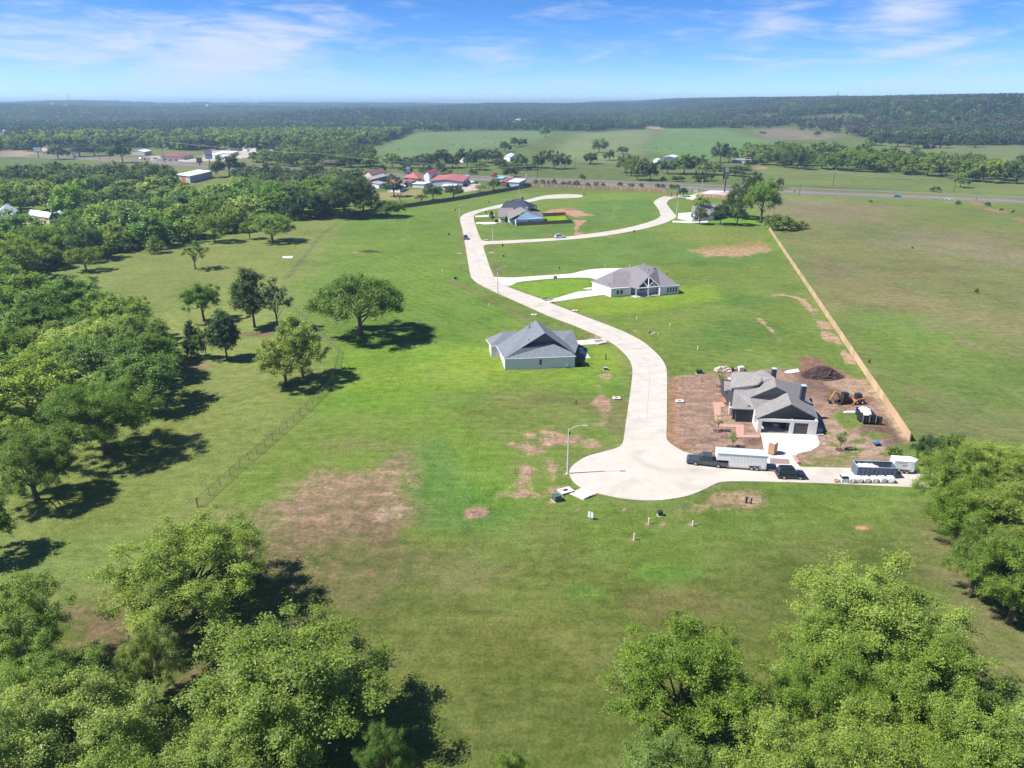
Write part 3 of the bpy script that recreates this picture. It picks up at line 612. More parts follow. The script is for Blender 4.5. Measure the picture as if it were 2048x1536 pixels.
# highway: two carriageways following the land
HWY_N = [(-250, 304.5), (100, 315.5), (300, 326), (500, 339.5), (700, 351.5), (920, 358.5), (1180, 368), (1300, 373.5), (1540, 383.5), (1788, 393.5), (2048, 404.5), (2400, 420)]
HWY_F = [(-250, 299.5), (100, 310.5), (300, 320), (500, 333.5), (700, 344), (920, 352), (1180, 360.5), (1300, 366), (1540, 374.5), (1788, 383.5), (2048, 395), (2400, 409)]
def ribbon(pts, w, z, m, name, label, cat="road", kind="structure"):
    c = [P(*q) for q in pts]; c = [Vector((x, y, 0)) for x, y in smooth_line([(p.x, p.y) for p in c], 5)]
    mb = MB(); prev = None
    for i, p in enumerate(c):
        d = (c[min(i + 1, len(c) - 1)] - c[max(i - 1, 0)]).normalized(); n = Vector((-d.y, d.x, 0))
        a, b = p + n * w / 2, p - n * w / 2; z_ = z + (float(hgt(p.x, p.y)))
        cur = [Vector((a.x, a.y, z_)), Vector((b.x, b.y, z_))]
        if prev: mb.poly([prev[1], cur[1], cur[0], prev[0]])
        prev = cur
    return tag(mb.build(name, m), label, cat, kind=kind)
ribbon(HWY_N, 12.5, 0.06, M_ASPH, "highway", "near grey carriageway of the divided highway")
ribbon(HWY_F, 10.0, 0.06, M_ASPH, "highway", "far grey carriageway of the divided highway")
ribbon([(p[0], p[1] - 1.9) for p in HWY_N], 0.35, 0.068, M_PAINT, "road_line", "white edge line along the near highway carriageway", "road marking")
pave("side_street", [(1377, 391), (1400, 388), (1420, 381), (1462, 377.5), (1466, 381), (1440, 385), (1404, 392), (1380, 396)], 0.05, M_DRIVE, "pale entrance apron between the gate and the highway", "road", sharp=True)
# ================================================================ trees
def leaf_material(name="leaves", transl=0.45, hue=0.10, fixed=None):
    m = bpy.data.materials.new(name); m.use_nodes = True
    nt = m.node_tree; N = nt.nodes; L = nt.links; N.clear()
    out = N.new("ShaderNodeOutputMaterial"); oi = N.new("ShaderNodeObjectInfo"); at = N.new("ShaderNodeAttribute"); at.attribute_name = "tint"
    cr = N.new("ShaderNodeValToRGB"); e = cr.color_ramp.elements
    e[0].position = 0.0; e[0].color = (0.52, 0.58, 0.62, 1); e[1].position = 1.0; e[1].color = (1.46, 1.42, 1.25, 1)
    x = cr.color_ramp.elements.new(0.5); x.color = (0.98, 1.0, 1.0, 1)
    L.new(at.outputs["Fac"], cr.inputs[0])
    mx = N.new("ShaderNodeMix"); mx.data_type = 'RGBA'; mx.blend_type = 'MULTIPLY'; mx.inputs[0].default_value = 1
    if fixed: mx.inputs[6].default_value = (*fixed, 1)
    else: L.new(oi.outputs["Color"], mx.inputs[6])
    L.new(cr.outputs[0], mx.inputs[7])
    hs = N.new("ShaderNodeHueSaturation")
    def mr(a, b):
        n = N.new("ShaderNodeMapRange"); n.inputs["To Min"].default_value = a; n.inputs["To Max"].default_value = b; L.new(oi.outputs["Random"], n.inputs["Value"]); return n.outputs[0]
    L.new(mr(0.5 - hue * 0.13, 0.5 + hue * 0.13), hs.inputs["Hue"]); L.new(mr(1.12, 0.82), hs.inputs["Value"]); L.new(mr(0.95, 1.05), hs.inputs["Saturation"])
    L.new(mx.outputs[2], hs.inputs["Color"])
    d = N.new("ShaderNodeBsdfDiffuse"); t = N.new("ShaderNodeBsdfTranslucent"); g = N.new("ShaderNodeBsdfGlossy"); g.inputs["Roughness"].default_value = 0.45; g.inputs["Color"].default_value = (0.8, 0.85, 0.9, 1)
    L.new(hs.outputs[0], d.inputs["Color"]); L.new(hs.outputs[0], t.inputs["Color"])
    m1 = N.new("ShaderNodeMixShader"); m1.inputs[0].default_value = transl; L.new(d.outputs[0], m1.inputs[1]); L.new(t.outputs[0], m1.inputs[2])
    m2 = N.new("ShaderNodeMixShader"); m2.inputs[0].default_value = 0.02; L.new(m1.outputs[0], m2.inputs[1]); L.new(g.outputs[0], m2.inputs[2])
    L.new(m2.outputs[0], out.inputs[0]); return m
M_LEAF = leaf_material(); M_BARK = mat("bark", (0.10, 0.075, 0.055), 0.95, 0.3, 6); M_BARKG = mat("bark_grey", (0.22, 0.19, 0.17), 0.95, 0.25, 6)

def crown_np(seed, cw, z0, z1, nclump, nleaf, ls, shape="round", spread=1.0, clump=(0.10, 0.17), lumpy=1.0, twigs=11):
    rs = np.random.RandomState(seed)
    bd = rs.normal(size=(9, 3)); bd /= np.linalg.norm(bd, axis=1)[:, None]; ba = rs.uniform(-0.46, 0.38, 9) * lumpy
    d = rs.normal(size=(nclump * 4, 3)); d /= np.linalg.norm(d, axis=1)[:, None]
    if shape in ("round", "umbrella"): d = d[d[:, 2] > (-0.45 if shape == "round" else -0.12)]
    d = d[:nclump]
    rad = rs.uniform(0.35 if shape != 'umbrella' else 0.6, 0.88, len(d)) ** 0.75; k_ = rs.rand(len(d)) < 0.14 * lumpy; rad[k_] = rs.uniform(0.92, 1.10, k_.sum())
    lump = 1 + (np.clip(d @ bd.T, 0, 1) ** 4 @ ba)
    zc = z0 + (z1 - z0) * (0.40 if shape == "round" else 0.30 if shape == "umbrella" else 0.42)
    hu, hd = z1 - zc, zc - z0
    c = d * np.minimum(rad * lump, 1.02)[:, None]
    c[:, 0] *= cw / 2; c[:, 1] *= cw / 2; c[:, 2] *= np.where(c[:, 2] > 0, hu, hd)
    if shape == "upright":
        f = np.interp((c[:, 2] + hd) / (hu + hd), [0, 0.3, 0.75, 1], [0.75, 1.0, 0.8, 0.45]); c[:, 0] *= f; c[:, 1] *= f
    if shape == "cone":
        f = np.interp((c[:, 2] + hd) / (hu + hd), [0, 0.2, 1], [1.0, 1.05, 0.18]); c[:, 0] *= f; c[:, 1] *= f
    c[:, 2] += zc
    r = cw * rs.uniform(clump[0], clump[1], len(c)) * spread
    pick = rs.choice(len(c), nleaf, p=r ** 2 / np.sum(r ** 2))
    T = twigs
    tw = rs.normal(size=(len(c), T, 3)); tw[:, :, 2] += 0.40; tw /= np.linalg.norm(tw, axis=2)[:, :, None]
    cd_ = c - np.array([0, 0, zc - hd * 0.5]); cd_ /= np.linalg.norm(cd_, axis=1)[:, None] + 1e-9; tw += cd_[:, None, :] * 0.45; tw /= np.linalg.norm(tw, axis=2)[:, :, None]
    tl = rs.uniform(0.55, 1.5, (len(c), T)); k = rs.randint(0, T, nleaf); v = tw[pick, k]; q = rs.uniform(0.12, 1.0, nleaf) ** 0.75
    pos = c[pick] + v * (r[pick] * tl[pick, k] * q)[:, None] * np.array([1, 1, 0.85]) + rs.normal(size=(nleaf, 3)) * (r[pick] * 0.20)[:, None]
    n = v * 0.35 + rs.normal(size=(nleaf, 3)) * 0.38 + np.array([-0.12, 0, 0.62]); n /= np.linalg.norm(n, axis=1)[:, None]
    t = np.cross(n, rs.normal(size=(nleaf, 3))); t /= np.linalg.norm(t, axis=1)[:, None] + 1e-9; b = np.cross(n, t)
    s = ls * rs.uniform(0.6, 1.35, nleaf); w = s * rs.uniform(0.45, 0.8, nleaf)
    V = np.stack([pos - t * s[:, None] / 2, pos + b * w[:, None] / 2 - n * (s * 0.08)[:, None], pos + t * s[:, None] / 2, pos - b * w[:, None] / 2 - n * (s * 0.08)[:, None]], 1).reshape(-1, 3)
    ct = rs.normal(scale=0.10, size=len(c)); tint = np.clip(0.46 + ct[pick] + rs.normal(scale=0.18, size=nleaf), 0, 1)
    return V, np.repeat(tint, 4), c, r

def trunk_mb(seed, c, z0, H, r0, limbs, lean=(0, 0), forks=1):
    rg = random.Random(seed); mb = MB()
    top = Vector((lean[0], lean[1], z0 + (H - z0) * 0.45))
    pts = [Vector((0, 0, -0.25))] + [Vector((lean[0] * k + rg.uniform(-.08, .08), lean[1] * k + rg.uniform(-.08, .08), top.z * k)) for k in (0.08, 0.35, 0.7, 1.0)]
    mb.tube(pts, [r0 * 1.5, r0 * 1.1, r0 * 0.9, r0 * 0.62, r0 * 0.3], 7)
    idx = list(range(len(c))); rg.shuffle(idx)
    for i in idx[:limbs]:
        e = Vector(c[i]); k = rg.uniform(0.25, 0.75); s = pts[1].lerp(pts[4], k)
        m = s.lerp(e, 0.5) + Vector((rg.uniform(-.3, .3), rg.uniform(-.3, .3), rg.uniform(0, .5)))
        mb.tube([s, m, e], [r0 * 0.42 * (1.15 - k), r0 * 0.24, r0 * 0.07], 5, False)
    return mb
TINT = {}
def leaves_mesh(name, V, tint):
    me = bpy.data.meshes.new(name); fill_mesh(me, V, np.arange(len(V)).reshape(-1, 4), 4); attr_f(me, "tint", tint); me.materials.append(M_LEAF); return me
def make_variant(name, seed, H=10.0, cw=10.0, base=0.22, nclump=70, nleaf=9000, ls=0.5, shape="round", limbs=9, r0=0.28, joined=False, **kw):
    V, t, c, r = crown_np(seed, cw, H * base, H, nclump, nleaf, ls, shape, **kw)
    tm = trunk_mb(seed, c, H * base, H, r0, limbs, kw.get("lean", (0, 0)))
    if not joined: return tm.mesh(name + "_trunk", M_BARK, smooth=True), leaves_mesh(name + "_crown", V, t)
    me = bpy.data.meshes.new(name)
    tv = np.array(tm.v); tf = tm.f; q = []
    for f in tf:
        if len(f) == 4: q.append(f)
        else:
            for i in range(1, len(f) - 1): q.append((f[0], f[i], f[i + 1], f[i + 1]))
    q = [f for f in q if len(set(f)) == 4]
    F = np.concatenate([np.arange(len(V)).reshape(-1, 4), np.array(q) + len(V)])
    fill_mesh(me, np.concatenate([V, tv]), F, 4); attr_f(me, "tint", np.concatenate([t, np.full(len(tv), 0.5)]))
    me.materials.append(M_LEAF); me.materials.append(M_BARK)
    mi = np.zeros(len(F), np.int32); mi[len(V) // 4:] = 1; me.polygons.foreach_set("material_index", mi)
    return me
NEAR = [make_variant("near_tree", 100 + i, nclump=190, nleaf=90000, ls=0.122, base=0.10, limbs=26, clump=(0.04, 0.10)) for i in range(5)]
MIDT = [make_variant("mid_tree", 200 + i, nclump=90, nleaf=19000, ls=0.27, base=(0.2, 0.12, 0.25, 0.15, 0.2, 0.1)[i], limbs=10, clump=(0.06, 0.125), lumpy=0.75) for i in range(6)]
FARM = [make_variant("far_tree", 300 + i, nclump=40, nleaf=3200, ls=0.70, base=0.06, limbs=3, joined=True) for i in range(6)]
TINY = [make_variant("tiny_tree", 400 + i, nclump=18, nleaf=420, ls=1.7, base=0.02, limbs=0, joined=True) for i in range(5)]
PINE = [make_variant("tiny_pine", 450 + i, H=12, cw=6.0, nclump=16, nleaf=200, ls=1.9, base=0.05, limbs=0, shape="cone", joined=True) for i in range(2)]
SPREAD = make_variant("spreading_tree", 501, H=10, cw=16, nclump=150, nleaf=42000, ls=0.27, base=0.36, shape="umbrella", limbs=30, r0=0.40, clump=(0.05, 0.095), lumpy=0.3)
TALL = [make_variant("tall_tree", 510 + i, H=10, cw=5.6, nclump=110, nleaf=19000, ls=0.25, base=0.20, shape="upright", limbs=8, r0=0.16, clump=(0.10, 0.17), lumpy=0.3) for i in range(2)]
THIN = [make_variant("thin_tree", 520 + i, H=10, cw=7.5, nclump=46, nleaf=3600, ls=0.36, base=0.28, limbs=22, r0=0.18, clump=(0.06, 0.12)) for i in range(2)]
CEDAR = make_variant("cedar_tree", 530, H=10, cw=6.0, nclump=90, nleaf=14000, ls=0.30, base=0.02, shape="cone", limbs=4, r0=0.2, clump=(0.10, 0.18))
BUSH = [make_variant("bush", 540 + i, H=3, cw=4.2, nclump=40, nleaf=1600, ls=0.34, base=0.0, limbs=0, r0=0.05, joined=True) for i in range(3)]
SAPL = make_variant("sapling", 550, H=4.0, cw=1.9, nclump=30, nleaf=900, ls=0.17, base=0.30, shape="upright", limbs=8, r0=0.05, clump=(0.12, 0.2))

LT, MD, DK, GY, YL = (0.288, 0.382, 0.062), (0.215, 0.312, 0.058), (0.098, 0.158, 0.046), (0.220, 0.262, 0.100), (0.285, 0.375, 0.066)
CC = dict(lt=LT, md=MD, dk=DK, gy=GY, yl=YL)
rt = random.Random(5)
def jitcol(k, a=0.12):
    c = CC[k] if isinstance(k, str) else k; s = 1 + rt.uniform(-a, a); return (c[0] * s * (1 + rt.uniform(-a, a * 0.25)), c[1] * s, c[2] * s * (1 + rt.uniform(-a, a)), 1)
def plant(variant, loc, H, Wd, colr, label, group=None, name="broadleaf_tree", rz=None, H0=10.0, W0=10.0):
    rz = rt.uniform(0, 6.28) if rz is None else rz
    sc = (Wd / W0, Wd / W0, H / H0)
    if isinstance(variant, tuple):
        r = thing(name, label, "tree", loc, rz, group); r.scale = sc
        inst("trunk", variant[0], r); c = inst("crown", variant[1], r); c.color = colr
    else:
        r = inst(name, variant, None, loc, rz, sc); r.color = colr; tag(r, label, "tree", group)
    return r
def px_tree(px, base, top, w, variant, colr, label, group=None, name="broadleaf_tree", H0=10.0, W0=10.0, rz=None, cat=None):
    B = G(px, base); H = max(0.8, atY(px, top, B.y + 0.15 * w * 0).z - B.z); f = (B.y * CT - (B.z - CAM_H) * ST) / FPX
    r = plant(variant, B, H, w * f, jitcol(colr), label, group, name, rz, H0, W0)
    if cat: r["category"] = cat
    return r
# ---- trees one can pick out
px_tree(722, 671, 556, 190, SPREAD, "md", "broad umbrella-crowned tree standing alone in the middle of the meadow", None, "spreading_tree", W0=16)
px_tree(510, 655, 531, 72, TALL[0], "dk", "tall dark rounded tree on a bare trunk beside the thin pale tree", W0=5.2)
px_tree(556, 663, 556, 72, THIN[0], "gy", "thin pale tree with a slim trunk right of the tall dark tree", W0=7.5)
px_tree(390, 716, 640, 40, CEDAR, "dk", "narrow dark cedar, leftmost of the small clump in the meadow", None, "cedar_tree", W0=6)
px_tree(414, 720, 645, 40, THIN[1], "md", "slim small tree between the dark cedar and the bushy dark tree", W0=7.5)
px_tree(455, 719, 618, 64, TALL[1], "dk", "bushy dark green tree, rightmost of the small clump in the meadow", W0=5.6)
px_tree(408, 641, 566, 82, MIDT[2], "md", "open-crowned tree behind the small dark clump in the meadow")
px_tree(391, 538, 480, 56, THIN[0], "yl", "pale yellowish tree alone at the top of the left meadow", W0=7.5)
px_tree(173, 542, 493, 62, MIDT[0], "lt", "small leaning light green tree alone before the dark wood edge")
px_tree(574, 772, 668, 108, MIDT[1], "lt", "rounded light green tree beside the chain-link fence corner")
px_tree(606, 757, 640, 100, MIDT[4], "lt", "light green tree just behind the one at the fence corner")
px_tree(213, 906, 748, 208, NEAR[0], "lt", "large full light green tree with a dark trunk on the left lawn", name="broadleaf_tree")
px_tree(74, 1000, 866, 172, NEAR[1], "lt", "light green tree with a thick short trunk at the left edge lawn")
px_tree(-35, 1120, 985, 130, MIDT[3], "md", "tree cut off by the left picture edge, below the thick-trunked tree")
px_tree(545, 484, 421, 84, MIDT[5], "lt", "light green tree standing forward of the far wood, with two shadows")
px_tree(500, 478, 438, 36, MIDT[2], "lt", "small round light green tree left of the forward tree at the far wood")
px_tree(430, 484, 425, 60, MIDT[0], "lt", "leafy light green tree at the edge of the far wood behind the pale yellowish tree")
px_tree(310, 506, 478, 38, BUSH[0], "md", "low round bush at the foot of the far wood", None, "bush", 3, 4.2, cat="bush")
px_tree(690, 434, 352, 112, MIDT[3], "dk", "big dark tree on bare trunks at the end of the dark wooden fence")
px_tree(728, 433, 362, 70, MIDT[1], "dk", "dark tree leaning over the end of the dark wooden fence")
px_tree(775, 434, 396, 66, MIDT[5], "md", "dense low green tree against the end of the dark wooden fence")
px_tree(655, 433, 384, 60, MIDT[4], "dk", "dark tree left of the big dark tree at the far meadow corner")
px_tree(788, 393, 352, 42, MIDT[1], "dk", "dark tree in front of the red-roofed town buildings")
px_tree(866, 400, 371, 38, MIDT[0], "dk", "left one of two dark trees behind the dark wooden fence"); px_tree(907, 396, 366, 42, MIDT[5], "dk", "right one of two dark trees behind the dark wooden fence")
px_tree(987, 380, 356, 28, MIDT[3], "dk", "dark tree beside the small red canopy at the fence bend"); px_tree(960, 384, 368, 24, THIN[1], "yl", "pale open tree behind the dark wooden fence", W0=7.5)
px_tree(844, 404, 388, 30, THIN[0], "gy", "greyish shrubby tree behind the dark wooden fence", W0=7.5)
px_tree(1521, 446, 356, 74, MIDT[2], "lt", "tall light green tree at the corner of the long plank fence"); px_tree(1480, 436, 362, 66, MIDT[5], "dk", "large dark tree behind the tall light green tree by the far grey house")
px_tree(1505, 400, 346, 46, MIDT[4], "dk", "dark tree close to the highway behind the far grey house"); px_tree(1399, 449, 411, 34, MIDT[3], "gy", "small tree on the left of three before the far grey house")
px_tree(1440, 449, 406, 40, MIDT[0], "dk", "small dark tree, middle of three before the far grey house"); px_tree(1474, 450, 404, 42, MIDT[1], "dk", "small dark tree, right of three before the far grey house")
px_tree(1404, 432, 388, 38, THIN[0], "yl", "sparse pale tree rising behind the far grey house", W0=7.5); px_tree(1366, 393, 374, 22, MIDT[3], "dk", "small crooked dark tree by the gate")
for i, (x, y, t, w) in enumerate(((1545, 459, 432, 36), (1562, 461, 430, 44), (1582, 459, 438, 34), (1602, 457, 443, 26), (1538, 452, 430, 30))):
    px_tree(x, y, t, w, BUSH[i % 3], "md", "tall green shrub in the thicket outside the plank fence corner", "thicket shrubs by the fence corner", "shrub", 3, 4.2, cat="shrub")
px_tree(1952, 586, 578, 8, BUSH[0], "dk", "lone dark bush far out in the right pasture", None, "bush", 3, 4.2, cat="bush"); px_tree(1738, 726, 720, 5, BUSH[1], "dk", "tiny dark bush in the pasture close to the plank fence", None, "bush", 3, 4.2, cat="bush")
px_tree(1824, 497, 493, 5, BUSH[1], "dk", "tiny dark bush in the upper right pasture", None, "bush", 3, 4.2, cat="bush")
# bottom of the picture: crowns seen from above
def top_tree(px, py, H, w_px, v, colr, label, group=None, name="broadleaf_tree"):
    c = P(px, py - 14, H * 0.93); f = (c.y * CT - (c.z - CAM_H) * ST) / FPX; Wd = w_px * f
    return plant(NEAR[v], (c.x, c.y - Wd * 0.26, 0), H, Wd, jitcol(colr, 0.06), label, group, name)
top_tree(395, 1030, 12.5, 300, 2, "lt", "big light green tree at the near end of the chain-link fence")
top_tree(600, 1222, 13.5, 400, 3, "lt", "large light green tree at the bottom left, casting a shadow on open grass")
top_tree(40, 1165, 12, 230, 4, "lt", "leafy tree against the left picture edge above the bottom corner")
top_tree(190, 1330, 13, 330, 0, "lt", "bright leafy tree in the bottom left wood, left of the large shadow-casting tree"); top_tree(20, 1440, 13, 300, 1, "md", "leafy tree filling the bottom left corner")
top_tree(300, 1262, 9, 130, 1, "lt", "slender tree with ivy-dark stems between the bottom left trees"); top_tree(480, 1440, 11, 300, 2, "lt", "leafy tree at the bottom edge below the large bottom left tree")
top_tree(110, 1290, 12, 230, 2, "lt", "leafy tree filling the gap above the bottom left corner"); top_tree(250, 1480, 12, 260, 3, "lt", "leafy tree on the bottom edge, second from the left corner"); top_tree(770, 1465, 8, 120, 4, "md", "dark leafy tree at the bottom edge beside the grass shadow"); top_tree(1035, 1500, 8, 110, 0, "lt", "small crown just showing at the bottom edge centre")
top_tree(1370, 1245, 13, 300, 4, "lt", "large tree standing alone at the bottom, right of centre"); top_tree(1330, 1460, 10, 230, 3, "md", "leafy tree under the large lone tree at the bottom right of centre")
top_tree(1735, 1130, 14, 330, 2, "lt", "tallest tree of the bottom right wood, crown reaching highest up the lawn"); top_tree(1860, 1270, 13, 260, 1, "lt", "full leafy tree on the right flank of the bottom right wood")
top_tree(1632, 1300, 12, 230, 0, "lt", "leafy tree on the left flank of the bottom right wood"); top_tree(1740, 1395, 13, 300, 3, "lt", "leafy tree in the middle of the bottom right wood")
top_tree(1560, 1440, 12, 250, 4, "lt", "yellowish leafy tree at the bottom edge of the right wood"); top_tree(1960, 1400, 13, 280, 2, "lt", "leafy tree in the bottom right corner")
top_tree(1670, 1490, 12, 260, 4, "lt", "leafy tree on the bottom edge in the middle of the right wood"); top_tree(1650, 1215, 12, 230, 3, "lt", "leafy tree just left of the tallest tree of the bottom right wood"); top_tree(1850, 1500, 12, 260, 1, "lt", "leafy tree on the bottom edge near the right corner"); top_tree(2090, 1470, 12, 240, 0, "md", "leafy tree cut off by the bottom right corner"); top_tree(1450, 1530, 9, 200, 2, "yl", "low yellowish crown on the bottom edge right of centre")
px_tree(1850, 935, 866, 66, MIDT[5], "dk", "dark bushy tree touching the near end of the plank fence"); px_tree(1888, 935, 862, 80, MIDT[3], "md", "mid green tree behind the white cargo trailer")
for x, y, w, k, l in ((1905, 905, 150, "lt", "light green tree whose branches reach over the end of the lane"), (1985, 890, 190, "lt", "light green tree at the right edge behind the lane end"), (1930, 965, 170, "lt", "light green tree hanging over the lane end, in front"), (2010, 990, 200, "lt", "large tree at the right edge below the lane end"),
                      (2030, 1085, 190, "lt", "light green tree at the right edge above the dark undergrowth"), (1960, 1050, 120, "md", "mid green tree at the edge of the lawn, right side"), (2100, 920, 180, "md", "tree mostly cut off by the right picture edge, upper"), (2120, 1080, 180, "md", "tree mostly cut off by the right picture edge, lower")):
    top_tree(x, y, 11, w, rt.randrange(5), k, l)

# ---- woods: gathered first, then the largest in view stay single trees, the rest become one wood
POOL = []
def inside(p, poly):
    c = False; n = len(poly)
    for i in range(n):
        a, b = poly[i], poly[(i + 1) % n]
        if (a.y > p[1]) != (b.y > p[1]) and p[0] < (b.x - a.x) * (p[1] - a.y) / (b.y - a.y) + a.x: c = not c
    return c
def wood(pts, gap, H, Wd, cols, label, group, tier, avoid=(), name="broadleaf_tree"):
    poly = [G(*q) for q in pts]; x0, x1 = min(p.x for p in poly), max(p.x for p in poly); y0, y1 = min(p.y for p in poly), max(p.y for p in poly)
    got = []
    for _ in range(int((x1 - x0) * (y1 - y0) / (gap * gap) * 5)):
        p = (rt.uniform(x0, x1), rt.uniform(y0, y1))
        if not inside(p, poly) or any((p[0] - q[0]) ** 2 + (p[1] - q[1]) ** 2 < gap * gap for q in got): continue
        u, v = pix(p[0], p[1], 0)
        if any(a <= u <= c and b <= v <= d for a, b, c, d in avoid): continue
        got.append(p); s = rt.choice((rt.uniform(0.62, 0.9), rt.uniform(0.9, 1.12), rt.uniform(1.0, 1.28)))
        POOL.append((math.hypot(*p), (p[0], p[1], float(hgt(*p))), H * s * rt.uniform(0.88, 1.1), Wd * s * rt.uniform(0.9, 1.15), rt.choice(cols), label, group, tier, name))
wood([(-330, 620), (40, 605), (190, 650), (300, 700), (325, 760), (300, 825), (190, 850), (120, 870), (-60, 945), (-300, 990)], 9.3, 12.0, 14.6, ("lt", "lt", "lt", "lt", "md", "lt", "md", "yl"), "leafy tree packed in the dense wood at the left edge", "trees of the dense left wood", 1)
wood([(-330, 640), (-40, 610), (60, 560), (130, 528), (330, 490), (420, 476), (600, 442), (660, 430), (640, 405), (560, 398), (500, 388), (470, 378), (440, 392), (300, 392), (200, 384), (0, 372), (-330, 395)], 12.6, 13.5, 17.0, ("lt", "lt", "lt", "yl", "md", "md", "dk"), "leafy tree in the broad wood beyond the left meadow", "trees of the broad wood beyond the left meadow", 1, ((-60, 426, 140, 500), (285, 360, 470, 402)))
wood([(-330, 366), (-60, 360), (150, 354), (240, 352), (330, 356), (345, 360), (330, 368), (280, 380), (100, 374), (-330, 392)], 10, 11, 13, ("dk", "dk", "md"), "dark tree in the band in front of the highway, upper left", "dark trees before the highway at upper left", 2)
wood([(505, 352), (640, 352), (700, 362), (735, 380), (650, 405), (640, 420), (560, 400), (500, 388), (478, 372)], 12.5, 11, 12, ("dk", "md", "dk", "gy"), "tree scattered among the roofs beside the highway", "trees among the roofs beside the highway", 2, ((590, 385, 620, 402),))
wood([(440, 318), (500, 327), (600, 336), (660, 335), (740, 338), (760, 334), (750, 318), (700, 305), (560, 298), (440, 300)], 14, 12, 14, ("dk", "md", "md"), "tree in the mass across the highway at upper left", "trees across the highway at upper left", 2, ((425, 296, 505, 340), (500, 296, 560, 316), (640, 325, 690, 345)))
wood([(1490, 326), (1540, 334), (1600, 339), (1700, 343), (1850, 352), (1930, 363), (2150, 376), (2150, 352), (1950, 338), (1850, 332), (1760, 327), (1600, 312), (1500, 312)], 14, 15.5, 18, ("lt", "md", "lt", "md", "dk"), "leafy tree in the long belt across the highway at right", "trees of the long belt across the highway", 2)
HEDGE = [(740, 333, 303, 50), (785, 336, 309, 42), (700, 335, 309, 46), (820, 336, 312, 40), (848, 338, 305, 40), (880, 337, 300, 46), (905, 336, 308, 36), (935, 334, 298, 40), (960, 325, 297, 34), (985, 326, 296, 36), (1010, 304, 283, 26), (1030, 294, 275, 24), (1046, 292, 276, 20), (1000, 336, 316, 34), (1043, 337, 305, 34), (1076, 336, 308, 32), (1084, 336, 302, 20), (1108, 338, 302, 34), (1130, 337, 310, 26), (960, 340, 326, 40), (1020, 340, 326, 40), (1060, 340, 326, 34),
         (1250, 346, 310, 40), (1275, 360, 316, 40), (1300, 361, 320, 36), (1262, 352, 318, 36), (1335, 348, 318, 32), (1368, 348, 305, 48), (1392, 348, 308, 44), (1405, 350, 322, 36), (1428, 350, 326, 36), (1470, 352, 331, 40), (1488, 348, 332, 34), (1440, 325, 282, 32), (1458, 325, 290, 34), (1415, 362, 348, 30), (1398, 363, 350, 26), (1355, 363, 351, 24), (1500, 334, 318, 24)]
for x, b, t, w in HEDGE:
    B = P(x, b); f = (B.y * CT + CAM_H * ST) / FPX
    POOL.append((B.length, tuple(B), atY(x, t, B.y).z, w * f, rt.choice(("dk", "md", "dk")), "dark rounded tree in the hedgerow across the highway", "hedgerow trees across the highway", 2, "broadleaf_tree"))
for i, (d, loc, H, Wd, k, label, group, tier, name) in enumerate(sorted(POOL)):
    POOL[i] = None
    if i >= 218: 
        POOL[i] = (loc, H, Wd, k); continue
    v = rt.choice(MIDT) if (tier == 1 and d < 330) else rt.choice(FARM)
    uu_, vv_ = pix(loc[0], loc[1], loc[2]); hue = {"lt": "light green", "md": "mid green", "dk": "dark green", "yl": "yellowish green", "gy": "grey-green"}[k]; size = "tall" if H > 13.2 else "low" if H < 9.6 else "middling"
    if group == "trees of the dense left wood": label = "%s %s tree %s, %s of the dense left wood" % (size, hue, "at the picture edge" if uu_ < 70 else "on the meadow side" if uu_ > 215 else "well inside", "upper end" if vv_ < 650 else "upper half" if vv_ < 730 else "lower half" if vv_ < 810 else "lower end")
    elif group == "trees of the broad wood beyond the left meadow": label = "%s %s tree %s, %s of the far left wood" % (size, hue, "by the white-roofed houses" if uu_ < 140 else "left of the warehouse" if uu_ < 290 else "below the warehouse" if uu_ < 440 else "towards the big dark trees", "back" if vv_ < 415 else "middle" if vv_ < 455 else "front edge")
    elif group.startswith("trees of the long belt"): label = "%s %s tree in the long belt across the highway, %s" % (size, hue, "left part" if uu_ < 1680 else "middle part" if uu_ < 1860 else "right part")
    elif group.startswith("hedgerow"): label = "%s dark rounded tree in the highway hedgerow, %s" % (size, "left end" if uu_ < 870 else "left of the lone field trees" if uu_ < 1160 else "near the billboard" if uu_ > 1380 else "right of the lone field trees")
    plant(v, loc, H, Wd, jitcol(tuple(q * 1.14 for q in CC[k]), 0.16), label, group, name)
REST = [p for p in POOL if p]
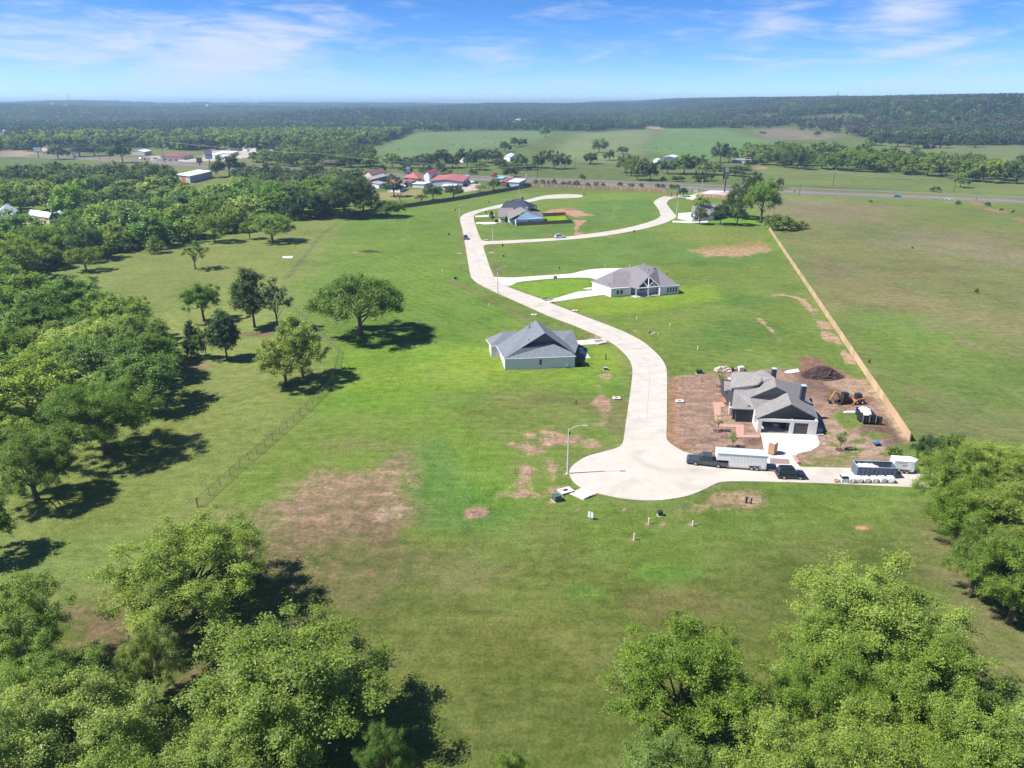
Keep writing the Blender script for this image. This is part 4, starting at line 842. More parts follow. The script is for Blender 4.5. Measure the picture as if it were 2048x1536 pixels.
for x, b, t, w, k, l in ((1198, 306, 275, 30, "md", "tallest of the lone trees in the far green field"), (1181, 328, 304, 34, "dk", "round dark tree below the tallest lone field tree"), (1219, 321, 301, 24, "dk", "round dark tree right of the tallest lone field tree"), (1245, 309, 292, 24, "dk", "small dark tree, rightmost of the lone field trees"), (1091, 275, 250, 22, "md", "round tree at the top edge of the far green field"),
                        (460, 354, 303, 60, "dk", "large dark oak beside the pale lots by the highway"), (484, 362, 334, 44, "dk", "dark oak right of the white warehouse"), (246, 326, 278, 44, "dk", "tall dark tree left of the red-roofed store"), (117, 319, 284, 40, "gy", "pale open tree near the billboard at upper left"), (160, 314, 285, 44, (0.13, 0.115, 0.095), "greyish brown tree near the billboard at upper left"), (190, 313, 287, 44, "gy", "grey-green spreading tree right of the greyish brown tree"),
                        (1022, 354, 333, 28, "dk", "dark tree at the roadside behind the red truck"), (1635, 273, 262, 14, "dk", "small round dark tree on the brown far pasture"), (1525, 268, 263, 16, "dk", "low dark bush-like tree on the far pasture"), (1603, 261, 254, 12, "dk", "small dark tree near the top of the brown far pasture"), (1560, 375, 357, 16, "dk", "small dark tree beside the far carriageway"), (1872, 384, 371, 16, "dk", "dark shrubby tree at the highway verge, right"), (1862, 383, 374, 8, "md", "small shrub beside the dark verge tree"),
                        (1920, 375, 340, 30, "md", "tree at the near end of the long belt"), (1745, 340, 330, 18, "dk", "small dark tree in front of the long belt"), (1750, 291, 272, 40, "dk", "dark oak under the wooded hill, left one"), (1795, 294, 272, 44, "dk", "dark oak under the wooded hill, left of the barn"), (1835, 297, 276, 44, "dk", "dark oak just right of the far barn"), (1880, 296, 280, 40, "dk", "low wide oak right of the far barn"), (1950, 295, 277, 30, "dk", "round oak in the open under the wooded hill"), (2000, 290, 277, 26, "gy", "pale tree at the foot of the wooded hill")):
    px_tree(x, b, t, w, rt.choice(FARM), k, l)
for i, (x, b, t, w) in enumerate(((763, 344, 331, 22), (812, 347, 329, 28), (843, 347, 337, 11), (858, 348, 331, 22), (882, 348, 325, 30), (901, 347, 340, 9), (943, 349, 338, 11), (952, 349, 341, 10), (1165, 359, 349, 13), (1327, 361, 354, 12))):
    px_tree(x, b, t, w, BUSH[i % 3], "dk", "dark bush on the grass verge beyond the highway", "bushes on the far highway verge", "bush", 3, 4.2, cat="bush")
for i, (x, b, t, w) in enumerate(((1071, 368, 360, 10), (1085, 368, 359, 12), (1097, 368, 361, 7), (1108, 368, 359, 12), (1127, 370, 363, 12), (1138, 370, 362, 9), (1152, 370, 362, 16), (1175, 371, 365, 11), (1192, 371, 364, 10), (1206, 372, 366, 10), (1240, 372, 364, 12), (1262, 373, 367, 12), (1283, 374, 367, 10), (1315, 375, 367, 11), (1326, 376, 368, 9), (1344, 377, 369, 12), (1354, 377, 369, 12))):
    px_tree(x, b, t, w, BUSH[i % 3], "dk", "young shrub planted between the tan fence and the highway", "young shrubs along the tan fence", "shrub", 3, 4.2, cat="shrub")
px_tree(1915, 409, 402, 11, BUSH[0], "dk", "dark scrub left of the ranch track mouth", None, "bush", 3, 4.2, cat="bush"); px_tree(1974, 412, 404, 13, BUSH[1], "dk", "dark scrub right of the ranch track mouth", None, "bush", 3, 4.2, cat="bush")
px_tree(1788, 918, 896, 26, BUSH[2], "md", "weedy green bush on the dirt beside the cargo trailer", None, "bush", 3, 4.2, cat="bush")
# staked saplings on the new lot
def sapling(px, b, t, label):
    B = P(px, b); H = atY(px, t, B.y).z; r = thing("sapling", label, "young tree", B, rt.uniform(0, 6)); s = H / 4.0
    a = inst("trunk", SAPL[0], r); c = inst("crown", SAPL[1], r); a.scale = c.scale = (s, s, s); c.color = jitcol("md")
    for k in (-0.9, 0.9): MB().tube([(k, 0, -0.1), (0, 0, H * 0.45)], 0.03, 4).build("stake", M_STAKE, r)
    MB().ball((0, 0, 0), 0.9, 10, 4, (1, 1, 0.12), 0.2).build("mulch_ring", M_MULCH, r)
M_STAKE = mat("stake_wood", (0.42, 0.36, 0.28), 0.9, 0.1); M_MULCH = mat("mulch", (0.085, 0.05, 0.04), 0.95, 0.4, 4)
for a in ((1440, 773, 737, "sapling left of the porch roof of the unfinished house"), (1436, 862, 828, "sapling on the bend of the pink path"), (1464, 894, 863, "sapling between the pink path and the long trailer"), (1680, 900, 860, "sapling on the dirt right of the new driveway")): sapling(*a)
for x, b, t, l in ((983, 434, 421, "small conical shrub left of the dark-roofed far house"), (985, 441, 428, "small shrub beside the pale column at the far house"), (1012, 448, 432, "small shrub at the corner of the pale blue house"), (993, 447, 438, "low shrub beside the driveway of the pale blue house")):
    px_tree(x, b, t, 7, TALL[0], "dk", l, None, "shrub", 10, 5.6, cat="shrub")
# undergrowth closing the foot of the far left wood
EDGE = [(20, 566), (70, 552), (130, 526), (230, 508), (330, 492), (420, 477), (510, 460), (600, 443), (655, 431)]
for i in range(44):
    t = (i + rt.random()) / 44 * (len(EDGE) - 1); k = min(int(t), len(EDGE) - 2); a, b = EDGE[k], EDGE[k + 1]; x, y = a[0] + (b[0] - a[0]) * (t - k), a[1] + (b[1] - a[1]) * (t - k) - rt.uniform(1, 6)
    if any(abs(x - q) < 13 for q in (430, 500, 545, 310)): continue
    B = P(x, y); plant(BUSH[i % 3], B, rt.uniform(2.6, 5.0), rt.uniform(5, 9), jitcol(rt.choice(("md", "dk", "dk")), 0.15), "leafy shrub in the undergrowth along the foot of the far left wood", "undergrowth shrubs at the foot of the far left wood", "shrub", None, 3, 4.2)["category"] = "shrub"
# dead grey tree inside the left wood
def bare_tree(px, b, H, label, seed):
    rg = random.Random(seed); B = P(px, b); r = thing("bare_tree", label, "tree", B); mb = MB(); tw = MB()
    mb.tube([(0, 0, 0), (0.1, 0, H * 0.25), (0, 0.1, H * 0.45)], [0.3, 0.24, 0.15], 6)
    for k in range(26):
        a = rg.uniform(0, 6.28); e = Vector((math.cos(a) * H * rg.uniform(0.2, 0.5), math.sin(a) * H * rg.uniform(0.2, 0.5), H * rg.uniform(0.55, 1.0))); s = Vector((0, 0, H * rg.uniform(0.2, 0.45))); m_ = s.lerp(e, 0.5) + Vector((0, 0, 0.4))
        mb.tube([s, m_, e], [0.11, 0.07, 0.03], 4, False)
        for j in range(6):
            q = m_.lerp(e, rg.random()); tw.tube([q, q + Vector((rg.uniform(-1, 1), rg.uniform(-1, 1), rg.uniform(-.2, 1))) * H * 0.12], [0.035, 0.012], 3, False)
    mb.build("trunk", M_BARKG, r); tw.build("twigs", M_BARKG, r)
bare_tree(75, 800, 9.5, "leafless grey tree in the dense wood at the left edge", 3)
bare_tree(800, 405, 6, "leafless pale shrubby tree behind the end of the dark wooden fence", 4)

# ---- the rest of the woods and the forest running to the horizon, as one mass each
def scatter(name, label, pts, sizes, pick, sources, kinds):
    """points carrying size and kind; geometry nodes stand one of the source trees on each"""
    col_ = bpy.data.collections.new(name + "_kinds")
    for i, (me, c) in enumerate(sources):
        me = me.copy(); me.materials[0] = leaf_material("leaves_%s_%d" % (name, i), fixed=c[:3])
        o = bpy.data.objects.new("%s_kind_%02d" % (name, i), me); o.color = c; col_.objects.link(o)
    me = bpy.data.meshes.new(name); me.from_pydata([tuple(p) for p in pts], [], [])
    a = me.attributes.new("size", 'FLOAT_VECTOR', 'POINT'); a.data.foreach_set("vector", np.asarray(sizes, np.float32).ravel())
    a = me.attributes.new("turn", 'FLOAT_VECTOR', 'POINT'); tr = np.zeros((len(pts), 3), np.float32); tr[:, 2] = np.random.RandomState(3).uniform(0, 6.28, len(pts)); a.data.foreach_set("vector", tr.ravel())
    a = me.attributes.new("pick", 'INT', 'POINT'); a.data.foreach_set("value", np.asarray(pick, np.int32))
    o = bpy.data.objects.new(name, me); COL.objects.link(o)
    ng = bpy.data.node_groups.new(name, 'GeometryNodeTree')
    ng.interface.new_socket("Geometry", in_out='INPUT', socket_type='NodeSocketGeometry'); ng.interface.new_socket("Geometry", in_out='OUTPUT', socket_type='NodeSocketGeometry')
    N, L = ng.nodes, ng.links
    gi, go = N.new("NodeGroupInput"), N.new("NodeGroupOutput"); ip = N.new("GeometryNodeInstanceOnPoints"); ci = N.new("GeometryNodeCollectionInfo")
    ci.inputs["Collection"].default_value = col_; ci.inputs["Separate Children"].default_value = True; ci.inputs["Reset Children"].default_value = True
    def na(n, t):
        x = N.new("GeometryNodeInputNamedAttribute"); x.data_type = t; x.inputs["Name"].default_value = n; return x.outputs["Attribute"]
    L.new(gi.outputs[0], ip.inputs["Points"]); L.new(ci.outputs[0], ip.inputs["Instance"]); ip.inputs["Pick Instance"].default_value = True
    L.new(na("pick", 'INT'), ip.inputs["Instance Index"]); L.new(na("turn", 'FLOAT_VECTOR'), ip.inputs["Rotation"]); L.new(na("size", 'FLOAT_VECTOR'), ip.inputs["Scale"])
    L.new(ip.outputs[0], go.inputs[0])
    md = o.modifiers.new("scatter", 'NODES'); md.node_group = ng
    return tag(o, label, "wood", kind="stuff")
c4 = lambda c: (*c, 1)
src = [(FARM[i % 6], c4(k)) for i, k in enumerate((LT, MD, DK, LT, MD, DK, GY, YL))]
kid = {"lt": (0, 3), "md": (1, 4), "dk": (2, 5), "gy": (6,), "yl": (7,)}
scatter("woods", "remaining green woods behind the nearer trees on both sides of the highway", [p[0] for p in REST], [(p[2] / 10, p[2] / 10, p[1] / 10) for p in REST], [rt.choice(kid[p[3]]) for p in REST], src, None)

BX = np.array([-400, 0, 60, 130, 250, 330, 420, 560, 700, 760, 830, 1000, 1100, 1200, 1300, 1400, 1560, 1650, 1720, 1760, 1900, 2048, 2400])
BY = np.array([300, 300, 302, 296, 294, 300, 301, 304, 300, 288, 262, 262, 263, 262, 257, 257, 257, 264, 274, 286, 290, 291, 296])
rs = np.random.RandomState(21)
FX, FY, FS = [], [], []
for d0, d1, gap in ((780, 1500, 9.0), (1500, 2300, 11.5), (2300, 3600, 15), (3600, 5400, 21), (5400, 7800, 30), (7800, 11500, 46)):
    n = int(0.5 * (d1 * d1 - d0 * d0) * 1.42 / (gap * gap) * 1.0)
    D = np.sqrt(rs.uniform(d0 * d0, d1 * d1, n)); A = rs.uniform(-0.71, 0.71, n)
    FX.append(D * np.sin(A)); FY.append(D * np.cos(A)); FS.append(np.full(n, max(1.0, (gap / 11.0) ** 0.75)))
fx, fy, fs = map(np.concatenate, (FX, FY, FS)); fz = hgt(fx, fy)
u, v = pix(fx, fy, fz)
lim = np.interp(u, BX, BY) + 4 * (fbm(fx / 60, fy / 60, 2) - 0.5)
keep = (v < lim) & (u > -140) & (u < 2190)
# clearings with houses, thin places
for (a, b, c, d) in ((1005, 240, 1062, 251), (1290, 252, 1318, 260)): keep &= ~((u > a) & (u < c) & (v > b) & (v < d))
dens = fbm(fx / 260 + 3, fy / 260 + 8, 3); keep &= rs.rand(len(fx)) < np.clip(0.35 + 1.6 * (dens - 0.30), 0.45, 1.0); keep &= ~((fbm(fx / 170 + 20, fy / 210 + 4, 2) < 0.27) & (np.hypot(fx, fy) > 1150))
fx, fy, fz, fs, u, v = (q[keep] for q in (fx, fy, fz, fs, u, v))
src = [(TINY[i % 5], c4(tuple(q * 1.05 for q in k))) for i, k in enumerate((MD, DK, MD, DK, LT, (0.175, 0.150, 0.128), (0.160, 0.155, 0.105), (0.095, 0.160, 0.055)))] + [(PINE[0], c4((0.060, 0.105, 0.045))), (PINE[1], c4((0.052, 0.092, 0.040)))]
pn = fbm(fx / 420 + 50, fy / 420 + 2, 3); r1 = rs.rand(len(fx)); brown = sm((u - 1380) / 250) * sm((290 - v) / 30) * (fbm(fx / 120 + 9, fy / 120, 3) > 0.50); D = np.hypot(fx, fy)
pick = np.where(r1 < 0.34, 1, np.where(r1 < 0.62, 7, np.where(r1 < 0.86, 3, np.where(r1 < 0.95, 0, 6))))
pick = np.where((pn > 0.52) & (rs.rand(len(fx)) < 0.6), 8 + (r1 > 0.5), pick); near = (D < 1500) & (u < 900) & (rs.rand(len(fx)) < 0.55); pick = np.where(near, np.where(r1 < 0.5, 0, np.where(r1 < 0.8, 4, 2)), pick)
pick = np.where((rs.rand(len(fx)) < brown * 0.75), np.where(r1 < 0.5, 5, 6), pick)
h = rs.uniform(0.7, 1.35, len(fx)) * fs * (0.85 + 0.5 * fbm(fx / 70, fy / 70, 2)) * 1.12; szs = np.stack([h * rs.uniform(0.9, 1.25, len(fx)), h * rs.uniform(0.9, 1.25, len(fx)), 1.15 * np.minimum(h, 1.5)], 1)
scatter("forest", "dense blue-green forest covering the low hills out to the horizon", np.stack([fx, fy, fz - 0.3], 1), szs, pick, src, None)
print("forest trees", len(fx), "rest", len(REST))
# ================================================================ houses
def shingle(name, rgb):
    m = mat(name, rgb, 0.92, 0.16, 1.2, 0.0, detail=5)
    nt = m.node_tree; N = nt.nodes; L = nt.links; b = N["Principled BSDF"]; src = b.inputs["Base Color"].links[0].from_socket
    tc = N.new("ShaderNodeTexCoord"); br = N.new("ShaderNodeTexNoise"); br.inputs["Scale"].default_value = 5.0; br.inputs["Detail"].default_value = 3
    mp = N.new("ShaderNodeMapping"); mp.inputs["Scale"].default_value = (1, 1, 2.4); L.new(tc.outputs["Object"], mp.inputs[0]); L.new(mp.outputs[0], br.inputs["Vector"])
    r = N.new("ShaderNodeMapRange"); r.inputs["From Min"].default_value = 0.3; r.inputs["From Max"].default_value = 0.7; r.inputs["To Min"].default_value = 0.78; r.inputs["To Max"].default_value = 1.24; L.new(br.outputs["Fac"], r.inputs["Value"])
    c = N.new("ShaderNodeCombineColor"); [L.new(r.outputs[0], c.inputs[i]) for i in range(3)]
    x = N.new("ShaderNodeMix"); x.data_type = 'RGBA'; x.blend_type = 'MULTIPLY'; x.inputs[0].default_value = 1; L.new(src, x.inputs[6]); L.new(c.outputs[0], x.inputs[7]); L.new(x.outputs[2], b.inputs["Base Color"])
    return m
M_SH_B = shingle("shingle_blue_grey", (0.165, 0.180, 0.212)); M_SH_C = shingle("shingle_warm_grey", (0.195, 0.182, 0.195)); M_SH_A = shingle("shingle_taupe", (0.235, 0.222, 0.218)); M_SH_D = shingle("shingle_dark", (0.042, 0.050, 0.078)); M_SH_E = shingle("shingle_brown_grey", (0.20, 0.175, 0.17))
M_WHITE = mat("white_paint", (0.74, 0.74, 0.73), 0.7, 0.03, 2); M_BRICKW = mat("white_brick", (0.745, 0.68, 0.71), 0.85, 0.06, 5); M_WALLA = mat("white_panel_wall", (0.68, 0.675, 0.665), 0.85, 0.05, 4); M_DARKW = mat("charcoal_siding", (0.048, 0.052, 0.062), 0.75, 0.1, 3); M_SLATE = mat("slate_siding", (0.115, 0.125, 0.140), 0.75, 0.08, 3)
M_GLASS = mat("window_glass", (0.018, 0.024, 0.03), 0.06, 0, spec=0.6); M_TRIM = mat("trim_white", (0.72, 0.72, 0.71), 0.6, 0.03); M_DTRIM = mat("trim_dark", (0.035, 0.038, 0.045), 0.5, 0.05); M_BLUEW = mat("pale_blue_siding", (0.50, 0.64, 0.76), 0.75, 0.04, 2)
M_METAL = mat("galvanised", (0.45, 0.47, 0.48), 0.4, 0.06, metal=0.7); M_STONE = mat("pale_stone", (0.52, 0.48, 0.43), 0.9, 0.2, 3); M_GREYW = mat("grey_siding", (0.36, 0.37, 0.40), 0.8, 0.05, 2); M_BLACKM = mat("black_metal", (0.022, 0.023, 0.026), 0.45, 0.05); M_TAN = mat("bare_timber", (0.40, 0.27, 0.16), 0.85, 0.15, 3); M_PLY = mat("garage_board", (0.62, 0.56, 0.50), 0.9, 0.1, 2)
def Zf(ox, oy, s): return lambda x, y, h=0.0: P(ox + x / s, oy + y / s, h)
def slab(mb, pts, t=0.16):
    n = len(pts); b = len(mb.v)
    cx = pts[0]
    mb.v += [tuple(p) for p in pts] + [(p[0], p[1], p[2] - t) for p in pts]
    for tri in tessellate_polygon([[Vector(p) for p in pts]]):
        a, c, d = tri
        nz = ((Vector(pts[c]) - Vector(pts[a])).cross(Vector(pts[d]) - Vector(pts[a]))).z
        if nz < 0: c, d = d, c
        mb.f.append((b + a, b + c, b + d)); mb.mi.append(mb.m); mb.f.append((b + n + a, b + n + d, b + n + c)); mb.mi.append(mb.m)
    area = sum(pts[i][0] * pts[(i + 1) % n][1] - pts[(i + 1) % n][0] * pts[i][1] for i in range(n))
    for i in range(n):
        j = (i + 1) % n; q = (b + n + i, b + n + j, b + j, b + i) if area > 0 else (b + i, b + j, b + n + j, b + n + i)
        mb.f.append(q); mb.mi.append(mb.m)
class House:
    def __init__(s, name, label, base, cat="house"): s.o = Vector((base.x, base.y, 0)); s.r = thing(name, label, cat, s.o)
    def part(s, mb, name, m, label=None, parent=None):
        o = mb.build(name, m, parent or s.r, s.o if parent is None else s.o)
        if label: o["label"] = label
        return o
    def roof(s, faces, m, name="roof", t=0.16, label=None):
        mb = MB()
        for f in faces: slab(mb, f, t)
        return s.part(mb, name, m, label)
    def wallbox(s, a, b, depth, h, m, name="wall", z0=-0.2, label=None):
        """block standing on the line a-b (seen from the front, left to right), running `depth` back"""
        u = Vector((b.x - a.x, b.y - a.y, 0)); bk = Vector((-u.y, u.x, 0)).normalized() * depth
        return s.part(MB().prism([(a.x, a.y), (b.x, b.y), (b.x + bk.x, b.y + bk.y), (a.x + bk.x, a.y + bk.y)], z0, h), name, m, label)
    def window(s, a, b, f0, f1, z0, z1, mullion=1, cross=1, frame=M_TRIM, parent=None, name="window", out=0.03):
        """window in the wall plane a-b between fractions f0 and f1"""
        u = Vector((b.x - a.x, b.y - a.y, 0)); L = u.length; u.normalize(); n = Vector((u.y, -u.x, 0)); ang = math.atan2(u.y, u.x)
        w = (f1 - f0) * L; c = Vector((a.x, a.y, 0)) + u * ((f0 + f1) / 2 * L) + n * out; h = z1 - z0; mb = MB(); fw = 0.09
        for dx in (-w / 2, w / 2): mb.box(c + u * dx + Vector((0, 0, (z0 + z1) / 2)), (fw, 0.08, h + fw), ang)
        for zz in (z0, z1): mb.box(c + Vector((0, 0, zz)), (w - fw, 0.08, fw), ang)
        for k in range(1, mullion): mb.box(c + u * (-w / 2 + w * k / mullion) + Vector((0, 0, (z0 + z1) / 2)), (fw * 0.8, 0.07, h - fw), ang)
        for k in range(1, cross): mb.box(c + n * 0.004 + Vector((0, 0, z0 + h * k / cross)), (w - fw, 0.06, fw * 0.6), ang)
        f = s.part(mb, name, frame)
        g = MB().box(c - n * 0.01 + Vector((0, 0, (z0 + z1) / 2)), (w - 0.05, 0.03, h - 0.05), ang).build("pane", M_GLASS, f, s.o)
        return f
    def pipe(s, p, h, r=0.06, m=None, name="vent_pipe"): return s.part(MB().tube([p, p + Vector((0, 0, h))], r, 6), name, m or M_BLACKM)
    def cube(s, p, d, m, name, rz=0.0, label=None): return s.part(MB().box(p, d, rz), name, m, label)
def unitback(a, b):
    u = Vector((b.x - a.x, b.y - a.y, 0)).normalized(); return u, Vector((-u.y, u.x, 0))

# ---- grey-roofed white house left of the bend
z = Zf(960, 620, 6.827)
FL, FR = z(340, 822), z(1292, 780); u, bk = unitback(FL, FR)
hB = House("house", "white brick house with blue-grey gabled roof left of the street bend", FL.lerp(FR, 0.5))
hB.wallbox(FL, FR, 10.5, 2.72, M_BRICKW)
LW = z(155, 640); hB.wallbox(LW, LW + u * 6, 5.5, 2.7, M_BRICKW)
hB.wallbox(FR + bk * 5.5 - u * 3, FR + bk * 5.5 + u * 0.8, 7.5, 2.8, M_BRICKW)
GLp, GRp, PF, PB = z(660, 462, 4.6), z(1075, 437, 4.6), z(890, 312, 7.2), z(762, 140, 7.2)
EFL, EFR, EBL = z(330, 665, 2.78), z(1312, 628, 2.78), z(222, 490, 2.78); K1, K2 = z(440, 530, 4.15), z(548, 526, 4.35)
BR = FR + bk * 11 + Vector((0, 0, 2.78)); 
hB.roof([[PF, PB, EBL, EFL, K1, K2], [K1, EFL, EFR, GRp, GLp, K2], [PB, PF, z(1295, 592, 3.1), BR + u * 0.4], [PB, BR + u * 0.4, EBL]], M_SH_B)
RL, RR_ = z(900, 285, 5.0), z(1268, 275, 5.0); RE = z(1342, 472, 2.85)
hB.roof([[RL, z(1085, 470, 3.3), z(1300, 592, 2.7), RE, RR_], [RR_, RE, RE + bk * 8.6], [RL, RR_, RE + bk * 8.6, RE + bk * 8.6 - u * 8]], M_SH_B, label="brownish grey right wing roof")
L1, L2 = z(325, 290, 5.0), z(640, 283, 5.0)
hB.roof([[L1, z(80, 395, 2.75), z(150, 490, 2.75)], [L1, z(150, 490, 2.75), z(150, 490, 2.75) + u * 7, L2], [L1, L2, z(80, 395, 2.75) + u * 8, z(80, 395, 2.75)]], M_SH_B, label="left wing hip roof")
mb = MB().poly([GLp - bk * 0.05, GRp - bk * 0.05, PF + Vector((0, 0, -0.25))]); hB.part(mb, "gable_wall", M_SLATE)
mb = MB()
for k in range(1, 20):
    f = k / 20; a = GLp.lerp(GRp, f); hh = (1 - abs(f - 0.52) / (0.52 if f < 0.52 else 0.48)) * 2.3
    if hh > 0.1: mb.box(a + Vector((0, 0, hh / 2)) - bk * 0.08, (0.05, 0.04, hh), math.atan2(u.y, u.x))
hB.part(mb, "siding_battens", M_SLATE)
mb = MB()
for a, b in ((EFL, EFR), (EFL, EBL), (z(150, 490, 2.75), z(80, 395, 2.75)), (z(150, 490, 2.75), z(150, 490, 2.75) + u * 5.5)): mb.tube([a - Vector((0, 0, 0.1)), b - Vector((0, 0, 0.1))], 0.07, 4)
hB.part(mb, "gutter", M_TRIM)
hB.window(FL, FR, 0.486, 0.528, 0.95, 2.35, 1, 2, M_WHITE)
hB.cube(FL.lerp(FR, 0.885) - bk * 0.25 + Vector((0, 0, 0.5)), (0.55, 0.35, 0.5), M_GREYW, "meter_box")
for x, y, h, zz in ((680, 240, 0.9, 6.2), (670, 270, 0.8, 5.9), (637, 275, 0.5, 5.6), (664, 438, 0.8, 5.0)): hB.pipe(z(x, y, zz), h, 0.08)
for x, y, zz in ((583, 405, 4.9), (957, 505, 3.9), (960, 533, 3.7), (908, 555, 3.5)): hB.cube(z(x, y, zz), (0.3, 0.3, 0.2), M_BLACKM, "roof_vent")
c = z(1318, 612, 0.0); hB.cube(c + Vector((0, 0, 1.3)), (0.35, 0.35, 2.6), M_SLATE, "porch_post"); c = z(1320, 560, 0); 
hB.window(FL, FL + bk * 9, 0.03, 0.1, 1.0, 2.2)
pave("walkway", [(1157, 696), (1165, 695.5), (1181, 716), (1172, 717), (1160, 706)], 0.072, M_DRIVE, "white front walk at the porch of the grey-roofed house", "path", sharp=True)
tag(MB().prism(W([(1150, 709), (1166, 709), (1170, 716), (1152, 716.5)]), -0.05, 0.25).build("porch_step", mat("porch_brick", (0.20, 0.13, 0.10), 0.9, 0.2, 6)), "brown brick porch step at the grey-roofed house", "step")
for i in range(7):
    p = z(1330 + 22 * i, 770 - 8 * (i % 3)); inst("boxwood", BUSH[i % 3], None, p, i, (0.22, 0.22, 0.28)).color = (0.05, 0.06, 0.03, 1)
    tag([o for o in bpy.data.objects if o.name.startswith("boxwood")][-1], "little dark shrub in the bed beside the grey-roofed house", "shrub", "little shrubs by the grey-roofed house")

# ---- hip-roofed white house by the curved driveway
z = Zf(1160, 510, 9.309)
FL, M1, M2, FR = z(575, 786), z(940, 757), z(1482, 752), z(1840, 716); u, bk = unitback(FL, FR)
hC = House("house", "white brick house with brown-grey hip roof and truss-gabled porch", FL.lerp(FR, 0.5))
BLc = z(225, 662); dl = (BLc - FL).length
hC.part(MB().prism([(FL.x, FL.y), (M1.x, M1.y), (M1.x + bk.x * 3.0, M1.y + bk.y * 3.0), (M2.x + bk.x * 3.0, M2.y + bk.y * 3.0), (M2.x, M2.y), (FR.x, FR.y), (FR.x + bk.x * 12, FR.y + bk.y * 12), (BLc.x, BLc.y)], -0.2, 2.78), "wall", M_BRICKW)
E0, E1, E2, E3, E4, E5 = z(210, 495, 2.8), z(575, 616, 2.8), z(920, 592, 2.8), z(1050, 622, 2.95), z(1500, 582, 2.95), z(1845, 562, 2.8)
R1, R2 = z(620, 335, 5.2), z(940, 305, 5.4); PK, PKB, TOP, TR = z(1288, 390, 5.9), z(1068, 215, 6.6), z(1205, 172, 7.2), z(1430, 245, 6.2)
EB = E5 + bk * 12
hC.roof([[R1, E0, E1], [R1, E1, E2, R2], [E0, R1, z(725, 262, 4.8)], [R2, E2, E3, PK, PKB], [PK, E4, E5, TR, TOP, PKB], [E5, EB, TR], [TR, EB, z(725, 262, 4.8), TOP], [TOP, z(725, 262, 4.8), R1, R2, PKB]], M_SH_C)
mb = MB()
for a, b in ((E0, E1), (E1, E2), (E4, E5)): mb.tube([a - Vector((0, 0, 0.1)), b - Vector((0, 0, 0.1))], 0.09, 4)
hC.part(mb, "gutter", M_TRIM)
g0, g1, gp = E3.lerp(E4, 0.03), E3.lerp(E4, 0.97), PK - Vector((0, 0, 0.25)); back = bk * 1.2
hC.part(MB().poly([g0 + back, g1 + back, gp + back]), "gable_wall", M_SLATE)
mb = MB(); mid = g0.lerp(g1, 0.49)
for a, b, r in ((g0, g1, 0.15), (g0, gp, 0.10), (g1, gp, 0.10), (mid, gp, 0.13), (mid, g0.lerp(gp, 0.55), 0.09), (mid, g1.lerp(gp, 0.55), 0.09)): mb.tube([a, b], r, 4)
hC.part(mb, "truss", M_TRIM)
for q in (z(1042, 788), z(1268, 768)): hC.cube(q + Vector((0, 0, 1.45)), (0.42, 0.42, 2.9), M_TRIM, "porch_column")
hC.part(MB().prism([(p.x, p.y) for p in (z(945, 762), z(1040, 800), z(1490, 760), z(1482, 752) + bk * 3, z(940, 757) + bk * 3)], 0, 0.09), "porch_floor", M_DRIVE)
for f0, f1 in ((0.27, 0.40), (0.46, 0.60)): hC.window(FL, M1, f0, f1, 0.75, 2.15, 1, 1)
for i in range(4): hC.window(M2, FR, 0.355 + i * 0.145, 0.355 + i * 0.145 + 0.105, 0.7, 2.25, 1, 2)
q0, q1 = M1 + bk * 3, M2 + bk * 3
for f0, f1, a, b in ((0.02, 0.10, 0.6, 2.2), (0.14, 0.20, 0.6, 2.2), (0.26, 0.32, 0.15, 2.2), (0.42, 0.52, 0.9, 2.2), (0.54, 0.60, 0.9, 2.2), (0.67, 0.76, 0.9, 2.2)): hC.window(q0, q1, f0, f1, a, b, 1, 2)
for f0, f1 in ((0.30, 0.56), (0.62, 0.88)):
    a, b = BLc, FL; uu = (b - a).normalized(); ang = math.atan2(uu.y, uu.x); n = Vector((uu.y, -uu.x, 0)); c = a.lerp(b, (1 - f0 + 1 - f1) / 2) + n * 0.02
    mb = MB()
    for k in range(4): mb.box(c + Vector((0, 0, 0.3 + 0.56 * k)), (abs(f1 - f0) * dl, 0.05, 0.54), ang)
    hC.part(mb, "garage_door", M_WHITE)
for x, y, h, zz in ((1285, 300, 0.9, 6.2), (1340, 320, 0.9, 5.8), (547, 560, 0.8, 3.3), (1605, 385, 0.9, 4.2), (1632, 360, 0.5, 4.2)): hC.pipe(z(x, y, zz), h, 0.09)
for x, y, zz in ((715, 455, 3.9), (850, 440, 4.0), (797, 385, 4.4)): hC.cube(z(x, y, zz), (0.35, 0.35, 0.2), M_BLACKM, "roof_vent")
hC.cube(z(1385, 255, 6.3), (0.75, 0.6, 0.35), M_BLACKM, "chimney_cap"); hC.cube(z(1184, 165, 7.3), (0.35, 0.35, 0.5), mat("flue_brass", (0.62, 0.55, 0.36), 0.4, 0.05), "flue")
pave("walkway", [(1166, 577), (1185, 574.5), (1190, 576.5), (1176, 580)], 0.07, M_DRIVE, "short front walk of the hip-roofed white house", "path", sharp=True)

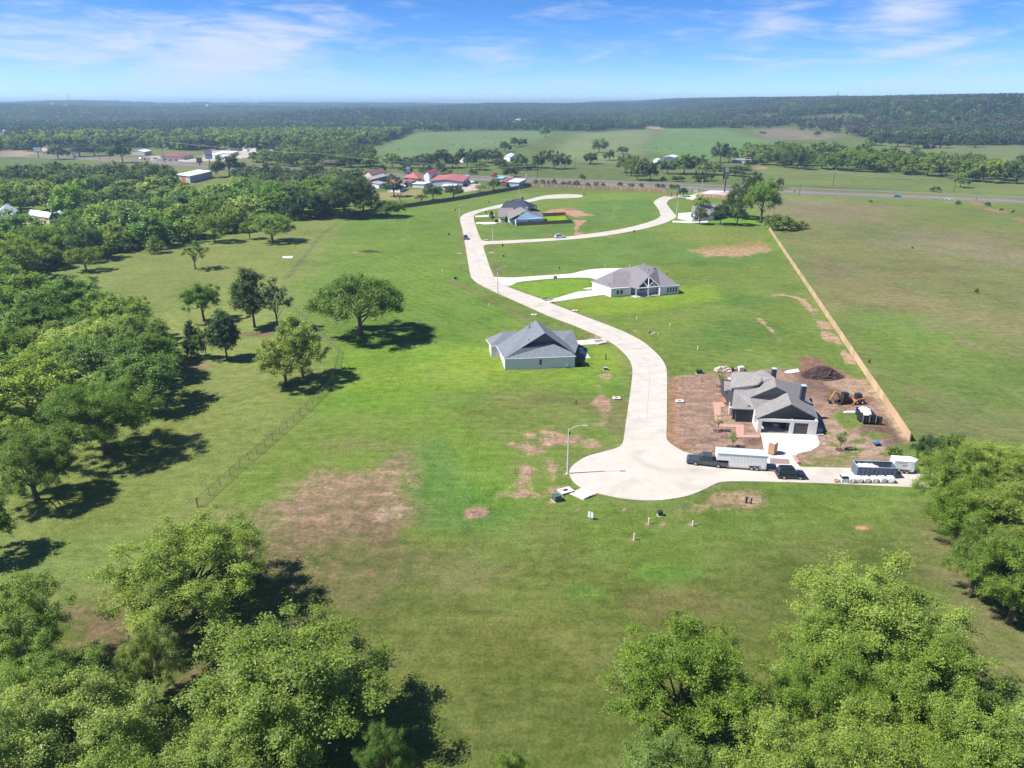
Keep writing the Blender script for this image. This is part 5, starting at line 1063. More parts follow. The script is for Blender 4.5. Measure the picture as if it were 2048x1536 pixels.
# ---- unfinished dark and white house with the open garage
z = Zf(1420, 720, 8.533)
FL, FR = z(800, 1238), z(1806, 1286); u, bk = unitback(FL, FR); L_ = (FR - FL).length; ang = math.atan2(u.y, u.x)
hA = House("house", "new white and charcoal house with open garage on bare earth", FL.lerp(FR, 0.5))
fr = lambda x: (x - 800) / 1006.0 * L_
H0 = 2.86
def fpiece(x0, x1, z0, z1, name="wall", m=M_WALLA, d=0.25, off=0.0, label=None):
    c = FL + u * ((fr(x0) + fr(x1)) / 2) + bk * (d / 2 + off) + Vector((0, 0, (z0 + z1) / 2)); return hA.cube(c, (fr(x1) - fr(x0), d, z1 - z0), m, name, ang, label)
fpiece(800, 865, -0.2, 2.32); fpiece(1345, 1414, -0.2, 2.32); fpiece(1656, 1806, -0.2, 2.32); fpiece(800, 1806, 2.32, H0)
fpiece(1414, 1656, 0.0, 2.32, "garage_door", mat("brown_door", (0.075, 0.06, 0.065), 0.6, 0.05), 0.05, 0.14)
for k in range(4): fpiece(1418, 1652, 0.06 + 0.565 * k, 0.56 + 0.565 * k, "door_panel", MATS["brown_door"], 0.03, 0.115)
fpiece(1349, 1410, 0.0, 0.01, "threshold", M_CONC, 0.3, -0.02)
S1 = FL + bk * 0.26; 
for d0, d1, z0_, z1_ in ((0.3, 1.3, -0.2, H0), (3.5, 12.5, -0.2, H0), (1.3, 3.5, -0.2, 0.85), (1.3, 3.5, 2.25, H0)): hA.cube(FL + bk * ((d0 + d1) / 2) + u * 0.125 + Vector((0, 0, (z0_ + z1_) / 2)), (0.25, d1 - d0, z1_ - z0_), M_WALLA, "wall", ang)
for dd in (1.35, 2.05, 2.75, 3.45): hA.cube(FL + bk * dd + u * 0.125 + Vector((0, 0, 1.55)), (0.06, 0.07, 1.4), M_TRIM, "window_bar", ang)
hA.cube(FL + bk * 2.4 + u * 0.125 + Vector((0, 0, 1.55)), (0.05, 2.2, 0.06), M_TRIM, "window_bar", ang); hA.cube(FR + bk * 5.4 - u * 0.125 + Vector((0, 0, H0 / 2 - 0.1)), (0.25, 10.3, H0 + 0.2), M_WALLA, "wall", ang)
hA.cube(FL + bk * 6.6 + u * L_ / 2 + Vector((0, 0, H0 / 2 - 0.1)), (L_ - 0.5, 0.15, H0 + 0.2), M_PLY, "garage_back_wall", ang); hA.cube(FL + u * (fr(1380)) + bk * 3.4 + Vector((0, 0, H0 / 2)), (0.12, 6.2, H0), M_PLY, "garage_partition", ang)
hA.cube(FL + bk * 3.4 + u * L_ / 2 + Vector((0, 0, 0.03)), (L_ - 0.52, 6.2, 0.1), M_CONC, "garage_floor", ang)
rg = random.Random(4)
def ga(x, d, zz, dim, m, name, label, cat, tl=None):
    o = tag(MB().box((0, 0, 0), dim, 0, tl).build(name, m, None, None, False, FL + u * fr(x) + bk * d + Vector((0, 0, zz)), ang), label, cat); return o
ga(905, 3.5, 0.75, (0.7, 1.2, 1.4), M_WHITE, "cabinet", "white cabinet inside the open garage, left", "cabinet"); ga(1010, 4.6, 0.95, (0.5, 0.25, 1.8), M_TAN, "timber_stack", "timber boards leaning inside the open garage, left", "timber")
ga(1120, 5.0, 0.85, (0.6, 0.4, 1.5), M_TAN, "timber_stack", "timber boards leaning inside the open garage, middle", "timber", (0.1, 0.1)); ga(1235, 4.8, 0.8, (1.4, 0.5, 1.4), mat("lumber_grey", (0.26, 0.24, 0.22), 0.9, 0.2, 3), "shelf_unit", "grey shelving at the back of the open garage", "shelf")
ga(1290, 2.2, 0.3, (0.7, 0.5, 0.45), M_BLACKM, "tool_chest", "low black chest on the open garage floor", "chest"); ga(1170, 2.8, 0.45, (0.9, 0.7, 0.7), M_GREYW, "work_bench", "grey bench with white sheeting in the open garage", "bench")
# wing on the left with dark board siding
WL, WR = z(432, 1052), z(772, 1064); hA.wallbox(WL, WR, 15.5, 2.75, M_DARKW, label="charcoal board and batten wall")
uw, bw = unitback(WL, WR); mb = MB()
for k in range(0, 13): mb.box(WL.lerp(WR, (k + 0.2) / 12.6) - bw * 0.03 + Vector((0, 0, 1.3)), (0.06, 0.05, 2.6), math.atan2(uw.y, uw.x))
hA.part(mb, "siding_battens", M_DARKW)
for q in ((392, 1010),): hA.cube(z(*q) + Vector((0, 0, 1.4)), (0.35, 0.35, 2.8), M_BLACKM, "porch_post", ang)
for y0 in (955, 880, 800, 720): hA.cube(z(352, y0) + bk * 1.0 + Vector((0, 0, 0.75)), (0.45, 0.8, 1.5), M_STONE, "stone_pier", ang)
hA.wallbox(z(330, 770) + u * 0.9, z(330, 770) + u * 6, 9, 2.7, M_STONE)
G1F, G1B, A1, A2, A3, A4 = z(1390, 755, 5.7), z(1322, 560, 5.7), z(1112, 633, 4.2), z(760, 842, 2.85), z(795, 1000, 2.85), z(1852, 1002, 2.85)
G2F, G2B, B1, B2 = z(1130, 455, 6.6), z(1098, 298, 6.6), z(678, 642, 4.2), z(1322, 552, 5.6)
C1, C2, C3 = z(408, 502, 4.4), z(368, 828, 2.8), z(612, 508, 4.6); D1, D2, D3, D4 = z(885, 278, 6.3), z(340, 425, 3.6), z(352, 478, 3.5), z(822, 418, 5.6)
R5, R6, R7, R8 = z(1756, 745, 2.85), z(1612, 588, 3.3), z(1560, 380, 3.6), z(1270, 368, 5.4)
hA.roof([[G1F, G1B, A1, A2, A3], [G1F, A4, R5, R6, R8, G2B, G2F, B2, G1B], [R6, R7, R8]], M_SH_A)
hA.roof([[G2F, G2B, z(880, 420, 5.2), C3, B1]], M_SH_A); hA.roof([[G2B, D1, z(905, 345, 5.9), D4, C3, z(880, 420, 5.1)], [D1, z(920, 262, 6.3), G2B], [z(735, 215, 5.9), z(920, 262, 6.3), D1], [B2, G1B, A1, z(1120, 640, 4.1)]], M_SH_A); hA.roof([[C1, C2, A2, A1 + Vector((0, 0, -0.05)), B1 + Vector((0, 0, -0.03)), C3]], M_SH_A, label="low front roof of the left wing")
hA.roof([[D1, D2, D3, D4, z(905, 345, 5.9)], [z(365, 212, 4.9), z(352, 430, 3.4), z(700, 372, 5.0), D1, z(735, 215, 5.9)], [z(365, 212, 4.9), z(735, 215, 5.9), z(760, 205, 5.7), z(500, 205, 3.6)]], M_SH_A, label="back roof planes")
hA.roof([[z(895, 158, 6.4), z(705, 222, 5.8), z(920, 262, 6.3)], [z(895, 158, 6.4), z(920, 262, 6.3), G2B, z(1045, 210, 5.0)]], M_SH_A)
hA.roof([[z(240, 360, 2.9), z(240, 522, 2.7), z(375, 522, 2.75), z(352, 362, 3.0)]], M_SH_A, label="small porch roof")
hA.part(MB().poly([A3.lerp(A4, 0.005) - Vector((0, 0, 0.02)), A3.lerp(A4, 0.985) - Vector((0, 0, 0.02)), G1F - Vector((0, 0, 0.2))]), "gable_wall", M_DARKW)
mb = MB()
for k in range(1, 34):
    f = k / 34; hh = (1 - abs(f - 0.56) / (0.56 if f < 0.56 else 0.44)) * 2.7; a = A3.lerp(A4, f)
    if hh > 0.15: mb.box(a + Vector((0, 0, hh / 2)) - bk * 0.03, (0.05, 0.05, hh), ang)
hA.part(mb, "siding_battens", M_DARKW)
hA.part(MB().poly([B1 - Vector((0, 0, .02)), B2 - Vector((0, 0, .02)), B2 - Vector((0, 0, 2.2)), B1 - Vector((0, 0, 1.2))]), "lower_gable_wall", M_DARKW); hA.part(MB().poly([B1, A1 + Vector((0, 0, 0.05)), B2, G2F - Vector((0, 0, 0.12))]), "gable_wall", M_DARKW); hA.part(MB().poly([D3 - Vector((0, 0, 0.1)), C1 + Vector((0, 0, 0.1)), C3, D4 - Vector((0, 0, 0.1))]), "gable_wall", M_DARKW)
for x, yb, hh, zz in ((1076, 310, 2.0, 5.9), (1570, 655, 2.6, 4.4)):
    c = z(x, yb, zz); o = hA.cube(c + Vector((0, 0, hh / 2 - 0.3)), (0.85, 0.85, hh + 0.6), M_DARKW, "chimney", ang); MB().box(c + Vector((0, 0, hh + 0.06)), (0.92, 0.92, 0.1), ang).build("chimney_cap", mat("blue_film", (0.40, 0.60, 0.75), 0.4, 0.05), o, hA.o)
for x, y, zz in ((608, 575, 4.0), (640, 645, 3.8), (665, 782, 3.2)): hA.cube(z(x, y, zz), (0.28, 0.28, 0.15), M_BLACKM, "roof_vent")
hA.cube(z(275, 600) + Vector((0, 0, 1.3)), (0.2, 0.2, 2.7), mat("cedar_post", (0.40, 0.17, 0.09), 0.8, 0.15), "porch_post"); hA.cube(z(265, 710) + Vector((0, 0, 0.2)), (1.2, 2.8, 0.4), MATS["cedar_post"], "porch_deck", ang)
tag(MB().box((0, 0, 0.35), (1.0, 0.9, 0.8)).box((0, 0, 0.8), (0.7, 0.7, 0.06)).build("air_conditioner", M_GREYW, None, None, False, z(1850, 1230), 0.1), "grey air conditioning unit at the shaded side of the new house", "air conditioner")
tag(MB().box((0, 0, 0.1), (1.3, 0.7, 0.2)).build("concrete_pad", M_CONC, None, None, False, z(1870, 1280), 0.05), "small concrete pad at the shaded corner of the new house", "pad")

# ---- pale blue gabled house and the dark-roofed house behind it
z = Zf(960, 380, 9.309)
FL, FR = z(548, 640), z(1180, 600); u, bk = unitback(FL, FR)
hD = House("house", "pale blue gabled house with a fenced bright green yard", FL.lerp(FR, 0.5))
a, b = z(672, 660), z(1176, 628); ua, ba = unitback(a, b)
AP, EL, ER = z(866, 385, 6.6), z(548, 545, 3.0), z(1196, 512, 3.0)
hD.part(MB().poly([a + Vector((0, 0, -.1)), b + Vector((0, 0, -.1)), ER - Vector((0, 0, .1)), AP - Vector((0, 0, .2)), z(670, 540, 3.2)]), "wall", M_BLUEW)
hD.wallbox(z(548, 646), z(678, 652), 9, 2.7, M_GREYW, label="grey left front corner wall"); hD.wallbox(a + ba * 0.15, b + ba * 0.15, 11, 2.8, M_BLUEW)
hD.wallbox(z(352, 590), z(455, 600), 8, 2.6, M_WHITE, label="white wall of the left wing")
A2_ = z(748, 312, 6.6)
hD.roof([[AP, A2_, z(515, 410, 4.6), z(497, 512, 2.9), EL], [AP, ER, z(1140, 402, 3.6), z(950, 400, 5.2), A2_]], M_SH_E)
hD.roof([[z(345, 352, 4.6), z(330, 500, 2.7), z(460, 505, 2.7), z(625, 360, 4.9)], [z(345, 352, 4.6), z(625, 360, 4.9), z(620, 330, 3.9), z(350, 335, 3.6)]], M_SH_E, label="left wing roof")
hD.window(z(352, 590), z(455, 600), 0.35, 0.92, 1.0, 1.7)
for x0, x1, z0_, z1_ in ((690, 712, 1.6, 2.2), (848, 868, 1.6, 2.2), (892, 940, 1.1, 2.3), (952, 972, 1.6, 2.2)): hD.window(a, b, (x0 - 672) / 504, (x1 - 672) / 504, z0_, z1_, 2 if x1 - x0 > 30 else 1, 2 if x1 - x0 > 30 else 1, out=0.12)
hD.cube(z(868, 352, 7.0), (0.8, 0.8, 1.7), M_WHITE, "chimney"); hD.cube(z(583, 625) + Vector((0, 0, 0.9)), (0.9, 0.1, 1.8), M_DTRIM, "door")
hE = House("house", "dark-roofed house with a columned back porch behind the pale blue house", z(700, 360, 0))
T1, T2 = z(728, 152, 7.6), z(790, 182, 7.2)
hE.roof([[T1, z(612, 228, 5.4), z(600, 340, 3.0), z(930, 350, 3.0), T2], [z(612, 228, 5.4), z(452, 230, 5.2), z(374, 342, 2.9), z(600, 345, 2.9)], [T2, z(930, 350, 3.0), z(1055, 288, 3.0)], [T1, T2, z(1055, 288, 3.0), z(800, 190, 3.2), z(500, 200, 3.2), z(452, 230, 5.2), z(612, 228, 5.4)]], M_SH_D)
hE.wallbox(z(385, 415), z(900, 415), 11, 2.8, M_WHITE)
for x, y in ((945, 395), (975, 388), (1008, 384), (1046, 388)): hE.cube(z(x, y) + Vector((0, 0, 1.4)), (0.45, 0.45, 2.9), M_DTRIM, "porch_column")
hE.part(MB().prism([(p.x, p.y) for p in (z(900, 395), z(1055, 392), z(1060, 380), z(905, 372))], 0, 0.1), "porch_floor", M_CONC); hE.cube(z(793, 155, 7.6), (0.9, 0.9, 1.3), M_DTRIM, "chimney"); hE.cube(z(630, 185, 6.0), (0.5, 0.4, 0.4), M_DTRIM, "roof_vent")
mbx = MB().box((0, 0, 0.7), (1.0, 1.0, 1.4)).box((0, 0, 1.5), (1.2, 1.2, 0.2)); tag(mbx.build("mailbox_pillar", M_STONE, None, None, False, z(180, 505), 0.2), "pale stone mailbox pillar by the far house drive", "mailbox")
# ---- far grey house under the trees
FL, FR = P(1384, 443.5), P(1428, 440)
hF = House("house", "grey-roofed far house half hidden behind small dark trees", FL.lerp(FR, 0.5)); u, bk = unitback(FL, FR)
hF.wallbox(FL, FR, 12, 2.8, M_WHITE); r0, r1 = P(1402, 409, 5.6), P(1432, 408, 5.6)
hF.roof([[r0, P(1382, 429, 2.9), P(1429, 430, 2.9), r1], [r1, P(1429, 430, 2.9), P(1452, 425, 2.9)], [r0, P(1384, 412, 2.9), P(1382, 429, 2.9)], [r0, r1, P(1452, 425, 2.9), P(1384, 412, 2.9)]], M_SH_C); hF.window(FL, FR, 0.1, 0.25, 0.9, 2.1); hF.cube(FL.lerp(FR, 0.5) - bk * 0.05 + Vector((0, 0, 1.15)), (4.6, 0.1, 2.2), M_GREYW, "garage_door", math.atan2(u.y, u.x))
# ================================================================ fences
M_PLANK = mat("new_planks", (0.60, 0.43, 0.27), 0.85, 0.14, 3.0, stretch=(3, 3, 0.4)); M_PLANKN = mat("tan_planks", (0.46, 0.29, 0.18), 0.85, 0.12, 2.0); M_PLANKD = mat("shaded_planks", (0.115, 0.088, 0.080), 0.9, 0.15, 2.0); M_PLANKY = mat("yard_planks", (0.27, 0.165, 0.095), 0.88, 0.15, 2.0); M_POST = mat("fence_post_wood", (0.24, 0.15, 0.09), 0.9, 0.15, 3)  # dark planks: shade of the fence's backlit side put into the colour
def by_object(m, lo=0.84, hi=1.14):
    """each separate panel a little lighter or darker than the next"""
    nt = m.node_tree; N = nt.nodes; L = nt.links; b = N["Principled BSDF"]; src = b.inputs["Base Color"].links[0].from_socket
    oi = N.new("ShaderNodeObjectInfo"); r = N.new("ShaderNodeMapRange"); r.inputs["To Min"].default_value = lo; r.inputs["To Max"].default_value = hi; L.new(oi.outputs["Random"], r.inputs["Value"]); c = N.new("ShaderNodeCombineColor"); [L.new(r.outputs[0], c.inputs[i]) for i in range(3)]
    x = N.new("ShaderNodeMix"); x.data_type = 'RGBA'; x.blend_type = 'MULTIPLY'; x.inputs[0].default_value = 1; L.new(src, x.inputs[6]); L.new(c.outputs[0], x.inputs[7]); L.new(x.outputs[2], b.inputs["Base Color"])
for m_ in (M_PLANK, M_PLANKN, M_PLANKD, M_PLANKY): by_object(m_)
def plank_fence(name, label, line, h, panel, m, side=1, pick=0.14, postm=None, posts_front=False):
    pts = [P(*q) for q in line]; r = thing(name, label, "fence", pts[0]); rg = random.Random(len(line) * 7)
    mb = MB(); n = int(panel / pick)
    for i in range(n): mb.box((pick * (i + 0.5), 0.012 * ((i * 7) % 3 - 1), h / 2 + 0.02 * ((i * 5) % 4 - 1.5) * 0.5), (pick - 0.012, 0.02, h - 0.05))
    for zz in (0.3, h * 0.55, h - 0.25): mb.box((panel / 2, 0.055 * side, zz), (panel, 0.05, 0.09))
    me = mb.mesh("fence_panel", m); pm = MB().box((0, 0, h / 2 - 0.1), (0.13, 0.13, h + 0.3)).mesh("fence_post", postm or M_POST)
    for a, b in zip(pts[:-1], pts[1:]):
        d = b - a; L = d.length; k = max(1, round(L / panel)); ang = math.atan2(d.y, d.x); s = L / k / panel
        for i in range(k):
            p = a + d * (i / k) - pts[0]
            inst("panel", me, r, (p.x, p.y, rg.uniform(-0.03, 0.03)), ang + rg.uniform(-0.004, 0.004), (s, 1, 1)); nrm = Vector((-d.y, d.x, 0)).normalized() * (-0.10 if posts_front else 0.10) * side
            inst("post", pm, r, (p.x + nrm.x, p.y + nrm.y, 0), ang)
        p = b - pts[0]; inst("post", pm, r, (p.x, p.y, 0), ang)
    return r
plank_fence("plank_fence", "long new tan plank fence between the lots and the right pasture", [(1818, 883), (1552, 482), (1527, 443)], 1.85, 2.44, M_PLANK, -1)
plank_fence("plank_fence", "tan fence with regular posts along the highway side, left of the gate", [(1061, 373.5), (1200, 379), (1331, 384.5)], 2.3, 3.4, M_PLANKN, 1, 0.17, M_POST, True)
plank_fence("plank_fence", "short stretch of tan fence right of the gate", [(1396, 393.5), (1450, 398)], 2.3, 3.4, M_PLANKN, 1, 0.17, M_POST, True)
plank_fence("plank_fence", "dark wooden fence rising from the big dark trees to the highway corner", [(700, 433), (801, 417), (903, 402.5), (1009, 383.5), (1061, 373.5)], 2.4, 2.6, M_PLANKD, 1, 0.16, M_PLANKD)
plank_fence("yard_fence", "brown wooden fence round the bright yard of the pale blue house", [(1034, 451.8), (1141.5, 446.3), (1130, 430.6), (1084, 433)], 1.8, 2.4, M_PLANKY, 1)
# chain link
def mesh_mat():
    m = bpy.data.materials.new("wire_mesh"); m.use_nodes = True; nt = m.node_tree; N = nt.nodes; L = nt.links; b = N["Principled BSDF"]
    b.inputs["Base Color"].default_value = (0.34, 0.32, 0.27, 1); b.inputs["Roughness"].default_value = 0.6; b.inputs["Alpha"].default_value = 0.16; return m
M_WIRE = mesh_mat(); M_CLPOST = mat("chain_link_post", (0.24, 0.19, 0.13), 0.7, 0.1)
def chain_link(line, h=1.5, gap=3.0):
    pts = [P(*q) for q in line]; r = thing("chain_link_fence", "brown chain-link fence angling across the left meadow", "fence", pts[0])
    pm = MB().tube([(0, 0, -0.2), (0, 0, h + 0.03)], 0.045, 6).mesh("post", M_CLPOST); o = pts[0]
    for a, b in zip(pts[:-1], pts[1:]):
        d = b - a; k = max(1, round(d.length / gap))
        for i in range(k):
            p, q = a + d * (i / k), a + d * ((i + 1) / k); inst("post", pm, r, p - o)
            MB().tube([p + Vector((0, 0, h)), q + Vector((0, 0, h))], 0.032, 5).build("top_rail", M_CLPOST, r, o)
            MB().poly([p + Vector((0, 0, 0.03)), q + Vector((0, 0, 0.03)), q + Vector((0, 0, h - 0.02)), p + Vector((0, 0, h - 0.02))]).build("wire_mesh", M_WIRE, r, o)
    inst("post", pm, r, pts[-1] - o)
chain_link([(396.6, 1012), (480, 936), (560, 868), (637, 798), (666, 766), (678, 706), (656, 682), (605, 636), (574, 606)])
tag(MB().tube([(0, 0, -0.2), (0, 0, 1.75)], 0.11, 8).box((0, 0, 1.77), (0.2, 0.2, 0.05)).build("wooden_post", mat("post_tan", (0.42, 0.29, 0.14), 0.85, 0.1), None, None, False, P(394.5, 1014.5)), "tan wooden end post where the chain-link fence starts", "post")
# entrance gate
g0, g1 = P(1331, 393), P(1354, 394.5); d = (g1 - g0); r = thing("entrance_gate", "rust-red panel gate across the street entrance", "gate", g0)
for k, t in enumerate((0, 0.5, 1.0)): MB().box((d.x * t, d.y * t, 1.5), (0.7, 0.7, 3.2)).build("pillar", mat("brick_red", (0.28, 0.12, 0.085), 0.9, 0.15, 3) if k else M_PLANKN, r)
for t in (0.08, 0.56):
    for zz in (0.4, 0.9, 1.4, 1.9): MB().box((d.x * (t + 0.18), d.y * (t + 0.18), zz), (d.length * 0.36, 0.08, 0.22), math.atan2(d.y, d.x)).build("rail", MATS["brick_red"], r)

# ================================================================ street lamps
M_LAMP = mat("lamp_pole", (0.60, 0.585, 0.54), 0.7, 0.05); M_LAMPH = mat("lamp_head", (0.50, 0.51, 0.52), 0.4, 0.05)
def street_lamp(px, base, top, arm, label):
    B = P(px, base); H = atY(px, top, B.y).z; r = thing("street_lamp", label, "street lamp", B, 0, "street lamps along the concrete street"); h0 = 9.0
    MB().tube([(0, 0, -0.2), (0, 0, 0.3), (0, 0, H)], [0.17, 0.16, 0.10], 8).build("pole", M_LAMP, r)
    MB().tube([(0, 0, H - 0.3), (arm * 0.6, 0, H + 0.25), (arm * 1.4, 0, H + 0.55), (arm * 2.3, 0, H + 0.62)], [0.06, 0.055, 0.05, 0.05], 6).build("arm", M_LAMPH, r)
    MB().box((arm * 2.55, 0, H + 0.60), (0.75, 0.28, 0.13)).build("lamp_head", M_LAMPH, r)
    MB().box((arm * 0.12, 0, H - 0.75), (0.25, 0.22, 0.4)).build("control_box", M_BLACKM, r)
    MB().prism([(0.35 * math.cos(a * 0.785), 0.35 * math.sin(a * 0.785)) for a in range(8)], -0.2, 0.12).build("footing", M_CONC, r)
for a in ((1135, 947.5, 858, 1, "pale street lamp at the left edge of the cul-de-sac circle"), (995.5, 587, 538, 1, "pale street lamp by the curved driveway junction"), (985.5, 481.5, 450, -1, "pale street lamp at the side street corner, arm to the left"), (919, 434, 411.7, 1, "pale street lamp outside the street's far left bend"),
          (1038, 398, 375, 1, "pale street lamp rising behind the dark-roofed far house"), (1353, 430, 396.5, -1, "pale street lamp at the right side of the S-bend near the gate"), (1378.3, 393, 366.5, -1, "pale street lamp just outside the gate")): street_lamp(*a)

# ================================================================ utilities in the grass
M_DKGRN = mat("utility_green", (0.075, 0.125, 0.115), 0.5, 0.08); M_DKBOX = mat("utility_dark", (0.028, 0.04, 0.036), 0.5, 0.1); M_HOLE = mat("dark_opening", (0.012, 0.012, 0.012), 0.9, 0)
def drain(px, py, s, rz, label):
    r = thing("storm_drain", label, "storm drain", P(px, py), rz, "concrete storm drains along the street")
    MB().box((0, 0, 0.06), (1.5 * s, 1.05 * s, 0.32)).build("box", M_CONC, r); MB().box((0, 0, 0.27), (1.65 * s, 1.2 * s, 0.1)).build("lid", M_DRIVE, r); MB().box((0, 0.02, 0.325), (0.6 * s, 0.4 * s, 0.02)).build("hole_shade", M_HOLE, r)  # thin dark plate on the lid paints the shade inside the drain hole
for i, a in enumerate(((1233, 798, 1.0, 0.05, "white storm drain box left of the street opposite the new lot"), (1359, 804, 1.0, 0.0, "white storm drain box on the brown lot's ditch"), (1068, 631, 1.0, -0.3, "white storm drain box left of the street above the grey-roofed house"), (1150, 622.5, 1.0, -0.3, "white storm drain box right of the street below the short driveway"),
           (983, 507, 1.0, 0, "white storm drain box right of the street below the side street"), (918.5, 508, 1.0, 0, "white storm drain box left of the street below the side street"), (972, 480.5, 0.9, 0, "small white storm drain in the side street's inner corner"), (1131, 983.5, 1.35, 0.5, "large white storm drain at the cul-de-sac's lower left"))): drain(*a)
def headwall(a, b, h, label, hole=True):
    A, B = P(*a), P(*b); u, k = unitback(A, B); L = (B - A).length; ang = math.atan2(u.y, u.x); r = thing("culvert_headwall", label, "headwall", A.lerp(B, 0.5), ang)
    MB().extrude_side([(-L / 2, -0.4), (L / 2, -0.4), (L / 2, 0.12), (L * 0.25, h), (-L * 0.25, h), (-L / 2, 0.12)], -0.12, 0.12).build("wall", M_CONC, r)
    if hole: MB().tube([(0, -0.14, 0.02), (0, -0.05, 0.02)], 0.28, 12).build("pipe_mouth", M_HOLE, r)
headwall((1165, 1000), (1193, 989), 0.30, "dark-mouthed culvert headwall at the concrete stub by the cul-de-sac"); headwall((1097, 606.5), (1112, 604.5), 0.32, "culvert headwall below the short driveway"); headwall((1081, 598), (1096, 594.5), 0.32, "culvert headwall above the short driveway", False)
headwall((1193, 690), (1216, 687), 0.35, "culvert headwall below the driveway at the street bend"); headwall((1177, 679.5), (1203, 676.5), 0.35, "culvert headwall above the driveway at the street bend", False); headwall((914, 529.5), (938, 529.5), 0.3, "culvert headwall left of the street's straight part", False); headwall((953, 448.5), (966, 449), 0.35, "culvert headwall by the pale blue house's driveway")
hw = MB().hexa([P(1585, 914), P(1587, 913.4), P(1599, 929), P(1594, 929)], [P(1585, 914) + Vector((0, 0, .5)), P(1587, 913.4) + Vector((0, 0, .5)), P(1599, 929) + Vector((0, 0, .5)), P(1594, 929) + Vector((0, 0, .5))])
o = P(1592, 922); tag(hw.build("culvert_headwall", M_PINK, None, o, False, o), "pinkish culvert headwall on the right side of the new driveway", "headwall")
def cabinet(px, py, d, m, rz, label, cat="utility box", top=None):
    r = thing("utility_box", label, cat, P(px, py), rz); MB().box((0, 0, d[2] / 2), d).build("cabinet", m, r); MB().box((0, 0, d[2] + 0.03), (d[0] + 0.06, d[1] + 0.06, 0.07)).build("lid", top or m, r); MB().box((0, 0, 0.02), (d[0] + 0.25, d[1] + 0.25, 0.1)).build("pad", M_CONC, r)
cabinet(1113, 1001, (1.1, 1.0, 0.95), M_DKGRN, 0.5, "green utility box in the grass below the cul-de-sac"); cabinet(1398, 747, (1.2, 1.0, 0.8), M_DKBOX, 0.1, "dark utility box at the upper left corner of the brown lot"); cabinet(1211, 740, (0.9, 0.7, 0.6), M_DKBOX, 0.0, "low dark utility box on the lawn by the street bend", top=M_GREYW); cabinet(911, 559, (0.9, 0.8, 0.8), M_DKBOX, 0, "dark utility box left of the street near the lamp")
for px, py, l in ((1007, 514, "small dark utility box below the side street"), (1268, 465, "small dark utility box under the side street's curve"), (1005, 493, "small dark utility box at the side street corner"), (1168, 389, "small dark utility box beside the far street end"), (898, 471, "small dark utility box left of the street, upper lawn"), (911, 422, "small dark utility box left of the far bend"), (971, 426, "dark box by the far pillar mailbox"), (978, 406, "small dark utility box on the lawn above the far bend"), (1320, 1031, "small dark box among the white pipes below the cul-de-sac"), (1589, 384.8, "dark box on the highway verge")): cabinet(px, py, (0.6, 0.55, 0.7 if py > 500 else 1.0), M_DKBOX, 0.2, l)
def post(px, base, top, rad, m, name, label, cat, cap=None):
    B = P(px, base); H = atY(px, top, B.y).z; mb = MB().tube([(0, 0, -0.1), (0, 0, H)], rad, 8)
    if cap: mb.box((0, 0, H), cap)
    return tag(mb.build(name, m, None, None, False, B), label, cat)
M_PVC = mat("white_pvc", (0.78, 0.77, 0.74), 0.5, 0.03)
post(1211.5, 719.5, 707, 0.12, M_BLACKM, "marker_post", "black upright post on the lawn by the street bend", "post"); post(1152, 809, 800, 0.08, M_BLACKM, "marker_post", "short black post in the grass left of the street", "post"); post(1399, 762, 749, 0.09, mat("post_pale", (0.5, 0.46, 0.38), 0.8, 0.1), "marker_post", "pale wooden post below the dark utility box on the brown lot", "post"); post(1492, 1006, 995, 0.16, M_BLACKM, "marker_post", "left one of two black posts below the lane", "post", (0.34, 0.34, 0.1)); post(1502, 1008, 996, 0.10, M_BLACKM, "marker_post", "right one of two black posts below the lane", "post"); post(1030, 948, 938, 0.07, M_POST, "marker_post", "thin brown stake on the grass left of the lamp", "post"); post(1119, 538, 533, 0.14, M_BLACKM, "marker_post", "black stub post in the meadow above the curved driveway", "post")
for px, b, t, l in ((1297, 1048, 1036, "white pipe stub, left of two below the cul-de-sac"), (1385, 1052, 1042, "white pipe stub, right of two below the cul-de-sac"), (1268, 1080, 1067, "white pipe stub standing lowest on the meadow"), (1273, 640, 633, "white pipe stub in the meadow right of the street, upper"), (1340, 653, 647, "white pipe stub in the meadow above the brown lot"), (978, 613, 607, "white stake left of the street near the lamp"), (1395, 700, 692, "pale leaning stake above the brown lot"), (885, 547, 539, "white stake in the left meadow"), (1210, 534, 529, "white stake behind the curved driveway"), (1259, 534, 529, "white stake behind the hip-roofed white house")): post(px, b, t, 0.10, M_PVC, "pipe_stub", l, "pipe")
for i, (px, py) in enumerate(((1300, 666), (1304, 668), (1309, 667), (1316, 669))): tag(MB().box((0, 0, 0.12), (0.7 - 0.1 * i, 0.4, 0.3), i).build("rubble_chunk", M_CONC if i else M_BLACKM, None, None, False, P(px, py)), "concrete chunk lying on the grass right of the street", "rubble", "concrete chunks right of the street")
r = thing("lot_sign", "white two-panel lot sign in the grass below the cul-de-sac", "sign", P(1181, 1038), -0.55)
for k in (-0.24, 0.24): MB().box((k, -0.02, 0.72), (0.36, 0.05, 0.95)).build("panel", M_PVC, r)
MB().box((0, 0.03, 0.6), (0.10, 0.10, 1.25)).build("post", M_GREYW, r)
r = thing("yard_sign", "grey sale sign on two posts on the lawn island", "sign", P(1110.5, 562), 0.05)
MB().box((0, -0.02, 1.25), (1.15, 0.06, 1.0)).build("panel", mat("sign_face", (0.20, 0.24, 0.26), 0.6, 0.25, 4), r)
for k in (-0.5, 0.5): MB().box((k, 0.04, 0.75), (0.09, 0.09, 1.7)).build("post", M_DTRIM, r)
tag(MB().prism(W([(565, 516.5), (566, 513.5), (587, 513), (584, 517)]), -0.05, 0.22).build("slab", M_WHITE), "white concrete slab lying in the left meadow", "slab")
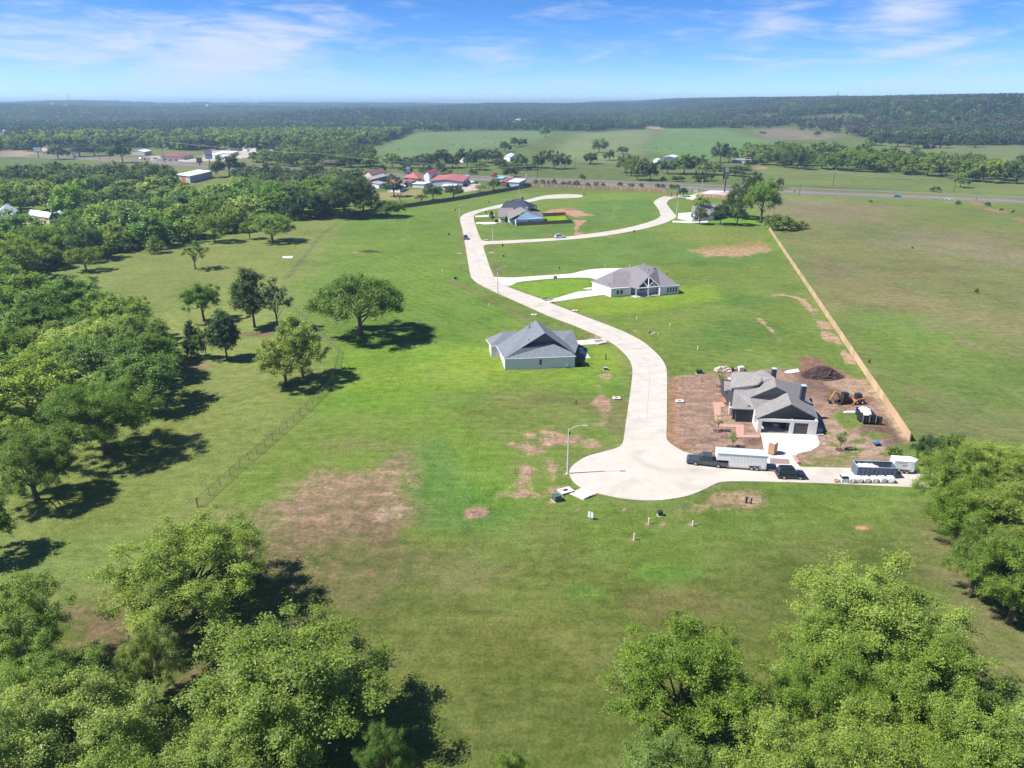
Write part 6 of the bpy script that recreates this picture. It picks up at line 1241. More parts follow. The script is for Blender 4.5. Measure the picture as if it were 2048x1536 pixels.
# heaps
def heap(px, py, w, d, h, m, label, cat, name, n=200, seed=1, lump=0.35):
    rg = random.Random(seed); B = P(px, py); mb = MB(); nu, nv = 30, 10; V0 = []
    for j in range(nv + 1):
        for i in range(nu):
            a = 2 * math.pi * i / nu; k = j / nv; rr = 1 - k; q = 1 + rg.uniform(-.12, .12)
            V0.append((w / 2 * rr * math.cos(a) * q, d / 2 * rr * math.sin(a) * q, max(-0.05, h * (math.sin(k * 1.57) ** 1.1) * (1 + rg.uniform(-.1, .1)))))
    mb.v = V0
    for j in range(nv):
        for i in range(nu): mb.f.append((j * nu + i, j * nu + (i + 1) % nu, (j + 1) * nu + (i + 1) % nu, (j + 1) * nu + i)); mb.mi.append(0)
    for _ in range(n):
        a = rg.uniform(0, 6.28); k = rg.uniform(0.02, 0.95); rr = 1 - k; s = rg.uniform(0.4, 1) * lump
        mb.ball((w / 2 * rr * math.cos(a) * 0.97, d / 2 * rr * math.sin(a) * 0.97, h * math.sin(k * 1.57) ** 1.1), s, 6, 4, (1, 0.8, 0.6), 0.5, rg)
    return tag(mb.build(name, m, None, None, False, B), label, cat)
heap(1643, 752, 9.5, 6.0, 2.2, mat("mulch_dark", (0.065, 0.038, 0.034), 0.97, 0.5, 2.5), "big dark heap of mulch behind the new house", "heap", "mulch_heap", 420, 2, 0.30)
M_RUB = mat("pink_rubble", (0.50, 0.36, 0.31), 0.9, 0.3, 2)
r = thing("stone_pile", "pile of pink and white stones at the back corner of the new lot", "stone pile", P(1447, 742)); rg = random.Random(6); sm_ = [MB().ball((0, 0, 0), 0.32, 6, 4, (1, .8, .65), 0.4, rg).mesh("stone", m_) for m_ in (M_RUB, M_STONE, M_CONC)]
for i in range(110):
    a, k = rg.uniform(0, 6.28), rg.random(); inst("stone", sm_[i % 3], r, (2.1 * math.sqrt(1 - k) * math.cos(a), 1.3 * math.sqrt(1 - k) * math.sin(a), 0.15 + 0.95 * k * rg.random()), rg.uniform(0, 6), rg.uniform(0.6, 1.3))
heap(1180, 431, 7, 5, 1.0, mat("red_dirt", (0.33, 0.19, 0.12), 0.95, 0.2, 1.5), "low heap of red dirt right of the fenced yard", "heap", "dirt_heap", 60, 3, 0.25); heap(1135, 418.5, 9, 4, 0.9, MATS["red_dirt"], "long heap of red dirt behind the fenced yard", "heap", "dirt_heap", 60, 4, 0.25); heap(738, 504, 10, 2.5, 0.7, mat("brush", (0.085, 0.085, 0.035), 0.95, 0.4, 2), "low heap of cut brush in the left meadow", "heap", "brush_heap", 120, 5, 0.35)
tag(MB().box((0, 0, 0.45), (1.1, 0.9, 0.9)).box((0.1, 0, 0.93), (1.2, 0.95, 0.06)).build("bulk_sack", M_PVC, None, None, False, P(1481, 741), 0.2), "white bulk sack by the stones behind the new house", "sack"); tag(MB().ball((0, 0, 0.35), 0.5, 8, 5, (1, 1, .8), .2).build("dirt_bag", M_BLACKM, None, None, False, P(1464, 741)), "dark bag between the stones and the white sack", "bag"); tag(MB().ball((0, 0, 0.3), 0.45, 8, 5, (1, 1, .8), .2).build("dirt_bag", MATS["cedar_post"], None, None, False, P(1472, 740)), "rust-red bundle beside the white sack", "bundle")
tag(MB().prism(W([(1568, 745), (1576, 741), (1596, 738), (1599, 744), (1580, 747)]), -0.02, 0.08).build("tarp", M_PVC), "white sheet lying on the ground behind the new house", "sheet")
# ================================================================ vehicles
M_TYRE = mat("tyre", (0.018, 0.018, 0.018), 0.9, 0.1); M_RIM = mat("rim", (0.42, 0.42, 0.43), 0.35, 0.05, metal=0.8); M_AGLASS = mat("car_glass", (0.03, 0.042, 0.055), 0.05, 0, spec=1.0); M_RED = mat("lamp_red", (0.4, 0.02, 0.02), 0.3, 0); M_LENS = mat("lamp_clear", (0.75, 0.77, 0.78), 0.15, 0); M_GRILL = mat("grille", (0.03, 0.03, 0.032), 0.5, 0)
def paint_mat(n, rgb, met=0.25):
    m = mat(n, rgb, 0.28, 0.03, 2.0, metal=met); m.node_tree.nodes["Principled BSDF"].inputs["Coat Weight"].default_value = 0.5; return m
def seat(near_a, near_b, track, mid=0.0):
    """place from the ground contacts of the two near-side wheels, rear then front; local +X is forward"""
    a, b = P(*near_a), P(*near_b); f = (b - a).normalized(); rz = math.atan2(f.y, f.x); away = Vector((-f.y, f.x, 0)); away = away if away.y > 0 else -away
    return a.lerp(b, 0.5) + away * track / 2, rz, (b - a).length
def wheels(r, xs, track, rad, w=0.26, rim=M_RIM, tm=M_TYRE):
    tw = MB().wheel((0, 0, 0), rad, w, 18).mesh("wheel", tm); rm = MB().wheel((0, 0, 0), rad * 0.62, w + 0.03, 12).mesh("rim", rim)
    for x in xs:
        for y in (-track / 2, track / 2): o = inst("wheel", tw, r, (x, y, rad)); inst("rim", rm, o)
def pane_quad(r, name, pts, m=M_AGLASS):
    n = (Vector(pts[1]) - Vector(pts[0])).cross(Vector(pts[2]) - Vector(pts[0])).normalized() * 0.012
    mb = MB(); k = len(pts); A = [Vector(p) + n for p in pts]; B = [Vector(p) - n for p in pts]; mb.poly(A).poly(B[::-1])
    for i in range(k): mb.poly([B[i], B[(i + 1) % k], A[(i + 1) % k], A[i]])
    return mb.build(name, m, r)
def car(name, label, cat, loc, rz, L, Wd, H, pm, style="suv", wb=None, rad=0.36, roofm=None, group=None):
    r = thing(name, label, cat, loc, rz, group); wb = wb or L * 0.58; x0, x1 = -L / 2, L / 2; belt = H * 0.56; hw = Wd / 2
    if style == "suv": prof = [(x0, 0.42), (x0 - 0.02, belt * 0.8), (x0 + 0.08, belt), (x1 * 0.42, belt), (x1 - 0.12, belt * 0.84), (x1, belt * 0.6), (x1 - 0.04, 0.36), (x1 - 0.3, 0.28), (x0 + 0.3, 0.28)]; cab = [(x0 + 0.10, belt), (x0 + 0.42, H), (x1 * 0.10, H), (x1 * 0.46, belt)]
    elif style == "pickup": prof = [(x0, 0.5), (x0, belt * 0.93), (x1 * 0.45, belt), (x1 - 0.25, belt * 0.97), (x1, belt * 0.78), (x1, 0.45), (x1 - 0.3, 0.4), (x0 + 0.3, 0.42)]; cab = [(-L * 0.12, belt), (-L * 0.10, H), (L * 0.12, H), (L * 0.235, belt)]
    else: prof = [(x0, 0.45), (x0 + 0.05, belt * 0.95), (x0 + 0.5, belt * 1.02), (x1 * 0.5, belt), (x1 - 0.1, belt * 0.75), (x1, belt * 0.5), (x1 - 0.1, 0.28), (x0 + 0.2, 0.28)]; cab = [(x0 + 0.35, belt), (x0 + 1.0, H), (L * 0.06, H), (L * 0.27, belt)]
    inset = [0.03 if z < 0.5 else 0.0 if z < belt * 0.9 else 0.05 for _, z in prof]
    MB().extrude_side(prof, -hw, hw, 'y', inset).build("body", pm, r, smooth=False)
    MB().extrude_side(cab, -hw + 0.06, hw - 0.06, 'y', [0.0 if z < H - 0.01 else 0.16 for _, z in cab]).build("cabin", roofm or pm, r)
    (ax, az), (bx, bz), (cx_, cz), (dx, dz) = cab
    yl, yh = hw - 0.06, hw - 0.22
    lerp = lambda p, q, t: tuple(p[i] + (q[i] - p[i]) * t for i in range(3))
    def strip_q(P0, P1, P2, P3, a, b, lo=0.10, hi=0.88):
        e = lambda s, t: lerp(lerp(P0, P1, s), lerp(P3, P2, s), t); return [e(a, lo), e(b, lo), e(b, hi), e(a, hi)]
    for sgn in (-1, 1):
        q = ((ax, yl * sgn, az), (dx, yl * sgn, dz), (cx_, yh * sgn, cz), (bx, yh * sgn, bz))
        for a, b in ((0.08, 0.36), (0.40, 0.64), (0.68, 0.92)) if style == "suv" else ((0.08, 0.46), (0.52, 0.92)):
            pts = [(x, y + 0.006 * sgn, z) for x, y, z in strip_q(*q, a, b)]; pane_quad(r, "side_window", pts if sgn < 0 else pts[::-1])
    pane_quad(r, "windscreen", [(x + 0.012, y, z + 0.008) for x, y, z in strip_q((dx, -yl, dz), (dx, yl, dz), (cx_, yh, cz), (cx_, -yh, cz), 0.06, 0.94, 0.08, 0.92)])
    pane_quad(r, "rear_window", [(x - 0.012, y, z + 0.004) for x, y, z in strip_q((ax, yl, az), (ax, -yl, az), (bx, -yh, bz), (bx, yh, bz), 0.08, 0.92, 0.15, 0.88)])
    for sgn in (-1, 1):
        MB().box((x1 - 0.05, sgn * (hw - 0.25), belt * 0.66), (0.12, 0.36, 0.16)).build("headlight", M_LENS, r); MB().box((x0 + 0.02, sgn * (hw - 0.12), belt * 0.8), (0.08, 0.18, 0.3)).build("taillight", M_RED, r)
        MB().box((dx - 0.25, sgn * (hw + 0.08), belt + 0.08), (0.14, 0.2, 0.18)).build("mirror", pm, r)
    MB().box((x1 - 0.02, 0, belt * 0.55), (0.08, Wd * 0.45, 0.3)).build("grille", M_GRILL, r); MB().box((x1 - 0.03, 0, 0.42), (0.16, Wd * 0.92, 0.2)).build("bumper", M_GRILL if style != "pickup" else M_RIM, r); MB().box((x0 + 0.02, 0, 0.45), (0.16, Wd * 0.92, 0.2)).build("bumper", M_GRILL if style != "pickup" else M_RIM, r)
    if style == "pickup":
        MB().box((-L * 0.315, 0, belt * 0.945), (L * 0.345, Wd - 0.28, 0.04)).build("bed_liner", M_BLACKM, r)
        for sgn in (-1, 1): MB().box((-L * 0.315, sgn * (hw - 0.09), belt * 0.98), (L * 0.36, 0.14, 0.07)).build("bed_rail", pm, r)
    if style == "suv":
        for sgn in (-1, 1): MB().tube([(bx + 0.2, sgn * (yh - 0.08), H + 0.07), (cx_ - 0.1, sgn * (yh - 0.08), H + 0.07)], 0.03, 5).build("roof_rail", M_GRILL, r)
    wheels(r, (-wb / 2 + (0.05 if style == "pickup" else 0), wb / 2), Wd - 0.14, rad)
    return r
loc, rz, wb = seat((1433.5, 936.2), (1387.5, 931), 1.8)
pk = car("pickup_truck", "dark grey crew-cab pickup towing the long trailer", "pickup truck", loc + Vector((0.25, 0, 0)), rz, 6.7, 2.05, 2.0, paint_mat("grey_paint", (0.07, 0.08, 0.095)), "pickup", wb, 0.42)
# long enclosed gooseneck trailer
a, b = P(1456, 938.5), P(1531, 943.5); u, k = unitback(a, b); rz = math.atan2(u.y, u.x); Lb = (b - a).length; r = thing("cargo_trailer", "long white enclosed gooseneck trailer hitched to the grey pickup", "trailer", a.lerp(b, 0.5) + k * 1.2, rz)
M_TRL = mat("trailer_white", (0.80, 0.80, 0.80), 0.5, 0.04, 1.5); M_TROOF = mat("trailer_roof", (0.62, 0.68, 0.74), 0.35, 0.04, 2, metal=0.2)
MB().box((0, 0, 1.62), (Lb, 2.4, 2.35)).build("body", M_TRL, r); MB().box((-Lb / 2 - 1.0, 0, 2.2), (2.0, 2.38, 1.2)).build("gooseneck", M_TRL, r)
MB().extrude_side([(-Lb / 2 - 2.05, 2.78), (Lb / 2 + 0.05, 2.78), (Lb / 2 + 0.05, 2.86), (-Lb / 2 - 2.0, 2.88)], -1.22, 1.22).build("roof", M_TROOF, r)
MB().box((-0.8, -1.215, 2.72), (Lb + 1.9, 0.05, 0.14)).build("roof_rail", mat("trim_grey", (0.30, 0.32, 0.34), 0.5, 0.03), r)
for i in range(11): MB().box((-Lb / 2 + (i + 0.5) * Lb / 11, -1.205, 1.6), (0.04, 0.02, 2.2)).build("seam", mat("seam_grey", (0.58, 0.59, 0.6), 0.6, 0.03), r)
MB().box((0, -1.21, 0.5), (Lb, 0.03, 0.22)).build("skirt", mat("trailer_dirt", (0.48, 0.42, 0.36), 0.8, 0.1), r)
for x in (-0.5, 1.6): MB().box((x, 0, 2.93), (0.4, 0.4, 0.12)).build("roof_vent", M_TRL, r)
wheels(r, (Lb * 0.12, Lb * 0.12 + 0.85), 2.34, 0.38, 0.24); MB().box((Lb * 0.12 + 0.42, -1.22, 0.86), (1.9, 0.06, 0.14)).build("fender", M_GRILL, r)
MB().hexa([(Lb / 2, -1.1, 0.42), (Lb / 2, 1.1, 0.42), (Lb / 2 + 1.95, 1.1, 0.02), (Lb / 2 + 1.95, -1.1, 0.02)][::-1], [(Lb / 2, -1.1, 0.50), (Lb / 2, 1.1, 0.50), (Lb / 2 + 1.95, 1.1, 0.09), (Lb / 2 + 1.95, -1.1, 0.09)][::-1]).build("ramp_door", mat("ramp_grey", (0.20, 0.19, 0.19), 0.8, 0.1), r)
MB().tube([(-Lb / 2 - 1.4, 0, 1.6), (-Lb / 2 - 1.4, 0, 1.0)], 0.07, 8).build("hitch", M_GRILL, r); MB().box((-Lb / 2 - 0.05, -0.9, 0.75), (0.12, 0.12, 1.2)).build("jack", M_GRILL, r)
loc, rz, wb = seat((1567.5, 958.8), (1599.5, 959.8), 1.55)
car("sport_utility_car", "dark blue-black off-road car parked behind the long trailer", "car", loc, rz, 4.55, 1.85, 1.85, paint_mat("navy_paint", (0.018, 0.022, 0.034)), "suv", wb, 0.38)
loc, rz, wb = seat((1114.7, 477), (1127.8, 476.2), 1.6)
car("sport_utility_car", "white car on the side street below the fenced yard", "car", loc, rz, 5.0, 1.95, 1.8, paint_mat("white_car_paint", (0.72, 0.75, 0.78), 0.0), "suv", 2.95, 0.38)
a = P(931.5, 478); car("pickup_truck", "grey pickup driving on the street's straight part", "pickup truck", a, R(95), 5.6, 1.95, 1.85, paint_mat("silver_paint", (0.22, 0.25, 0.30)), "pickup", None, 0.4)
h = P(1795, 394.5); hd = (P(2048, 404.5) - P(1788, 393.5)); hz = math.atan2(hd.y, hd.x)
car("car", "bright blue car on the near highway carriageway", "car", h, hz, 4.7, 1.9, 1.55, paint_mat("blue_paint", (0.015, 0.17, 0.52)), "sedan"); car("car", "white car on the near highway carriageway", "car", P(1897, 399.8), hz, 4.8, 1.9, 1.5, MATS["white_car_paint"], "sedan")
hd = (P(1180, 368) - P(920, 358.5)); hz = math.atan2(hd.y, hd.x)
car("pickup_truck", "white pickup on the highway above the long red-roofed store", "pickup truck", P(933, 352.5), hz, 5.8, 2.0, 1.9, MATS["white_car_paint"], "pickup"); car("pickup_truck", "white pickup on the highway behind the red truck", "pickup truck", P(1020, 356), hz, 5.8, 2.0, 1.9, MATS["white_car_paint"], "pickup")
r = thing("flatbed_truck", "red flatbed truck on the far highway carriageway", "truck", P(996, 354.5), hz + math.pi)
pr = paint_mat("red_paint", (0.42, 0.02, 0.025)); MB().extrude_side([(1.6, 0.6), (1.6, 3.3), (2.2, 3.6), (3.6, 3.0), (3.9, 1.9), (5.4, 1.7), (5.5, 0.6)], -1.2, 1.2).build("cab", pr, r); MB().box((1.55, 0, 2.2), (0.1, 2.2, 2.6)).build("headboard", M_GRILL, r); MB().box((-3.9, 0, 1.2), (10.6, 2.4, 0.25)).build("flatbed", mat("bed_pale", (0.5, 0.55, 0.55), 0.7, 0.1), r); wheels(r, (-8.0, -6.9, 1.2, 2.3, 4.6), 2.1, 0.5, 0.3)
MB().hexa([(3.62, -1.0, 2.0), (3.62, 1.0, 2.0), (3.9, 1.0, 1.95), (3.9, -1.0, 1.95)], [(3.3, -1.0, 3.05), (3.3, 1.0, 3.05), (3.62, 1.0, 2.95), (3.62, -1.0, 2.95)]).build("windscreen", M_AGLASS, r)

# ---- site gear
a, b = P(1712.3, 955.4), P(1792, 958.3); u, k = unitback(a, b); rz = math.atan2(u.y, u.x); Lb = (b - a).length; r = thing("dumpster", "large open blue-grey roll-off dumpster on the lane", "dumpster", a.lerp(b, 0.5) + k * 1.2, rz); M_DUMP = mat("dumpster_paint", (0.105, 0.14, 0.185), 0.6, 0.12, 2)
hL = Lb / 2; H = 1.75
for c, d in (((0, -1.15, H / 2 + 0.15), (Lb, 0.08, H)), ((0, 1.15, H / 2 + 0.15), (Lb, 0.08, H)), ((-hL + 0.04, 0, H / 2 + 0.15), (0.08, 2.22, H)), ((hL - 0.04, 0, H / 2 + 0.15), (0.08, 2.22, H))): MB().box(c, d).build("side_wall", M_DUMP, r)
MB().box((0, 0, 0.2), (Lb - 0.2, 2.2, 0.1)).build("floor", M_DUMP, r)
for y in (-1.15, 1.15): MB().box((0, y, H + 0.19), (Lb + 0.06, 0.15, 0.1)).build("rim_rail", mat("dumpster_rail", (0.30, 0.36, 0.42), 0.5, 0.08), r)
for x in (-hL, hL): MB().box((x * 0.995, 0, H + 0.19), (0.14, 2.2, 0.1)).build("rim_rail", MATS["dumpster_rail"], r)
for i in range(9): MB().box((-hL + 0.3 + i * (Lb - 0.6) / 8, -1.21, H / 2 + 0.1), (0.10, 0.06, H - 0.15)).build("rib", M_DUMP, r)
for y in (-0.8, 0.8): MB().box((0, y, 0.07), (Lb, 0.12, 0.14)).build("skid", M_GRILL, r)
rg = random.Random(8); mb = MB()
for i in range(16): mb.ball((-hL + 0.7 + i * 0.17, rg.uniform(-0.7, 0.9), 1.25 + rg.uniform(0, 0.45)), rg.uniform(0.25, 0.45), 7, 5, (1.2, 1, .6), 0.5, rg)
mb.box((0.3, 0.3, 1.3), (1.6, 0.9, 0.1), 0.3, (0.2, 0.3)); o = mb.build("rubbish", M_PVC, None); o.location = r.location; o.rotation_euler.z = rz; tag(o, "white rubbish heaped in the left half of the dumpster", "rubbish")
rg = random.Random(9); BAG = []
for kx in range(3):
    mb = MB(); n = 12; prof = ((0.0, 0.46), (0.12, 0.52), (0.45, 0.55), (0.72, 0.50), (0.82, 0.42), (0.86, 0.2)); base = 0
    for j, (zz, rr) in enumerate(prof):
        for i in range(n):
            a_ = 2 * math.pi * (i + 0.5) / n; q = rr * (1.0 / max(abs(math.cos(a_)), abs(math.sin(a_)))) ** 0.8 * (1 + rg.uniform(-.07, .07)); mb.v.append((q * math.cos(a_), q * math.sin(a_), zz + rg.uniform(-.04, .04)))
    for j in range(len(prof) - 1):
        for i in range(n): mb.f.append((j * n + i, j * n + (i + 1) % n, (j + 1) * n + (i + 1) % n, (j + 1) * n + i)); mb.mi.append(0)
    mb.f.append(tuple((len(prof) - 1) * n + i for i in range(n))); mb.mi.append(0); BAG.append(mb.mesh("bulk_bag", mat("bag_white", (0.80, 0.79, 0.79), 0.75, 0.10, 4)))
PAL = MB(); [PAL.box((x, 0, 0.10), (0.14, 1.1, 0.03)) for x in (-0.5, -0.25, 0, 0.25, 0.5)]; [PAL.box((0, y, 0.045), (1.1, 0.1, 0.09)) for y in (-0.5, 0, 0.5)]; PALM = PAL.mesh("pallet", M_TAN)
where = ("leftmost beside the stacked crate", "second from the left", "third from the left", "fourth from the left", "fifth from the left", "rightmost at the dumpster's end")
for i, x in enumerate((460, 603, 760, 925, 1088, 1260)):
    p = P(1660 + x / 10.24, 890 + 800 / 10.24) + Vector((0, 0.55, 0.07)); o = inst("bulk_bag", BAG[i % 3], None, p + Vector((0, 0, 0.12)), rg.uniform(-.15, .15), (1, 1, rg.uniform(0.95, 1.12))); tag(o, "full white bulk bag on a pallet before the dumpster, " + where[i], "bulk bag", "white bulk bags before the dumpster")
    tag(inst("pallet", PALM, None, p, 0.02), "wooden pallet under the white bulk bag, " + where[i], "pallet", "pallets under the bulk bags")
p = P(1688.8, 967) + Vector((0, 0.5, 0.07)); r = thing("packed_crate", "white wrapped crate with a dark band, left of the bulk bags", "crate", p); MB().box((0, 0, 0.35), (1.05, 1.0, 0.7)).build("lower_box", MATS["bag_white"], r); MB().box((0, 0, 0.95), (0.95, 0.95, 0.35)).build("dark_band", M_DTRIM, r); MB().box((0, 0, 1.2), (0.9, 0.9, 0.18)).build("top_sheet", MATS["bag_white"], r)
tag(MB().tube([(0.42 * math.cos(t * .45), 0.34 * math.sin(t * .45), 0.1 + 0.012 * t) for t in range(30)], 0.07, 6).build("hose_coil", mat("hose_salmon", (0.55, 0.25, 0.18), 0.6, 0.1), None, None, False, P(1673, 964.5) + Vector((0, 0, .05))), "coil of salmon-coloured hose at the lane edge", "hose")
# small white trailer with lettering too blurred to read
a, b = P(1798, 947.5), P(1829, 949.5); u, k = unitback(a, b); rz = math.atan2(u.y, u.x); Lb = (b - a).length + 1.2; r = thing("cargo_trailer", "short white cargo trailer with faint red lettering at the lane end", "trailer", a.lerp(b, 0.5) + k * 1.0 - u * 0.4, rz)
MB().prism([(-Lb / 2, -1.0), (Lb / 2 - 0.5, -1.0), (Lb / 2 + 0.25, 0), (Lb / 2 - 0.5, 1.0), (-Lb / 2, 1.0)], 0.45, 2.25).build("body", M_TRL, r); MB().prism([(-Lb / 2 - 0.03, -1.03), (Lb / 2 - 0.5, -1.03), (Lb / 2 + 0.28, 0), (Lb / 2 - 0.5, 1.03), (-Lb / 2 - 0.03, 1.03)], 2.25, 2.33).build("roof", M_WHITE, r)
for i, (x, w_) in enumerate(((-0.35, 0.16), (-0.1, 0.2), (0.16, 0.14), (0.36, 0.18), (0.6, 0.16))): MB().box((x - 0.1, -1.008, 1.55), (w_, 0.012, 0.26)).build("lettering", mat("faded_red", (0.36, 0.22, 0.24), 0.6, 0.1), r)
MB().box((-0.05, -1.008, 1.95), (2.6, 0.012, 0.10)).build("stripe", mat("faded_grey", (0.45, 0.42, 0.44), 0.6, 0.05), r); wheels(r, (-0.45, 0.35), 1.9, 0.34, 0.22); MB().box((-0.05, -1.05, 0.78), (1.7, 0.14, 0.08)).build("fender", M_GRILL, r); MB().tube([(Lb / 2 + 0.2, 0, 0.5), (Lb / 2 + 1.1, 0, 0.5)], 0.06, 6).build("drawbar", M_GRILL, r); MB().box((Lb / 2 - 1.2, -1.015, 1.3), (0.7, 0.02, 1.5)).build("side_door", M_TRL, r)
r = thing("water_tank", "round grey metal tank standing behind the short trailer", "tank", P(1810.5, 930)); MB().tube([(0, 0, 0), (0, 0, 0.9), (0, 0, 1.3)], [0.45, 0.45, 0.1], 12).build("vessel", M_METAL, r); MB().tube([(0, 0, 1.2), (0, 0, 2.0)], 0.08, 6).build("pipe", M_METAL, r)
# portable toilet
r = thing("portable_toilet", "tan portable toilet with a white roof on the new driveway", "portable toilet", P(1547.3, 911.7) + Vector((0, 0.78, 0.08)), R(42)); M_PT = mat("toilet_tan", (0.45, 0.26, 0.15), 0.6, 0.06, 2); MB().box((0, 0, 1.08), (1.1, 1.1, 2.15)).build("cabin", M_PT, r); MB().box((0, 0, 2.19), (1.18, 1.18, 0.1)).build("roof", M_WHITE, r); MB().box((0, 0, 2.28), (0.9, 0.9, 0.1)).build("roof_dome", M_WHITE, r); MB().box((0, -0.56, 1.05), (0.8, 0.03, 1.85)).build("door", M_PT, r); MB().box((0.15, -0.585, 1.55), (0.25, 0.02, 0.2)).build("door_plate", M_PVC, r); MB().box((0, 0, 0.05), (1.2, 1.2, 0.1)).build("skid", M_BLACKM, r)
# mini excavator
M_YEL = mat("machine_yellow", (0.55, 0.30, 0.03), 0.5, 0.1, 2); M_ORA = mat("machine_orange", (0.44, 0.20, 0.08), 0.5, 0.12, 2)
r = thing("excavator", "small yellow excavator with a dark cab on the churned earth", "excavator", P(1686, 806.5), R(192))
for y in (-0.65, 0.65): MB().extrude_side([(-1.0, 0.12), (-1.15, 0.35), (-0.95, 0.58), (0.95, 0.58), (1.15, 0.35), (1.0, 0.0), (-0.9, 0.0)], y - 0.19, y + 0.19).build("track", M_TYRE, r)
MB().box((0, 0, 0.62), (1.3, 1.2, 0.25)).build("undercarriage", M_GRILL, r); MB().box((-0.45, 0, 1.0), (1.5, 1.5, 0.6)).build("engine_cover", M_GRILL, r); MB().box((0.15, 0.3, 1.65), (1.15, 0.95, 1.5)).build("cab", M_GRILL, r); MB().box((0.15, 0.3, 2.43), (1.2, 1.0, 0.08)).build("cab_roof", M_BLACKM, r); MB().box((0.73, 0.3, 1.8), (0.03, 0.8, 0.95)).build("windscreen", M_AGLASS, r)
MB().tube([(0.6, -0.4, 1.0), (1.3, -0.45, 2.3), (2.1, -0.45, 2.6)], [0.2, 0.19, 0.15], 4).build("boom", M_YEL, r); MB().tube([(2.05, -0.45, 2.62), (2.75, -0.45, 1.3), (2.9, -0.45, 0.75)], [0.16, 0.14, 0.1], 4).build("dipper_arm", M_YEL, r); MB().extrude_side([(2.75, 0.75), (3.1, 0.8), (3.15, 0.35), (2.75, 0.05), (2.5, 0.25)], -0.75, -0.15).build("bucket", M_GRILL, r); MB().box((1.5, 0, 0.3), (0.1, 1.7, 0.4)).build("blade", M_GRILL, r); MB().tube([(0.7, -0.42, 1.2), (1.35, -0.42, 1.9)], 0.06, 6).build("hydraulic_ram", M_RIM, r)
r = thing("skid_loader", "rusty orange skid loader beside the yellow excavator", "loader", P(1714, 806.5), R(188))
MB().extrude_side([(-1.2, 0.45), (-1.25, 1.15), (-0.6, 1.35), (0.7, 0.9), (0.8, 0.4)], -0.6, 0.6).build("body", M_ORA, r); MB().box((0.05, 0, 1.45), (1.1, 1.05, 1.2)).build("cab", M_GRILL, r); MB().box((0.05, 0, 2.08), (1.2, 1.1, 0.08)).build("cab_roof", M_BLACKM, r)
for y in (-0.75, 0.75): MB().tube([(-1.1, y, 1.35), (0.5, y, 1.2), (1.15, y, 0.5)], [0.11, 0.11, 0.09], 4).build("lift_arm", M_ORA, r)
MB().extrude_side([(1.1, 0.05), (1.75, 0.05), (1.75, 0.1), (1.25, 0.2), (1.1, 0.75)], -0.95, 0.95).build("bucket", mat("rust", (0.22, 0.09, 0.05), 0.8, 0.2, 3), r); wheels(r, (-0.65, 0.5), 1.5, 0.42, 0.3)
# black dump trailer with white load
a, b = P(1724, 849), P(1750, 850); u, k = unitback(a, b); rz = math.atan2(u.y, u.x); Wt = (b - a).length; r = thing("dump_trailer", "black high-sided trailer by the fence", "trailer", a.lerp(b, 0.5), rz)
for x in (-Wt / 2, Wt / 2):
    for zz in (0.75, 1.1, 1.45, 1.8): MB().box((x, 2.0, zz), (0.07, 4.0, 0.26)).build("side_board", M_BLACKM, r)
for zz in (0.75, 1.1, 1.45, 1.8): MB().box((0, 0, zz), (Wt, 0.07, 0.26)).build("tail_board", M_BLACKM, r); MB().box((0, 4.0, zz), (Wt, 0.07, 0.26)).build("front_board", M_BLACKM, r)
for x in (-Wt / 2, 0, Wt / 2): MB().box((x, -0.06, 1.2), (0.09, 0.06, 1.5)).build("stake", M_GREYW, r)
MB().box((0, 2.0, 0.55), (Wt, 4.0, 0.12)).build("floor", M_BLACKM, r); wheels(r, (), 1, 0.3)
tw = MB().wheel((0, 0, 0), 0.36, 0.24, 14, 'x').mesh("wheel", M_TYRE)
for x in (-Wt / 2 - 0.02, Wt / 2 + 0.02):
    for y in (1.4, 2.25): inst("wheel", tw, r, (x, y, 0.36))
MB().box((Wt / 2 + 0.55, 0.15, 1.0), (0.06, 1.2, 1.5), 1.1).build("swung_gate", M_BLACKM, r); MB().tube([(0, 4.0, 0.5), (0, 5.4, 0.5)], 0.07, 6).build("drawbar", M_BLACKM, r)
mb = MB(); [mb.ball((rg.uniform(-.8, .8), rg.uniform(0.5, 3.5), 1.75 + rg.uniform(0, .25)), 0.5, 7, 5, (1.2, 1.2, .5), .5, rg) for _ in range(14)]; mb.box((0.3, 2.2, 1.95), (1.2, 0.5, 0.1), 0.6); o = mb.build("rubbish", M_PVC); o.location = r.location; o.rotation_euler.z = rz; tag(o, "white rubbish filling the black high-sided trailer", "rubbish")
p = P(1702, 826); tag(MB().box((0, 0, 0.12), (2.8, 0.5, 0.2)).box((0.2, 0.12, 0.28), (2.3, 0.4, 0.12), 0.06).build("board_stack", M_PVC, None, None, False, p, -0.03), "stack of white boards left of the black trailer", "boards")
p = P(1718, 822); tag(MB().box((0, 0, 0.2), (1.7, 0.7, 0.4), 0.2).ball((0, 0, 0.7), 0.45, 8, 5, (1, 1, .8), .3).build("tool_pile", mat("blue_tarp", (0.16, 0.22, 0.42), 0.6, 0.25, 4), None, None, False, p), "blue bundle of tools behind the white boards", "bundle")
